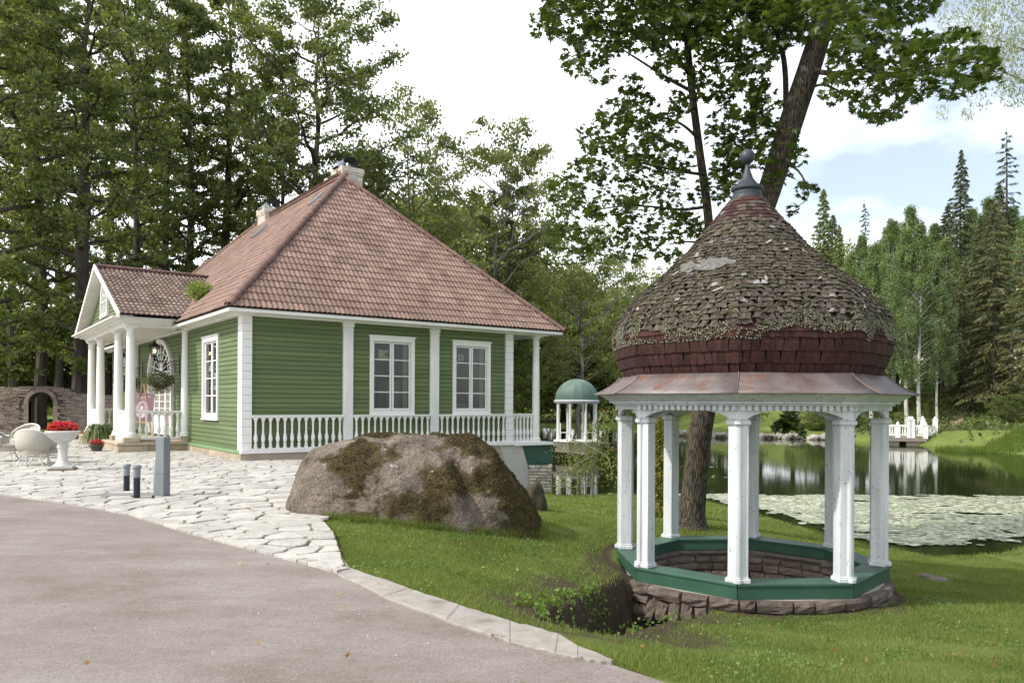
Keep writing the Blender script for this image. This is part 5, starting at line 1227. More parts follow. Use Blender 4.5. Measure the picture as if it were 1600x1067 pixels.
def basket(y,label):
    o=hw_(-.62,y,0); g=empty('hanging_basket',(o.x,o.y,ZA),hrot); tag(g,label,'hanging basket','hanging baskets on the porch')
    mb=MB(); mb.tube([(0,0,0),(0,0,-.30)],.006,4)
    for k in range(3): a=2.1*k; mb.tube([(0,0,-.30),(.22*math.cos(a),.22*math.sin(a),-.72)],.005,4)
    mb.build('chain',M_['black'],g); mb=MB(); mb.lathe([(.10,-.95),(.2,-.85),(.24,-.72)],14); mb.build('bowl',fmat('brown_basket',(.08,.05,.03),.8),g)
    scatter(1500,(0,0,-.62),(.52,.52,.30),.032,basketleaf,'leaves',g); scatter(600,(0,0,-.80),(.40,.40,.34),.03,basketleaf,'leaves',g); scatter(170,(0,0,-.72),(.52,.52,.38),.017,leafmat('fuchsia_petals_%d'%int(y),(.35,.01,.05),(.5,.03,.1),trans=.2),'flowers',g,hollow=.85)
basket(6.9,'round hanging fuchsia basket before the right door leaf'); basket(12.6,'hanging fuchsia basket partly hidden behind the front column')
# easel with a poster
o=hw_(-.75,8.75,0); g=empty('easel',(o.x,o.y,.32),hrot+R(40)); tag(g,'light wooden artist easel standing on the porch','easel')
wood=pmat('pale_beech',(.50,.33,.17),(.6,.42,.24),scale=6,rough=.5,bump=.1)
mb=MB(); mb.tube([(-.1,-.42,0),(-.02,-.05,1.95)],.02,4); mb.build('leg',wood,g); mb=MB(); mb.tube([(-.1,.42,0),(-.02,.05,1.95)],.02,4); mb.build('leg',wood,g); mb=MB(); mb.tube([(.5,0,0),(.0,0,1.9)],.02,4); mb.build('leg',wood,g)
mb=MB(); mb.box(-.14,-.08,-.45,.45,.55,.59); mb.build('ledge',wood,g)
o=hw_(-.84,8.67,0); g=empty('poster_board',(o.x,o.y,.32+.60),hrot+R(40)); tag(g,'mauve poster board with oval portrait resting on the easel','poster')
TM=Matrix.Rotation(R(7),4,'Y')
mb=MB(); mb.box(-.015,.0,-.46,.46,0,1.0,TM); mb.build('board',fmat('mauve_print',(.20,.115,.135),.6),g)
pp=fmat('pale_print',(.62,.52,.52),.6); dp=fmat('dark_print',(.20,.12,.13),.6)
def oval(cy,cz,ry,rz_,x,mat,nm):
    mb=MB(); mb.add([(x,cy+ry*math.cos(a),cz+rz_*math.sin(a)) for a in np.linspace(0,2*math.pi,20,endpoint=False)],[tuple(range(20))],TM); mb.build(nm,mat,g)
oval(0,.42,.26,.31,-.017,fmat('greyish_print',(.42,.30,.32),.6),'portrait_oval'); oval(0,.27,.19,.14,-.019,pp,'portrait_shoulders'); oval(0,.50,.10,.13,-.021,dp,'portrait_hair'); oval(0,.47,.065,.09,-.023,pp,'portrait_face')
for k,(w,zz) in enumerate(((.30,.86),(.18,.80))):
    for q in range(int(w/.035)):
        mb=MB(); yy=-w+q*.07; mb.box(-.018,-.0155,yy,yy+.045,zz,zz+.022,TM); mb.build('lettering',pp,g)
# sapling growing in the roof valley
o=hw_(.35,PY0-.35,4.95)
g=empty('roof_shrub',(o.x,o.y,o.z)); tag(g,'small bright green shrub growing in the roof valley','shrub')
rs=leafmat('bright_young_leaf',(.11,.17,.03),(.24,.30,.07),trans=.4)
scatter(1100,(0,0,.30),(.50,.50,.38),.045,rs,'foliage',g,hollow=.15)
mb=MB()
for k in range(7): a=k*.9; mb.tube([(0,0,-.3),(.15*math.cos(a),.15*math.sin(a),.1),(.3*math.cos(a),.3*math.sin(a),.4)],.01,4)
mb.build('stem',fmat('green_stem',(.10,.09,.04),.8),g)

# ------------------------------------------------------------------ garden wall with arch
WY_=41.0
def wq(px,py): q=Q(px,py,WY_); return (q[0],q[2])
topl=[(-200,612),(-60,611),(20,612),(40,611),(60,609.5),(78,611),(95,612.5),(108,615.5),(120,620),(137,622.5),(180,623),(210,623)]
outline=[(wq(-200,0)[0],-.2)]+[wq(*q) for q in topl]+[(wq(210,0)[0],-.2)]
ax0,ax1=wq(45,0)[0],wq(83.5,0)[0]; az=wq(60,620)[1]; asz=wq(60,636)[1]
arch=[(ax1,-.2)]+[((ax0+ax1)/2+(ax1-ax0)/2*math.cos(a), asz+(az-asz)*math.sin(a)) for a in np.linspace(0,math.pi,12)]+[(ax0,-.2)]
poly=outline+arch
gw_=empty('garden_wall',((ax0+ax1)/2,WY_,0)); tag(gw_,'dark stone garden wall with an arched opening at the left','garden wall')
tri=tessellate_polygon([[Vector((x,z,0)) for x,z in poly]]); n=len(poly); offx=(ax0+ax1)/2
mb=MB(); mb.add([(x-offx,0,z) for x,z in poly]+[(x-offx,.5,z) for x,z in poly],[tuple(t) for t in tri]+[tuple(i+n for i in t)[::-1] for t in tri]+[(i,(i+1)%n,n+(i+1)%n,n+i) for i in range(n)])
wcore=pmat('dark_wall_mortar',(.09,.075,.065),(.06,.05,.045),scale=5,rough=.95); fixn(mb.build('wall_core',wcore,gw_))
wst=pmat('weathered_wall_stone',(.20,.155,.13),(.30,.245,.21),scale=2,rough=.9,bump=.8,bscale=20,isl=.3,c3=(.10,.09,.075),s3=3,t3=.55)
mb=MB(); z=-.1; tx=[q[0] for q in outline[1:-1]]; tzz=[q[1] for q in outline[1:-1]]
while z<3:
    h=random.uniform(.05,.10); x=outline[0][0]
    while x<outline[-1][0]:
        w=random.uniform(.2,.55); top=np.interp(x+w/2,tx,tzz)
        a0,a1=x,x+w
        cxx=(ax0+ax1)/2; hw2=(ax1-ax0)/2+.22
        zz=z+h/2
        inarch= abs(x+w/2-cxx)<hw2+w/2 and (zz<asz or ((x+w/2-cxx)/(hw2+w/2))**2+((zz-asz)/(az-asz+.22))**2<1)
        if z+h<top and not inarch: d=random.uniform(.01,.05); mb.box(a0-offx+.006,a1-offx-.006,-d,.02,z+.004,z+h-.006)
        x+=w
    z+=h
mb.build('wall_stones',wst,gw_,kind='stuff')
for k in range(15):
    a=math.pi*(k+.5)/15; cx2=(ax0+ax1)/2; r=(ax1-ax0)/2
    M=Matrix.Translation((cx2-offx+(r+.11)*math.cos(a),-.02,asz+(az-asz+.11)*math.sin(a)))@Matrix.Rotation(-(a-math.pi/2),4,'Y'); mb=MB(); mb.box(-.075,.075,-.03,.2,-.11,.11,M); mb.build('arch_stone',wst,gw_)
for s in (ax0,ax1):
    for k in range(9): mb=MB(); w=.24+.1*(k%2); mb.box(s-offx-(w if s==ax0 else 0),s-offx+(0 if s==ax0 else w),-.04,.2,-.1+k*.19,-.1+k*.19+.18); mb.build('jamb_stone',wst,gw_)

# ------------------------------------------------------------------ small pond gazebo, dock, stone pier
gx_,gy_,_=P(901,686.5,-.40); 
g=empty('pond_gazebo',(gx_,gy_,0)); tag(g,'small round white gazebo with green ribbed dome standing in the pond','gazebo')
sc_=gy_/F; gr=33.5*sc_; zf=-.40; zc=EYE-(628.5-hy(900))*sc_
zd=EYE-(591-hy(900))*sc_
mb=MB(); mb.lathe([(gr*1.12,zf-.10),(gr*1.15,zf-.06),(gr*1.15,zf)],8,a0=R(22)); mb.build('floor',M_['white'],g)
for k in range(5):
    mb=MB(); mb.lathe([(gr*1.1,zf-.62+k*.1),(gr*1.1,zf-.54+k*.1)],8,a0=R(22)); mb.build('deck_beam',pmat('grey_timber',(.2,.18,.15),(.28,.25,.21),rough=.9,rnd=.2) if k==0 else bpy.data.materials['grey_timber'],g)
for k in range(8):
    a=math.pi/4*k+R(22); 
    mb=MB(); mb.lathe([(.10,0),(.10,.08),(.075,.10),(.06,zc-zf-.15),(.09,zc-zf-.05),(.09,zc-zf)],10,(gr*.93*math.cos(a),gr*.93*math.sin(a),zf)); mb.build('column',M_['white'],g,smooth='auto')
    mb=MB(); mb.lathe([(.12,0),(.12,.7)],8,(gr*.9*math.cos(a),gr*.9*math.sin(a),-1.6)); mb.build('pile',fmat('dark_pile',(.05,.045,.04),.9),g)
mb=MB(); mb.lathe([(gr*.9,zc-.03),(gr*1.05,zc),(gr*1.08,zc+.10),(gr*1.02,zc+.18),(gr*.9,zc+.18)],24); mb.build('entablature',fmat('grey_white_trim',(.38,.38,.40),.6),g,smooth='auto')
gd=pmat('pale_green_ribbed_roof',(.085,.14,.11),(.12,.18,.145),scale=2,rough=.5,bump=.1); mb=MB(); pr_=[]
nR=16
for k in range(nR):
    t0=math.pi/2*k/nR*.98; r=gr*1.0*math.cos(t0); z=zc+.18+(zd-zc-.18)*math.sin(t0); t1=math.pi/2*(k+1)/nR*.98; r1q=gr*math.cos(t1); z1=zc+.18+(zd-zc-.18)*math.sin(t1)
    pr_+=[(r+.02,z),(r1q+.035,z1-.005)]
mb.lathe(pr_,16,a0=R(10)); mb.build('dome',gd,g)
mb=MB(); mb.lathe([(.06,zd-.02),(.09,zd+.03),(.03,zd+.08),(.025,zd+.22),(.07,zd+.26),(.07,zd+.33),(.02,zd+.36)],10); mb.build('finial',M_['black'],g,smooth='auto')
def bench(loc,rz,label):
    g=empty('garden_bench',loc,rz); tag(g,label,'chair','white chairs inside the pond gazebo')
    mb=MB(); mb.box(-.3,.3,-.25,.25,.40,.44); mb.build('seat',M_['white'],g)
    mb=MB(); mb.box(-.3,.3,.22,.26,.44,.95); mb.build('backrest',M_['white'],g)
    for sx in (-.27,.27):
        for sy in (-.22,.24): mb=MB(); mb.box(sx-.025,sx+.025,sy-.025,sy+.025,0,.40); mb.build('leg',M_['white'],g)
bench((gx_-.65,gy_+.3,zf),R(90),'white wooden chair at the left side in the pond gazebo'); bench((gx_+.70,gy_+.3,zf),R(-90),'white wooden chair at the right side in the pond gazebo')
# footbridge between shore and gazebo
g=empty('footbridge',(gx_-3,gy_,0)); tag(g,'low grey timber footbridge leading to the pond gazebo','footbridge')
for k in range(9): mb=MB(); mb.box(-6+k*1.0,-6+k*1.0+.96,-.6,.6,-.72,-.64); mb.build('plank',bpy.data.materials['grey_timber'],g)
# stone pier below the gallery
c=P(845,790,-1.35); X0,X1_=(826-800)/F*26.9,(861-800)/F*26.9
g=empty('stone_pier',(X0,26.7,0)); tag(g,'rough stone pier carrying the gallery above the pond','pier')
W_=X1_-X0; mb=MB(); mb.box(.03,W_-.03,.03,2.4,-2.2,-.55); mb.build('core',M_['mortar'],g)
lst=pmat('pale_rubble',(.42,.37,.30),(.54,.49,.41),scale=4,rough=.9,bump=.8,rnd=.25,c3=(.25,.22,.17),s3=5,t3=.58)
z=-1.95
while z<-.6:
    h=random.uniform(.09,.15); x=0
    while x<W_-.05:
        w=min(random.uniform(.18,.42),W_-x); M=Matrix.Translation((x+w/2,0,z+h/2)); rough_stone(M,w-.014,.06,h-.012,g,lst); x+=w
    y=0.1
    while y<2.2:
        w=random.uniform(.25,.5); M=Matrix.Translation((W_,y+w/2,z+h/2))@Matrix.Rotation(R(90),4,'Z'); rough_stone(M,w-.014,.06,h-.012,g,lst); y+=w
    z+=h
# white dock across the pond
dY=61.0; dx0=(1372-800)/F*dY; dx1=(1452-800)/F*dY
g=empty('white_dock',(dx0,dY,0),R(-24)); tag(g,'white fenced landing stage on the far shore of the pond','dock')
zdk=-.86; Wd=3.4
for k in range(12): mb=MB(); a=Wd*k/12; mb.box(a+.01,a+Wd/12-.01,0,3.2,zdk-.1,zdk); mb.build('plank',bpy.data.materials['grey_timber'],g)
mb=MB(); mb.box(0,Wd,-.03,.06,zdk-.28,zdk-.06); mb.build('beam',bpy.data.materials['grey_timber'],g)
for a in (.9,Wd-.9): mb=MB(); mb.box(a-.5,a+.6,.2,1.2,-2,zdk-.1); mb.build('pier',M_['plaster'],g)
def panel(x0,y0,x1,y1):
    l=math.hypot(x1-x0,y1-y0); M=Matrix.Translation((x0,y0,zdk))@Matrix.Rotation(math.atan2(y1-y0,x1-x0),4,'Z')
    f=empty('fence_panel'); f.parent=g; mb=MB(); mb.box(0,l,-.03,.03,.15,.22,M); mb.box(0,l,-.04,.04,.86,.94,M); mb.build('rail',M_['white'],f)
    n=int(l/.17)
    for k in range(n): x=l*(k+.5)/n; mb=MB(); mb.lathe([(.035,.22),(.05,.4),(.028,.6),(.05,.86)],6,(x,0,0),M); mb.build('baluster',M_['white'],f)
def dpost(x,y,h=1.2,w=.17):
    mb=MB(); mb.box(x-w,x+w,y-w,y+w,zdk-.05,zdk+h); mb.box(x-w-.04,x+w+.04,y-w-.04,y+w+.04,zdk+h,zdk+h+.06); mb.lathe([(.1,0),(.12,.1),(.06,.2),(.02,.25)],8,(x,y,zdk+h+.06)); mb.build('post',M_['white'],g)
for a,b,c_,d in ((0,.2,2.2,.2),(2.4,.3,2.4,2.9),(Wd-.1,.2,Wd-.1,3.0),(Wd-1.2,.2,Wd-.1,.2),(0,3.1,2.3,3.1),(2.6,3.1,Wd,3.1),(Wd,.2,Wd+.7,2.0)): panel(a,b,c_,d)
for a,b,h in ((0,.2,.95),(1.4,.2,.95),(2.4,.2,1.35),(2.4,3.0,1.3),(Wd-1.2,.2,1.35),(Wd-.1,.2,.95),(Wd-.1,3.0,1.35),(Wd+.7,2.0,1.35),(0,3.1,1.0)): dpost(a,b,h)
# ------------------------------------------------------------------ trees
bark=pmat('dark_bark',(.045,.036,.028),(.085,.07,.055),scale=4,rough=.95,bump=1,bscale=14,stretch=(1,1,.22),bdist=.03,c3=(.09,.09,.06),s3=2,t3=.62)
bark2=pmat('grey_bark',(.13,.115,.095),(.21,.19,.165),scale=4,rough=.95,bump=.9,bscale=14,stretch=(1,1,.3),bdist=.02)
birchbark=pmat('birch_bark',(.55,.53,.49),(.40,.38,.35),scale=3,rough=.8,bump=.4,bscale=14,stretch=(1,1,2.5),c3=(.04,.035,.03),s3=2.6,t3=.60,w3=.04)
L_lime=leafmat('lime_leaf',(.058,.086,.028),(.190,.215,.080),trans=.5,pale=(.22,.19,.06))
L_ash=leafmat('ash_leaf',(.11,.145,.05),(.27,.29,.12),trans=.35)
L_bright=leafmat('bright_leaf',(.085,.12,.03),(.25,.27,.085),trans=.35)
L_birch=leafmat('birch_leaf',(.075,.12,.04),(.19,.25,.10),trans=.35)
L_spruce=leafmat('spruce_needle',(.03,.05,.018),(.10,.12,.04),trans=.08)
L_spruce2=leafmat('old_spruce_needle',(.06,.07,.022),(.17,.16,.06),trans=.08)
L_fir=leafmat('pale_larch_needle',(.09,.13,.035),(.20,.24,.08),trans=.2)
def bez(p,q,sag,n=6,r=None):
    p=Vector(p); q=Vector(q); out=[]
    for k in range(n):
        t=k/(n-1); v=p.lerp(q,t); v.z+=sag*4*t*(1-t); 
        if r and 0<k<n-1: v+=Vector((r.uniform(-1,1),r.uniform(-1,1),r.uniform(-1,1)))*(q-p).length*.035
        out.append(v)
    return out
def broadleaf(seed,H,base,Rm,tr,nl,nleaf,leaf,shape,bmat,lmat,up=.55,lean=0,sig=.42,forks=0,clear=.25,aspect=.62,smallz=1,wander=.25,tw=5):
    r=random.Random(seed); g=np.random.default_rng(seed)
    root=empty('tree'); mb=MB()
    n=12; tp=[Vector((0,0,-.3))]
    x=y=0
    for k in range(1,n): x+=r.uniform(-wander,wander)+lean*H/n*.1; y+=r.uniform(-wander,wander); tp.append(Vector((x,y,H*.97*k/(n-1))))
    tp[1].x*=.3; tp[1].y*=.3
    rad=[tr*1.5]+[tr*(1-.93*(k/(n-1))**1.1) for k in range(1,n)]; 
    mb.tube([tp[0],tp[0]+Vector((0,0,.5))]+tp[1:],[tr*1.7,tr*1.15]+rad[1:],9)
    def tpos(z): z=min(max(z,0),H*.97); i=min(int(z/(H*.97)*(n-1)),n-2); f=z/(H*.97)*(n-1)-i; return tp[i].lerp(tp[i+1],f)
    stems=[(tpos,tr)]
    C=[]; W=[]
    for i in range(nl):
        f=(i+.5)/nl; z0=base+(H*.96-base)*f**.9; az=i*2.4+r.uniform(-.5,.5); L_=Rm*shape(f)*r.uniform(.7,1.12)
        p=tpos(z0); rise=L_*up*r.uniform(.5,1.3)*(1 if f<.8 else 1.5)
        q=p+Vector((math.cos(az)*L_,math.sin(az)*L_,rise)); q.z=min(q.z,H*1.02)
        pts=bez(p,q,-L_*.03 if up>0 else L_*.12,6,r); rb=max(.02,tr*.38*(1-f*.6)*(L_/Rm)); mb.tube(pts,[rb*(1-.85*k/5) for k in range(6)],5)
        for k in range(tw):
            t=clear+(1-clear)*(k+r.random())/tw; k0=min(int(t*5),4); b0=pts[k0].lerp(pts[k0+1],t*5-k0)
            l2=L_*.42*(1.15-t*.5)*r.uniform(.6,1.2); a2=az+r.choice((-1,1))*r.uniform(.4,1.3); e=b0+Vector((math.cos(a2)*l2,math.sin(a2)*l2,l2*r.uniform(-.15,.6)))
            mb.tube([b0,b0.lerp(e,.5)+Vector((0,0,.05*l2)),e],[rb*.35,rb*.22,.008],3)
            for u in (.3,.5,.7,.85,1.0,1.1): C.append(tuple(b0.lerp(e,u))); W.append(l2)
        C.append(tuple(q)); W.append(L_*.3)
    C=np.array(C); W=np.array(W)
    keep=g.random(len(C))<.86; C=C[keep]; W=W[keep]
    idx=g.integers(0,len(C),nleaf); 
    s=(sig*(.5+.5*g.random(len(C))))[idx][:,None]
    pts=C[idx]+g.normal(0,1,(nleaf,3))*s*np.array([1,1,.55*smallz])
    tk=mb.build('trunk',bmat,root,smooth='auto')
    global rng; old=rng; rng=g; leaves_at(pts,leaf,lmat,'crown',root,aspect,droop=.4,up=.6); rng=old
    KIDS[root.name]=list(root.children); return root
def conifer(seed,H,base,Rm,tr,lmat,nb=150,per=60,ls=.26,bmat=bark,droop=.35,power=.85,gap=.0,asp=.22):
    r=random.Random(seed); g=np.random.default_rng(seed); root=empty('tree'); mb=MB(); mb.tube([(0,0,-.3),(0,0,H*.3),(.1,0,H*.7),(0,0,H)],[tr*1.3,tr*.9,tr*.45,.02],8)
    P_=[];D_=[]
    for i in range(nb):
        f=(i+.5)/nb; z=base+(H-base)*f; az=i*2.39996+r.uniform(-.4,.4); L_=Rm*((1-f)**power)*r.uniform(.65,1.15)+.12
        if r.random()<gap: continue
        tip=Vector((math.cos(az)*L_,math.sin(az)*L_,-droop*L_*r.uniform(.6,1.3)+ .22*L_*f))
        p=Vector((0,0,z)); pts=[p,p+tip*.5+Vector((0,0,.07*L_)),p+tip+Vector((0,0,.10*L_))]; mb.tube(pts,[.03+.02*L_/Rm,.02,.008],3)
        m=int(per*(L_/Rm)*1.1)+10; t=g.uniform(.12,1.05,m)**.8; 
        a=np.array(pts[0]); b=np.array(pts[1]); c=np.array(pts[2]); q=((1-t)**2)[:,None]*a+(2*t*(1-t))[:,None]*(2*b-(a+c)/2)+(t**2)[:,None]*c
        side=np.array([-math.sin(az),math.cos(az),0]); w=g.normal(0,1,m)*(.16*L_)*(1.15-t)
        q=q+side*w[:,None]; q[:,2]-=np.abs(w)*.25+g.uniform(0,.16,m)
        d=np.array([math.cos(az),math.sin(az),-.5])*1.0+side*np.sign(w)[:,None]*.7; d[:,2]-=g.uniform(0,.9,m); P_.append(q); D_.append(d)
    P_=np.concatenate(P_); D_=np.concatenate(D_); mb.build('trunk',bmat,root,smooth='auto')
    global rng; old=rng; rng=g; leaves_at(P_,ls,lmat,'crown',root,asp,dirs=D_); rng=old
    KIDS[root.name]=list(root.children); return root
def birch(seed,H,base,Rm,tr,nleaf,lmat=None,leaf=.085):
    r=random.Random(seed); g=np.random.default_rng(seed); root=empty('tree'); mb=MB(); ln=r.uniform(-.6,.6)
    tp=[Vector((ln*(k/8)**2+r.uniform(-.1,.1),r.uniform(-.1,.1),H*.98*k/8)) for k in range(9)]; mb.tube(tp,[tr*(1.2-1.1*k/8) for k in range(9)],8); C=[]
    for i in range(70):
        f=(i+.5)/70; z=base+(H*.97-base)*f; az=i*2.4+r.uniform(-.5,.5); L_=Rm*(math.sin(math.pi*min(1,f*.85+.22))**.8)*r.uniform(.6,1.1); k0=min(int(z/H*8),7); p=tp[k0].lerp(tp[k0+1],z/H*8-k0) if k0<8 else tp[-1]
        q=p+Vector((math.cos(az)*L_,math.sin(az)*L_,L_*.55)); pts=bez(p,q,L_*.12,5,r); mb.tube(pts,[.045*(1-f*.5),.03,.022,.015,.008],4)
        for k in range(8):
            t=.3+.75*r.random(); t=min(t,1); k1=min(int(t*4),3); b0=pts[k1].lerp(pts[k1+1],t*4-k1)+Vector((r.uniform(-.3,.3),r.uniform(-.3,.3),.05)); hang=r.uniform(.5,1.7)*(1-f*.5)
            for u in np.linspace(0,1,7): C.append((b0.x+.2*u*math.cos(az),b0.y+.2*u*math.sin(az),b0.z-hang*u))
    C=np.array(C); idx=g.integers(0,len(C),nleaf); pts=C[idx]+g.normal(0,1,(nleaf,3))*np.array([.13,.13,.16]); mb.build('trunk',birchbark,root,smooth='auto')
    global rng; old=rng; rng=g; leaves_at(pts,leaf,lmat or L_birch,'crown',root,.55,droop=1.5); rng=old
    KIDS[root.name]=list(root.children); return root
col_=lambda f:(.55+.75*math.sin(math.pi*min(1,f*.9+.08)))*(1 if f<.85 else 1-(f-.85)*3)
rnd_=lambda f:.35+.95*math.sin(math.pi*(f*.85+.1))
T={}
T['limeA']=broadleaf(11,30,3.0,3.3,.42,54,27000,.115,col_,bark,L_lime,up=.35,sig=.34)
T['limeB']=broadleaf(12,29,3.6,2.8,.36,50,21000,.115,col_,bark,L_lime,up=.55,sig=.33)
T['limeC']=broadleaf(13,31,4.5,3.5,.48,48,24000,.12,col_,bark,L_lime,up=.3,sig=.34)
T['round']=broadleaf(14,27,7,4.2,.40,44,31000,.115,rnd_,bark,L_lime,up=.6,sig=.45)
T['ash']=broadleaf(21,24,7,3.6,.22,36,9000,.13,rnd_,bark2,L_ash,up=.8,sig=.42,clear=.35)
T['fork']=broadleaf(22,23,6,5.6,.30,38,16000,.14,rnd_,bark2,L_bright,up=.7,lean=.5,sig=.45,wander=.6,clear=.35)
T['bush']=broadleaf(23,13,1.0,5.5,.25,60,34000,.15,rnd_,bark,L_bright,up=.3,sig=.65)
T['dbush']=broadleaf(24,6,.3,3.0,.12,40,16000,.10,rnd_,bark,L_lime,up=.3,sig=.35)
T['spruce']=conifer(31,26,1.5,4.2,.3,L_spruce,nb=230,per=95,ls=.26)
T['spruceO']=conifer(32,29,1.5,5.2,.34,L_spruce2,nb=190,per=130,ls=.30,droop=.55,gap=.12,power=.6,asp=.2)
T['spruceT']=conifer(33,30,9,2.6,.28,L_spruce,nb=110,per=34,ls=.24,gap=.15,power=.6)
T['larch']=conifer(34,24,2,3.4,.26,L_fir,nb=190,per=85,ls=.24,droop=.05,power=.8,asp=.25)
T['birch']=birch(41,21,5.0,3.6,.17,26000); T['birchB']=birch(42,19,4.0,3.3,.15,22000)
used=set()
def tree(key,px,Y,top,label,rot=None,wide=1,name='tree',cat='tree',group=None,z=None,x=None):
    """tree of a kind whose foot stands at depth Y in the direction px, its tip reaching picture height top"""
    X=(px-800)/F*Y if x is None else x; zg=tz(X,Y) if z is None else z; H0={'limeA':30,'limeB':29,'limeC':31,'round':27,'ash':24,'fork':23,'bush':13,'dbush':6,'spruce':26,'spruceO':29,'spruceT':30,'larch':24,'birch':21,'birchB':19}[key]
    s=(EYE-(top-hy(px))*Y/F-zg)/H0
    base=T[key]
    t=base if key not in used else copy_tree(base); used.add(key); t.name=name
    t.location=(X,Y,zg-.1); t.rotation_euler=(0,0,random.uniform(0,6.28) if rot is None else rot); w=s*wide if s*wide>.35 else .35; t.scale=(w,w,s); tag(t,label,cat,group); return t
G1='tall dark limes behind the house and porch'
for a in [('limeC',62,45,-150,'tall lime tree whose trunk stands in the arch of the garden wall',None,.72),
 ('limeA',125,43,-140,'massive dark lime trunk rising behind the left porch columns',None,1.15),
 ('limeB',20,58,-50,'dark leafy lime at the left edge over the garden wall',None,.85),
 ('limeA',-38,38,-120,'lime cut by the left edge with low leafy boughs before the wall',None,1.3),
 ('limeB',92,60,-40,'slim dark lime between the two thick trunks on the left',None,.75),
 ('limeC',168,66,-10,'dark lime right of the massive trunk, above the porch gable',None,.8),
 ('limeB',214,52,-80,'dark lime above the middle of the porch roof',None,.85),
 ('limeA',255,58,-40,'thick dark lime above the right end of the porch roof',None,.85),
 ('limeB',300,60,-20,'dark lime between porch roof and the farther chimney',None,1.05),
 ('limeC',345,63,-30,'tall lime just left of the farther chimney',None,.95),
 ('limeB',392,70,120,'lime with thin top standing behind the farther chimney',None,.8),
 ('limeB',440,60,55,'slim lime with visible dark trunk right of the farther chimney',None,.78),
 ('round',506,58,-8,'lime with a broad rounded crown behind the front chimney',1.2,1.0),
 ('limeB',566,66,215,'lower lime just right of the front chimney',None,.9)]: tree(*a,name='lime_tree',group=G1)
for a in [('ash',642,68,160,'airy pale tree with thin top between chimney and forked tree',None,.95),('fork',742,62,228,'pale tree with forked grey trunk above the roof slope',.4,.85),('limeB',790,66,262,'darker slim tree just right of the forked tree',None,.95),
 ('fork',905,70,365,'leafy tree with spreading limbs above the green gazebo dome',2.0,.95),('ash',975,84,400,'pale loose tree left of the shingled dome',None,1.0)]: tree(*a,name='broadleaf_tree')
FARL=['behind the right chimney side of the roof, low','over the middle of the right roof slope, low','left of the pond gazebo and behind the gallery column','directly behind the left half of the gazebo dome','directly behind the right half of the gazebo dome','between gazebo dome and the shingled roof edge','touching the left edge of the shingled dome','mostly hidden by the left half of the shingled dome','hidden by the middle of the shingled dome','hidden by the right half of the shingled dome','smallest one, seen between gallery column and house corner','just right of the leaning maple trunk']
k=0
for px,Y,top,key,w in [(600,86,330,'bush',1),(700,92,350,'bush',1),(840,112,470,'bush',.9),(880,118,430,'bush',.9),(925,112,500,'bush',.8),(955,118,470,'bush',.9),(1005,112,480,'bush',.9),(1060,108,440,'bush',.9),(1125,104,450,'bush',.9),(1190,100,440,'bush',.9),(815,120,520,'dbush',1.2),(1240,98,400,'bush',.9)]:
    k+=1; tree(key,px,Y,top,'bushy tree beyond the pond, '+FARL[k-1],None,w,name='bushy_tree',group='bushy trees of the far tree line')
for px,Y,top,lb in [(-60,62,470,'left of the garden arch, cut by the photo edge'),(30,66,500,'directly left of the trunk in the arch'),(100,70,490,'between arch trunk and massive trunk'),(190,74,500,'seen between the porch columns'),(260,70,480,'behind the entrance porch'),(330,78,470,'hidden behind the left house wall')]:
    tree('bush',px,Y,top,'light green bushy tree '+lb,None,1.1,name='bushy_tree',group='light trees behind the garden wall')
# right shore forest
FR='forest on the far right shore'
for a in [('larch',1285,84,290,'pale green conifer with pointed top nearest the dome on its right',.0,1.0),('larch',1310,88,345,'smaller pale conifer just right of the first pointed one',None,.9),
 ('spruceT',1350,90,306,'thin bare-topped spruce between pale conifer and birches',None,.8),('spruce',1500,82,226,'dark pointed spruce standing high above the birches',None,.85),
 ('spruceT',1571,80,190,'tallest thin spruce near the right edge of the photo',None,1.0),('spruceO',1552,70,300,'large old spruce with drooping olive branches at the right',.3,1.05),
 ('spruceO',1610,66,330,'old spruce cut by the right edge of the photo',1.3,1.0),('spruce',1530,76,330,'dark spruce behind the drooping olive one',None,1.0),('spruce',1475,84,330,'dark spruce between the tall pointed spruce and the birches',None,.9),('spruce',1640,78,260,'dark spruce mostly beyond the right edge',None,1.1),('spruceO',1500,74,400,'lower olive spruce above the dirt path',2.2,.9)]: tree(*a,name='spruce_tree',group=FR)
for a in [('birchB',1330,76,372,'small birch nearest the dome',None,1.1),('birch',1362,74,360,'birch with loose crown left of the white trunks',None,1.1),('birch',1416,71,335,'birch whose pale trunk rises left above the white landing stage',None,1.05),('birchB',1436,70,325,'birch with the middle white trunk above the landing stage',1.0,1.0),('birch',1464,70,400,'birch with leaning white trunk beside the dirt path',2.5,.85),('birchB',1395,80,322,'taller birch behind the white trunks',None,1.2)]: tree(*a,name='birch_tree',group='birches on the far right shore')
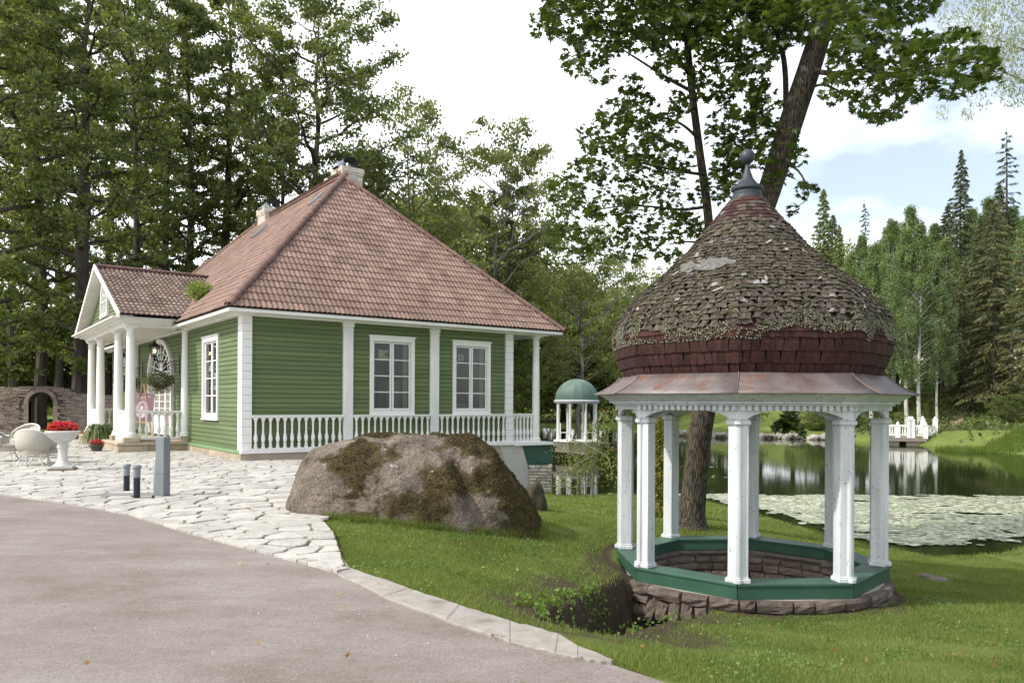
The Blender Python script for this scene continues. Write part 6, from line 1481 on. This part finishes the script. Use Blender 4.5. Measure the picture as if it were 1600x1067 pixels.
for px,Y,top,key,w,nm in [(1322,86,385,'birch',1.2,'birch_tree'),(1345,88,350,'birch',1.2,'birch_tree'),(1382,88,335,'birch',1.2,'birch_tree'),(1425,88,300,'birch',1.1,'birch_tree'),(1455,86,330,'birch',1.2,'birch_tree'),(1478,80,350,'birchB',1.2,'birch_tree'),(1520,88,305,'birch',1.2,'birch_tree'),(1548,84,285,'birch',1.2,'birch_tree'),(1585,80,300,'birch',1.2,'birch_tree'),(1612,76,290,'birch',1.2,'birch_tree'),(1290,92,420,'birch',1.3,'birch_tree'),(1260,92,450,'birch',1.3,'birch_tree')]:
    tree(key,px,Y,top,'second row birch '+['just right of the pale conifers','rising left of the first white trunks','above the left end of the landing stage','tallest, above the landing stage','left of the dark pointed spruce','below the dark pointed spruce','right of the dark pointed spruce','between dark spruce and drooping spruce','under the tallest thin spruce','cut by the right photo edge','half hidden by the dome on its right','mostly hidden by the dome'][[1322,1345,1382,1425,1455,1478,1520,1548,1585,1612,1290,1260].index(px)],None,w,name=nm,group='second row birches on the right')
for px,Y,top,w in [(1275,74,640,.9),(1305,73,630,1.0),(1335,72,640,.9),(1250,76,655,.9),(1585,62,610,.9),(1610,66,590,1.0),(1380,78,610,1),(1500,84,610,1),(1440,82,610,1)]:
    tree('dbush',px,Y,top,'rounded shrub '+{1275:'seen between the front and right pavilion columns',1305:'beside the right front pavilion column',1335:'between the two right pavilion columns',1250:'behind the hanging maple twig',1585:'low on the slope by the right photo edge',1610:'cut by the right photo edge on the slope',1380:'above the left end of the landing stage',1500:'right of the dirt path top',1440:'under the white birch trunks'}[px],None,w,name='shrub',cat='shrub',group='shrubs along the far shore')
for px,Y,top in [(1300,100,330),(1400,100,350),(1480,98,310),(1560,96,280),(1640,92,260)]:
    tree('spruce',px,Y,top,'far background spruce '+{1300:'beside the dome',1400:'behind the birches',1480:'left of the pointed spruce',1560:'behind the drooping spruce',1640:'past the right edge'}[px],None,1.3,name='spruce_tree',group='background spruces')
# golden thuja behind the left columns
xx_,yy_=(1029-800)/F*16.6,16.6
g=empty('thuja',(xx_,yy_,tz(xx_,yy_))); tag(g,'golden green thuja shrub behind the left pavilion columns','shrub')
h=(1.6-(645-630)*16.6/F)-tz(xx_,yy_)
pts=rng.normal(0,1,(4200,3)); pts/=np.linalg.norm(pts,axis=1)[:,None]; zz=rng.uniform(0,1,4200); rr=.30*(1-zz**2.5)+.05; rr*=(.72+.3*np.sin(zz*23+2*pts[:,0]))
pts=np.c_[pts[:,0]*rr,pts[:,1]*rr,zz*h]; leaves_at(pts,.05,leafmat('golden_thuja',(.07,.10,.015),(.30,.27,.05),trans=.2),'foliage',g,.3,droop=-1.0)
mb=MB(); mb.tube([(0,0,-.1),(0,0,h*.8)],[.04,.01],6); mb.build('stem',bark,g)
# small weeping tree left of the pavilion
Yw=22.0; xx_=(925-800)/F*Yw; zg=tz(xx_,Yw); g=empty('weeping_tree',(0,0,0)); tag(g,'small crooked weeping tree propped by stakes on the lawn edge','tree')
def q_(px,py,dy=0): return Q(px,py,Yw+dy)
mb=MB(); 
limbs=[([(925,778),(927,740),(926,715),(931,700),(940,691),(950,690)],[.05,.045,.045,.04,.03,.02],0),([(927,718),(915,708),(900,706),(885,710)],[.03,.025,.018,.01],.2),([(928,712),(905,722),(885,735),(872,752)],[.028,.02,.014,.008],-.3),([(930,702),(912,690),(893,688),(870,700)],[.025,.02,.014,.008],.5),([(940,691),(960,700),(968,720)],[.02,.014,.008],.2),([(932,700),(935,680),(930,660),(950,640),(965,650)],[.02,.016,.012,.009,.006],-.2),([(926,730),(910,745),(900,765)],[.02,.014,.008],.4),([(930,700),(950,712),(958,740)],[.018,.012,.008],-.4)]
cl=[]
for pts,rd,dy in limbs:
    p3=[q_(px,py,dy*i) for i,(px,py) in enumerate(pts)]; mb.tube(p3,rd,6)
    if pts[0]!=(925,778):
        for a,b in zip(p3,p3[1:]):
            for t in np.linspace(0,1,5): cl.append([a[j]+(b[j]-a[j])*t for j in range(3)])
mb.build('trunk',bark2,g,smooth='auto')
cl=np.array(cl); idx=rng.integers(0,len(cl),2300); pts=cl[idx]+rng.normal(0,1,(2300,3))*(.16,.25,.13); pts[:,2]-=rng.uniform(0,.5,2300)**1.5; leaves_at(pts,.045,L_bright,'crown',g,.35,droop=1)
for px in (916,934,903):
    q0=q_(px,778,.2); q1=q_(px+random.uniform(-2,2),732,.2); mb=MB(); mb.tube([q0,q1],.022,6); mb.build('stake',bark2,g)
mb=MB(); 
bp_=cl[rng.integers(0,len(cl),16)]+rng.normal(0,.15,(16,3)); scp=leaves_at(bp_,.035,redm,'berries',g,.9)

# ------------------------------------------------------------------ the maple over the pavilion
mp_=empty('maple_tree',(0,0,0)); tag(mp_,'leaning maple with big lobed leaves growing behind the pavilion','tree')
YM=15.2
main=[(1080,820,15.2),(1081,800,15.2),(1087,745,15.2),(1098,650,15.1),(1128,520,15),(1163,400,14.9),(1200,295,14.8),(1236,180,14.7),(1266,90,14.6),(1292,0,14.5),(1312,-90,14.4),(1325,-200,14.3)]
mr=[.36,.27,.235,.22,.215,.21,.215,.22,.21,.19,.16,.08]
mbk=bpy.data.materials.new('maple_bark'); mbk.use_nodes=True; nt=mbk.node_tree; b=nt.nodes['Principled BSDF']; b.inputs['Roughness'].default_value=.95; b.inputs['Specular IOR Level'].default_value=.15
pos=N(nt,'ShaderNodeNewGeometry').outputs['Position']; mpn=N(nt,'ShaderNodeMapping'); mpn.inputs['Scale'].default_value=(1,1,.16); nt.links.new(pos,mpn.inputs[0])
vo=N(nt,'ShaderNodeTexVoronoi',Scale=26); vo.feature='DISTANCE_TO_EDGE'; nt.links.new(mpn.outputs[0],vo.inputs[0])
nn_=N(nt,'ShaderNodeTexNoise',Scale=9,Detail=8,Roughness=.7); nt.links.new(mpn.outputs[0],nn_.inputs[0])
rA=N(nt,'ShaderNodeValToRGB'); rA.color_ramp.elements[0].position=.0; rA.color_ramp.elements[0].color=(.025,.02,.016,1); rA.color_ramp.elements[1].position=.22; rA.color_ramp.elements[1].color=(.125,.105,.085,1); nt.links.new(vo.outputs[0],rA.inputs[0])
rB=N(nt,'ShaderNodeValToRGB'); rB.color_ramp.elements[0].color=(.55,.55,.5,1); rB.color_ramp.elements[1].color=(1.25,1.25,1.2,1); rB.color_ramp.elements[0].position=.3; rB.color_ramp.elements[1].position=.7; nt.links.new(nn_.outputs[0],rB.inputs[0])
mu=N(nt,'ShaderNodeVectorMath',operation='MULTIPLY'); nt.links.new(rA.outputs[0],mu.inputs[0]); nt.links.new(rB.outputs[0],mu.inputs[1]); nt.links.new(mu.outputs[0],b.inputs['Base Color'])
bp=N(nt,'ShaderNodeBump',Strength=1,Distance=.03); nt.links.new(vo.outputs[0],bp.inputs['Height']); bq=N(nt,'ShaderNodeBump',Strength=.8,Distance=.03); nt.links.new(nn_.outputs[0],bq.inputs['Height']); nt.links.new(bp.outputs[0],bq.inputs['Normal']); nt.links.new(bq.outputs[0],b.inputs['Normal'])
def dens(pts,rad,m=5):
    P3=[Vector(Q(*p)) for p in pts]; o=[];ro=[]
    for i in range(len(P3)-1):
        p0=P3[max(i-1,0)];p1=P3[i];p2=P3[i+1];p3=P3[min(i+2,len(P3)-1)]
        for k in range(m):
            t=k/m; v=.5*((2*p1)+(p2-p0)*t+(2*p0-5*p1+4*p2-p3)*t*t+(3*p1-p0-3*p2+p3)*t**3); o.append(v); ro.append(rad[i]+(rad[i+1]-rad[i])*t)
    o.append(P3[-1]); ro.append(rad[-1]); return o,ro
mb=MB(); o,ro=dens(main,mr); mb.tube(o,ro,18); tkm=mb.build('trunk',mbk,mp_,smooth=True)
mb=MB(); stem2=[(1118,560,15.1),(1112,450,15.3),(1105,335,15.5),(1092,240,15.6),(1080,150,15.7),(1071,60,15.8),(1070,-40,15.9)]
o,ro=dens(stem2,[.12,.10,.088,.08,.075,.07,.05]); mb.tube(o,ro,10)
for pts,rd in [([(1071,60,15.8),(1050,45,15.4),(1020,30,15)],[.05,.04,.02]),([(1082,120,15.7),(1060,95,15.3),(1035,60,15),(1000,20,14.6),(960,-20,14)],[.05,.045,.035,.025,.015]),
   ([(1078,140,15.7),(1040,120,16),(1000,95,16.4),(960,70,16.8)],[.04,.035,.025,.012]),([(1090,215,15.6),(1060,190,15.2),(1020,180,14.8)],[.035,.025,.012]),
   ([(1097,270,15.5),(1060,265,15),(1010,255,14.6),(960,245,14.2)],[.035,.028,.02,.01]),([(1103,320,15.5),(1060,325,16),(1000,320,16.5),(940,325,17),(890,345,17.3)],[.035,.03,.022,.016,.008]),
   ([(1108,380,15.4),(1075,375,15),(1040,380,14.7)],[.03,.02,.01]),([(1225,215,14.7),(1225,120,15.2),(1215,60,15.6),(1190,0,16)],[.06,.055,.05,.04]),([(1215,60,15.6),(1190,75,15.6),(1160,90,15.6),(1120,95,15.4)],[.04,.035,.025,.012]),
   ([(1205,75,15.5),(1175,30,15.2),(1150,0,15),(1130,-40,14.8)],[.05,.04,.035,.02]),([(1262,105,14.6),(1300,110,14.0),(1350,105,13.5),(1400,110,13.1),(1460,95,12.7),(1530,90,12.4)],[.055,.045,.036,.028,.018,.008]),
   ([(1250,140,14.6),(1285,128,14.9),(1330,150,15.2)],[.035,.025,.01]),([(1275,60,14.5),(1330,50,14.2),(1400,60,14),(1500,50,13.6)],[.05,.04,.03,.012]),([(1215,250,14.8),(1245,262,14.5),(1262,300,14.4),(1245,318,14.4)],[.03,.02,.012,.006]),([(1195,310,14.8),(1212,270,15.3),(1235,245,15.6)],[.03,.02,.008]),
   ([(1180,350,14.9),(1240,500,13.9),(1250,600,13.6),(1240,640,13.5)],[.035,.025,.015,.008])]:
    o,ro=dens(pts,rd,4); mb.tube(o,ro,7)
mb.build('limbs',mbk,mp_,smooth=True)
BL=[(850,35,28),(890,25,45),(930,60,42),(903,92,30),(935,112,22),(960,40,42),(1000,20,45),(1040,15,50),(1090,15,50),(1140,25,50),(1190,15,50),(1240,25,45),(1300,15,50),(1350,35,42),
(1035,60,28),(1085,80,35),(1130,90,35),(1175,75,40),(1105,130,32),(1150,150,35),(1140,200,42),(1190,160,32),(1220,205,26),(1060,160,22),(985,130,20),
(1000,170,32),(960,180,32),(930,212,30),(985,222,38),(1030,200,32),(1050,250,35),(1000,272,38),(945,252,38),(910,272,32),(882,300,30),(900,340,38),(950,320,38),(1000,330,38),(1050,310,32),(1075,350,26),(1035,372,32),(985,382,30),(930,385,28),(900,392,22),(872,360,18),(1055,402,16),(1112,290,28),(1150,285,28),(1135,250,28),(1165,235,30),(1190,228,22),(1212,262,26),(1240,238,20),(1250,292,15),(1268,290,9),(1238,322,12),
(1330,90,42),(1370,60,40),(1300,135,26),(1345,150,28),(1388,112,33),(1422,125,32),(1400,163,18),(1372,172,15),(1462,92,32),(1500,62,32),(1530,92,30),(1482,124,28),(1525,118,20),(1548,78,16),(1440,58,24),(1560,112,10),(1415,80,30),(1235,650,20),(1222,660,14),(1250,664,12),
(1100,40,40),(1050,100,30),(1170,120,30),(1130,10,60),(1210,40,40),(1180,190,28),(1000,60,32),(1240,-40,90),(1050,-50,90),(900,-40,70),(1400,-40,80)]
cs=[];dirs=[]
for (px,py,r) in BL:
    n=int(max(22,r*r*.21)); a=rng.uniform(0,6.28,n); q=np.sqrt(rng.uniform(0,1,n))*r; f=12.9 if px>1290 and py>0 else 15.3
    yd=rng.normal(f,.9 if py<600 else .15,n)
    if 600<py: yd=np.full(n,13.5)+rng.normal(0,.15,n)
    for aa,qq,y in zip(a,q,yd):
        X_,Y_=px+math.cos(aa)*qq,py+math.sin(aa)*qq*.9
        if py>0 and noise.noise(Vector((X_/26,Y_/17,y*1.1)))<-.06: continue
        cs.append(Q(X_,Y_,y))
cs=np.array(cs); n=len(cs)
tmpl=np.array([(0,0),(.10,-.05),(.42,-.28),(.30,.02),(.60,.12),(.36,.28),(.42,.55),(.18,.42),(0,.95),(-.18,.42),(-.42,.55),(-.36,.28),(-.60,.12),(-.30,.02),(-.42,-.28),(-.10,-.05)])*1.0
tv=np.c_[tmpl,np.zeros(len(tmpl))]; tv[:,2]=-.22*np.abs(tv[:,0])-.12*tv[:,1]**2; tv=np.vstack([tv,[0,.25,0.02]]); k=len(tmpl)
tf=np.array([(i,(i+1)%k,k) for i in range(k)])
az=rng.uniform(0,6.28,n); til=rng.normal(0,.45,n)+.35; roll=rng.normal(0,.4,n); sc=rng.uniform(.085,.175,n)
ca,sa=np.cos(az),np.sin(az); ct,st=np.cos(-til),np.sin(-til); cr_,sr_=np.cos(roll),np.sin(roll)
Rz=np.zeros((n,3,3)); Rz[:,0,0]=ca;Rz[:,0,1]=-sa;Rz[:,1,0]=sa;Rz[:,1,1]=ca;Rz[:,2,2]=1
Rx=np.zeros((n,3,3)); Rx[:,0,0]=1;Rx[:,1,1]=ct;Rx[:,1,2]=-st;Rx[:,2,1]=st;Rx[:,2,2]=ct
Ry=np.zeros((n,3,3)); Ry[:,1,1]=1;Ry[:,0,0]=cr_;Ry[:,0,2]=sr_;Ry[:,2,0]=-sr_;Ry[:,2,2]=cr_
RR=Rz@Rx@Ry; V=np.einsum('nij,kj->nki',RR,tv)*sc[:,None,None]+cs[:,None,:]
Fm=(tf[None]+(np.arange(n)*(k+1))[:,None,None]).reshape(-1,3)
print('maple leaves',n)
np_mesh('crown',V.reshape(-1,3),Fm,leafmat('maple_leaf',(.026,.046,.008),(.082,.118,.024),trans=.34,rough=.4),mp_,smooth=False)
# willow at the upper right corner
wl=empty('willow_tree',(17.2,24,tz(17.2,24))); tag(wl,'pale willow reaching into the upper right corner','tree')
mb=MB(); mb.tube([(0,0,-.3),(.1,0,4),(-.2,0,9),(-.4,0,14)],[.3,.25,.2,.1],10)
for (x1,z1) in ((-2.4,14.6),(-1.6,14.2),(-2.6,15.6)): mb.tube([(-.2,0,z1-1.6),(x1*.5,0,z1-.5),(x1,0,z1)],[.06,.035,.01],6)
mb.build('trunk',bark2,wl,smooth='auto')
cs=[]
for (px,py,r,n) in [(1570,30,60,1300),(1500,15,45,600),(1595,90,50,900),(1540,70,40,450),(1580,135,26,260),(1470,170,12,40),(1510,172,10,40),(1650,60,80,900),(1530,140,25,120),(1620,-60,120,1200)]:
    for i in range(n): a=random.uniform(0,6.28); q=math.sqrt(random.random())*r; cs.append(Q(px+q*math.cos(a),py+q*math.sin(a),24+random.gauss(0,.8)))
cs=np.array(cs)-np.array(wl.location); leaves_at(cs,.085,leafmat('willow_leaf',(.13,.16,.10),(.28,.31,.22),trans=.4),'crown',wl,.2,droop=1.2)

# ------------------------------------------------------------------ grass and low growth
def blades(n,xr,yr,hgt,wid,name,mask,mat,lean=.5,label=None):
    x=rng.uniform(*xr,n); y=rng.uniform(*yr,n); k=mask(x,y); x,y=x[k],y[k]; n=len(x); z=terrain(x,y)
    h=hgt*rng.uniform(.5,1.35,n)*(.75+.5*np.array([noise.noise(Vector((a*1.5,b*1.5,2))) for a,b in zip(x,y)])); a=rng.uniform(0,6.28,n); w=wid*rng.uniform(.7,1.3,n)
    dx,dy=np.cos(a)*w/2,np.sin(a)*w/2; lx,ly=rng.normal(0,lean,n)*h,rng.normal(0,lean,n)*h
    V=np.stack([np.c_[x-dx,y-dy,z-.01],np.c_[x+dx,y+dy,z-.01],np.c_[x+lx,y+ly,z+h]],1).reshape(-1,3)
    o=np_mesh(name,V,np.arange(3*n).reshape(n,3),mat,kind='stuff'); o['label']=label or 'short green grass'; print(name,n); return o
Kp=np.array([k for k in KERB2]); 
lawnpoly=[P(px,py,0)[:2] for px,py in [(500,808),(509,822),(524,840),(536,874),(547,893),(640,925),(720,951),(800,975),(870,994),(905,1006),(960,1026),(1030,1050),(1100,1074),(1180,1105),(1250,1140)]]+[(3.6,3.0),(40,3),(40,34),(0,34),(-2.8,18),(-3.0,15)]
LP=np.array(lawnpoly)
def inpoly_np(x,y,poly):
    ins=np.zeros(len(x),bool); n=len(poly)
    for i in range(n):
        a,b=poly[i],poly[(i+1)%n]; c=((a[1]>y)!=(b[1]>y)); 
        with np.errstate(divide='ignore',invalid='ignore'): xi=(b[0]-a[0])*(y-a[1])/(b[1]-a[1]+1e-12)+a[0]
        ins^=c&(x<xi)
    return ins
def gmask(x,y,soil_keep=.25,pmin=.05,thin=True):
    p=np.c_[x,y]; m=inpoly_np(x+rng.normal(0,.02,len(x)),y+rng.normal(0,.025,len(x)),LP); d=pond_sd(p); m&=d>pmin
    rr=np.linalg.norm(p-RC,axis=1); m&=rr>2.06
    m&=~(((x+1.5)/2.0)**2+((y-12.25)/1.15)**2<1)
    sd=seg_d(p,DA,DB); m&=(sd>.62)|((sd>.5)&(rng.random(len(x))<.3))
    s=np.exp(-((sd-.6)/.45)**2); m&=rng.random(len(x))>s*.75
    th=np.array([noise.noise(Vector((a*.9,b*.9,9)))+.6*noise.noise(Vector((a*3,b*3,4))) for a,b in zip(x,y)])
    m&=rng.random(len(x))<np.clip(1.0-(-th-.25)*3,.5,1)
    m&=(np.abs(x)/np.maximum(y,.1)<.72)
    return m
GM=leafmat('grass_blade',(.095,.140,.028),(.215,.255,.070),trans=.35,isl=.3,pale=(.30,.28,.12),objr=0)
blades(420000,(-2.6,6.9),(4.0,9.5),.05,.006,'grass',gmask,GM,label='short mown grass on the near lawn')
blades(300000,(-3,9.5),(9.5,15.5),.055,.010,'grass',gmask,GM,label='short grass round the pavilion and boulder')
blades(140000,(-3,13),(15.5,27),.07,.018,'grass',gmask,GM,label='lawn running down to the pond edge')
# clover and plantain patches in the lawn
x=rng.uniform(-2.5,6.8,60000); y=rng.uniform(4.2,13,60000); k=gmask(x,y); x,y=x[k],y[k]
nc=np.array([noise.noise(Vector((a*1.7,b*1.7,21)))+.5*noise.noise(Vector((a*6,b*6,2))) for a,b in zip(x,y)]); k=nc>.20; x,y=x[k],y[k]
o=leaves_at(np.c_[x,y,terrain(x,y)+rng.uniform(.02,.055,len(x))],.012,leafmat('clover_leaf',(.08,.14,.03),(.18,.25,.07),trans=.35,objr=0),'clover',None,.8,up=.8,kind='stuff'); o['label']='small clover leaves in patches among the grass'
# longer grass round the foot of the boulder
n=16000; a=rng.uniform(math.pi*.93,math.pi*2.07,n); x=(641-800)/F*12+2.0*np.cos(a)*rng.uniform(.97,1.05,n); y=11.98+1.2*np.sign(np.sin(a))*np.abs(np.sin(a))**.8*rng.uniform(.93,1.10,n); k=inpoly_np(x,y,LP); x,y=x[k],y[k]; n=len(x); z=terrain(x,y)
h=rng.uniform(.05,.15,n); b=rng.uniform(0,6.28,n); lx,ly=rng.normal(0,.03,n),rng.normal(0,.03,n); V=np.stack([np.c_[x-.005*np.cos(b),y-.005*np.sin(b),z-.01],np.c_[x+.005*np.cos(b),y+.005*np.sin(b),z-.01],np.c_[x+lx,y+ly,z+h]],1).reshape(-1,3)
o=np_mesh('grass_tufts',V,np.arange(3*n).reshape(n,3),GM,kind='stuff'); o['label']='longer grass at the foot of the huge boulder'
# weeds hanging into the ditch
def leafpatch(cx,cy,sx,sy,n,h,ls,mat,name,label):
    x=rng.normal(cx,sx,n); y=rng.normal(cy,sy,n); z=terrain(x,y)+rng.uniform(.01,h,n); o=leaves_at(np.c_[x,y,z],ls,mat,name,None,.8,up=.7,kind='stuff'); o['label']=label; return o
wd=leafmat('weed_leaf',(.06,.11,.02),(.17,.24,.05),trans=.35)
x=rng.uniform(-.1,2.2,22000); y=rng.uniform(6.0,9.9,22000); p=np.c_[x,y]; sd=seg_d(p,DA,DB); k=(sd>.22)&(sd<.60)&(y>6.3)&(((x-DA[0])*(DB[1]-DA[1])-(y-DA[1])*(DB[0]-DA[0])<0)|(rng.random(22000)<.10)); x,y=x[k],y[k]
nn2=np.array([noise.noise(Vector((a*3.5,b*3.5,1))) for a,b in zip(x,y)]); k=nn2>-.02; x,y=x[k],y[k]; z=terrain(x,y); o=leaves_at(np.c_[x,y,z+rng.uniform(.01,.10,len(x))],.020,wd,'ditch_weeds',None,.75,up=.6,kind='stuff'); o['label']='small leafy weeds hanging over the ditch edge'
# reeds and sedge along the far right bank
n=9000; t=rng.uniform(0,1,n); far=[(28.9,51.3),(32.5,50.2),(45,51),(60,51)]; fx=np.interp(t,[0,.15,.6,1],[q[0] for q in far]); fy=np.interp(t,[0,.15,.6,1],[q[1] for q in far])+rng.uniform(-.6,2.0,n)
fz=np.maximum(terrain(fx,fy),WATER-.1); h=rng.uniform(.25,.6,n); lx=rng.normal(0,.12,n); V=np.stack([np.c_[fx-.03,fy,fz],np.c_[fx+.03,fy,fz],np.c_[fx+lx,fy,fz+h]],1).reshape(-1,3)
o=np_mesh('reeds',V,np.arange(3*n).reshape(n,3),leafmat('sedge',(.10,.17,.03),(.22,.30,.07),trans=.4),kind='stuff'); o['label']='bright green sedge along the far right bank'
# undergrowth covering far banks
n=55000; x=rng.uniform(2,75,n); y=rng.uniform(52,104,n); d=pond_sd(np.c_[x,y]); k=(d>.6)&(d<26)&(x/y<.72); k&=~((np.abs(x-(40.5+ (y-60)*.12))<.0)); x,y,d=x[k],y[k],d[k]; z=terrain(x,y)
nn3=np.array([noise.noise(Vector((a*.25,b*.25,3))) for a,b in zip(x,y)])
k=(((x/y>.35)&(nn3>-.3))|((x/y<.35)&(nn3>.25)&(d>7))); k&=~((d<9)&(x/y<.42)); k&=(d>3)|(rng.random(len(d))<.4); x,y,z=x[k],y[k],z[k]; o=leaves_at(np.c_[x,y,z+rng.uniform(.02,.5,len(x))],.15,leafmat('undergrowth_leaf',(.045,.07,.02),(.14,.165,.055),trans=.3),'undergrowth',None,.7,up=.5,kind='stuff'); o['label']='low ferns and weeds on the far wooded slope'
# dirt path on the far slope
pp_=[(1497,640,None),(1488,652,None),(1483,662,None),(1478,672,None),(1470,680,None)]
mb=MB(); vs=[]
for i,Yp in enumerate((61.5,63,65,67,69,71,74)):
    cx3=(1472+ (Yp-61.5)*2.6-800)/F*Yp; w=1.3+.15*math.sin(i*2)
    for s in (-1,1): vs.append((cx3+s*w/2,Yp,tz(cx3+s*w/2,Yp)+.06))
mb.add(vs,[(2*i,2*i+1,2*i+3,2*i+2) for i in range(6)]); o=mb.build('dirt_path',pmat('reddish_soil',(.22,.15,.11),(.32,.24,.18),scale=1.5,rough=.95,bump=.8,bscale=5),kind='structure'); o['label']='reddish dirt path climbing from the landing stage'
# shore stones
sm=pmat('shore_stone',(.26,.23,.20),(.38,.35,.31),scale=3,rough=.9,bump=.6,rnd=.3); rocks=[]
sedge=empty('stone_edging'); tag(sedge,'row of grey stones lining the far shore of the pond','stone edging')
prt=None
for i in range(90):
    t=i/90; seq=[(14,82),(18,71.6),(24,70.1),(29,67.1)]; xs_=[q[0] for q in seq]; x=14+15*t; y=np.interp(x,xs_,[q[1] for q in seq])+random.uniform(-.4,.5); s=random.uniform(.18,.42)
    if prt is None: prt=rock('stone',(0,0,0),(1,.8,.6),sm,2,None,None,par=sedge); o=prt
    else: o=inst(prt,sedge)
    o.location=(x,y,WATER+.1+random.uniform(0,.25)); o.scale=(s,s,s); o.rotation_euler=(random.uniform(0,6),random.uniform(0,1),random.uniform(0,6))
# fallen leaves on lawn and road
n=70; x=rng.uniform(-3,5,n); y=rng.uniform(4.6,11,n); x=np.minimum(x,.62*y); z=np.maximum(terrain(x,y),-2)+.05; k=(z>-1.3); 
o=leaves_at(np.c_[x,y,z][k],.022,leafmat('fallen_leaf',(.25,.12,.04),(.38,.26,.08),trans=.2),'fallen_leaves',None,.7,up=.9,kind='stuff'); o['label']='few dry fallen leaves on lawn and road'
print('tris',sum(len(o.data.polygons) for o in scene.objects if o.type=='MESH' and o.data.users==1)/1e6, len(scene.objects))

# far woods closing the gaps below and between the crowns
def woods(n,x0,x1,y0,y1,h,ls,label,seed):
    x=rng.uniform(x0,x1,n); y=rng.uniform(y0,y1,n); hh=np.array([h*(.75+.5*noise.noise(Vector((a*.09,b*.05,seed)))+.3*noise.noise(Vector((a*.4,b*.1,seed)))) for a,b in zip(x,y)]); z=rng.uniform(-.6,1,n)**1*hh
    o=leaves_at(np.c_[x,y,z+np.maximum(0,0)],ls,L_ash,'far_woods',None,.7,up=.5,kind='stuff'); o['label']=label
woods(52000,-60,120,128,150,9,.38,'hazy wood edge far beyond the pond',3)
woods(26000,-85,-24,84,100,6.5,.26,'light green wood edge behind the garden wall',8)
# moss and small weeds in the patio joints
n=14000; x=rng.uniform(-13,-.8,n); y=rng.uniform(7,22,n); k=inpoly_np(x,y,patio_poly)&(x/y>-.72); x,y=x[k],y[k]
ds=np.array([np.sort(np.hypot(seeds[:,0]-a,seeds[:,1]-b))[:2] for a,b in zip(x,y)]); nj=np.array([noise.noise(Vector((a*.8,b*.8,5))) for a,b in zip(x,y)]); k=((ds[:,1]-ds[:,0])<.035)&(nj>-.1); x,y=x[k],y[k]
o=leaves_at(np.c_[x,y,rng.uniform(.02,.045,len(x))],.013,leafmat('joint_moss',(.09,.12,.03),(.20,.23,.07),trans=.2),'joint_weeds',None,.6,up=.6,kind='stuff'); o['label']='tiny weeds and moss in the joints of the patio'
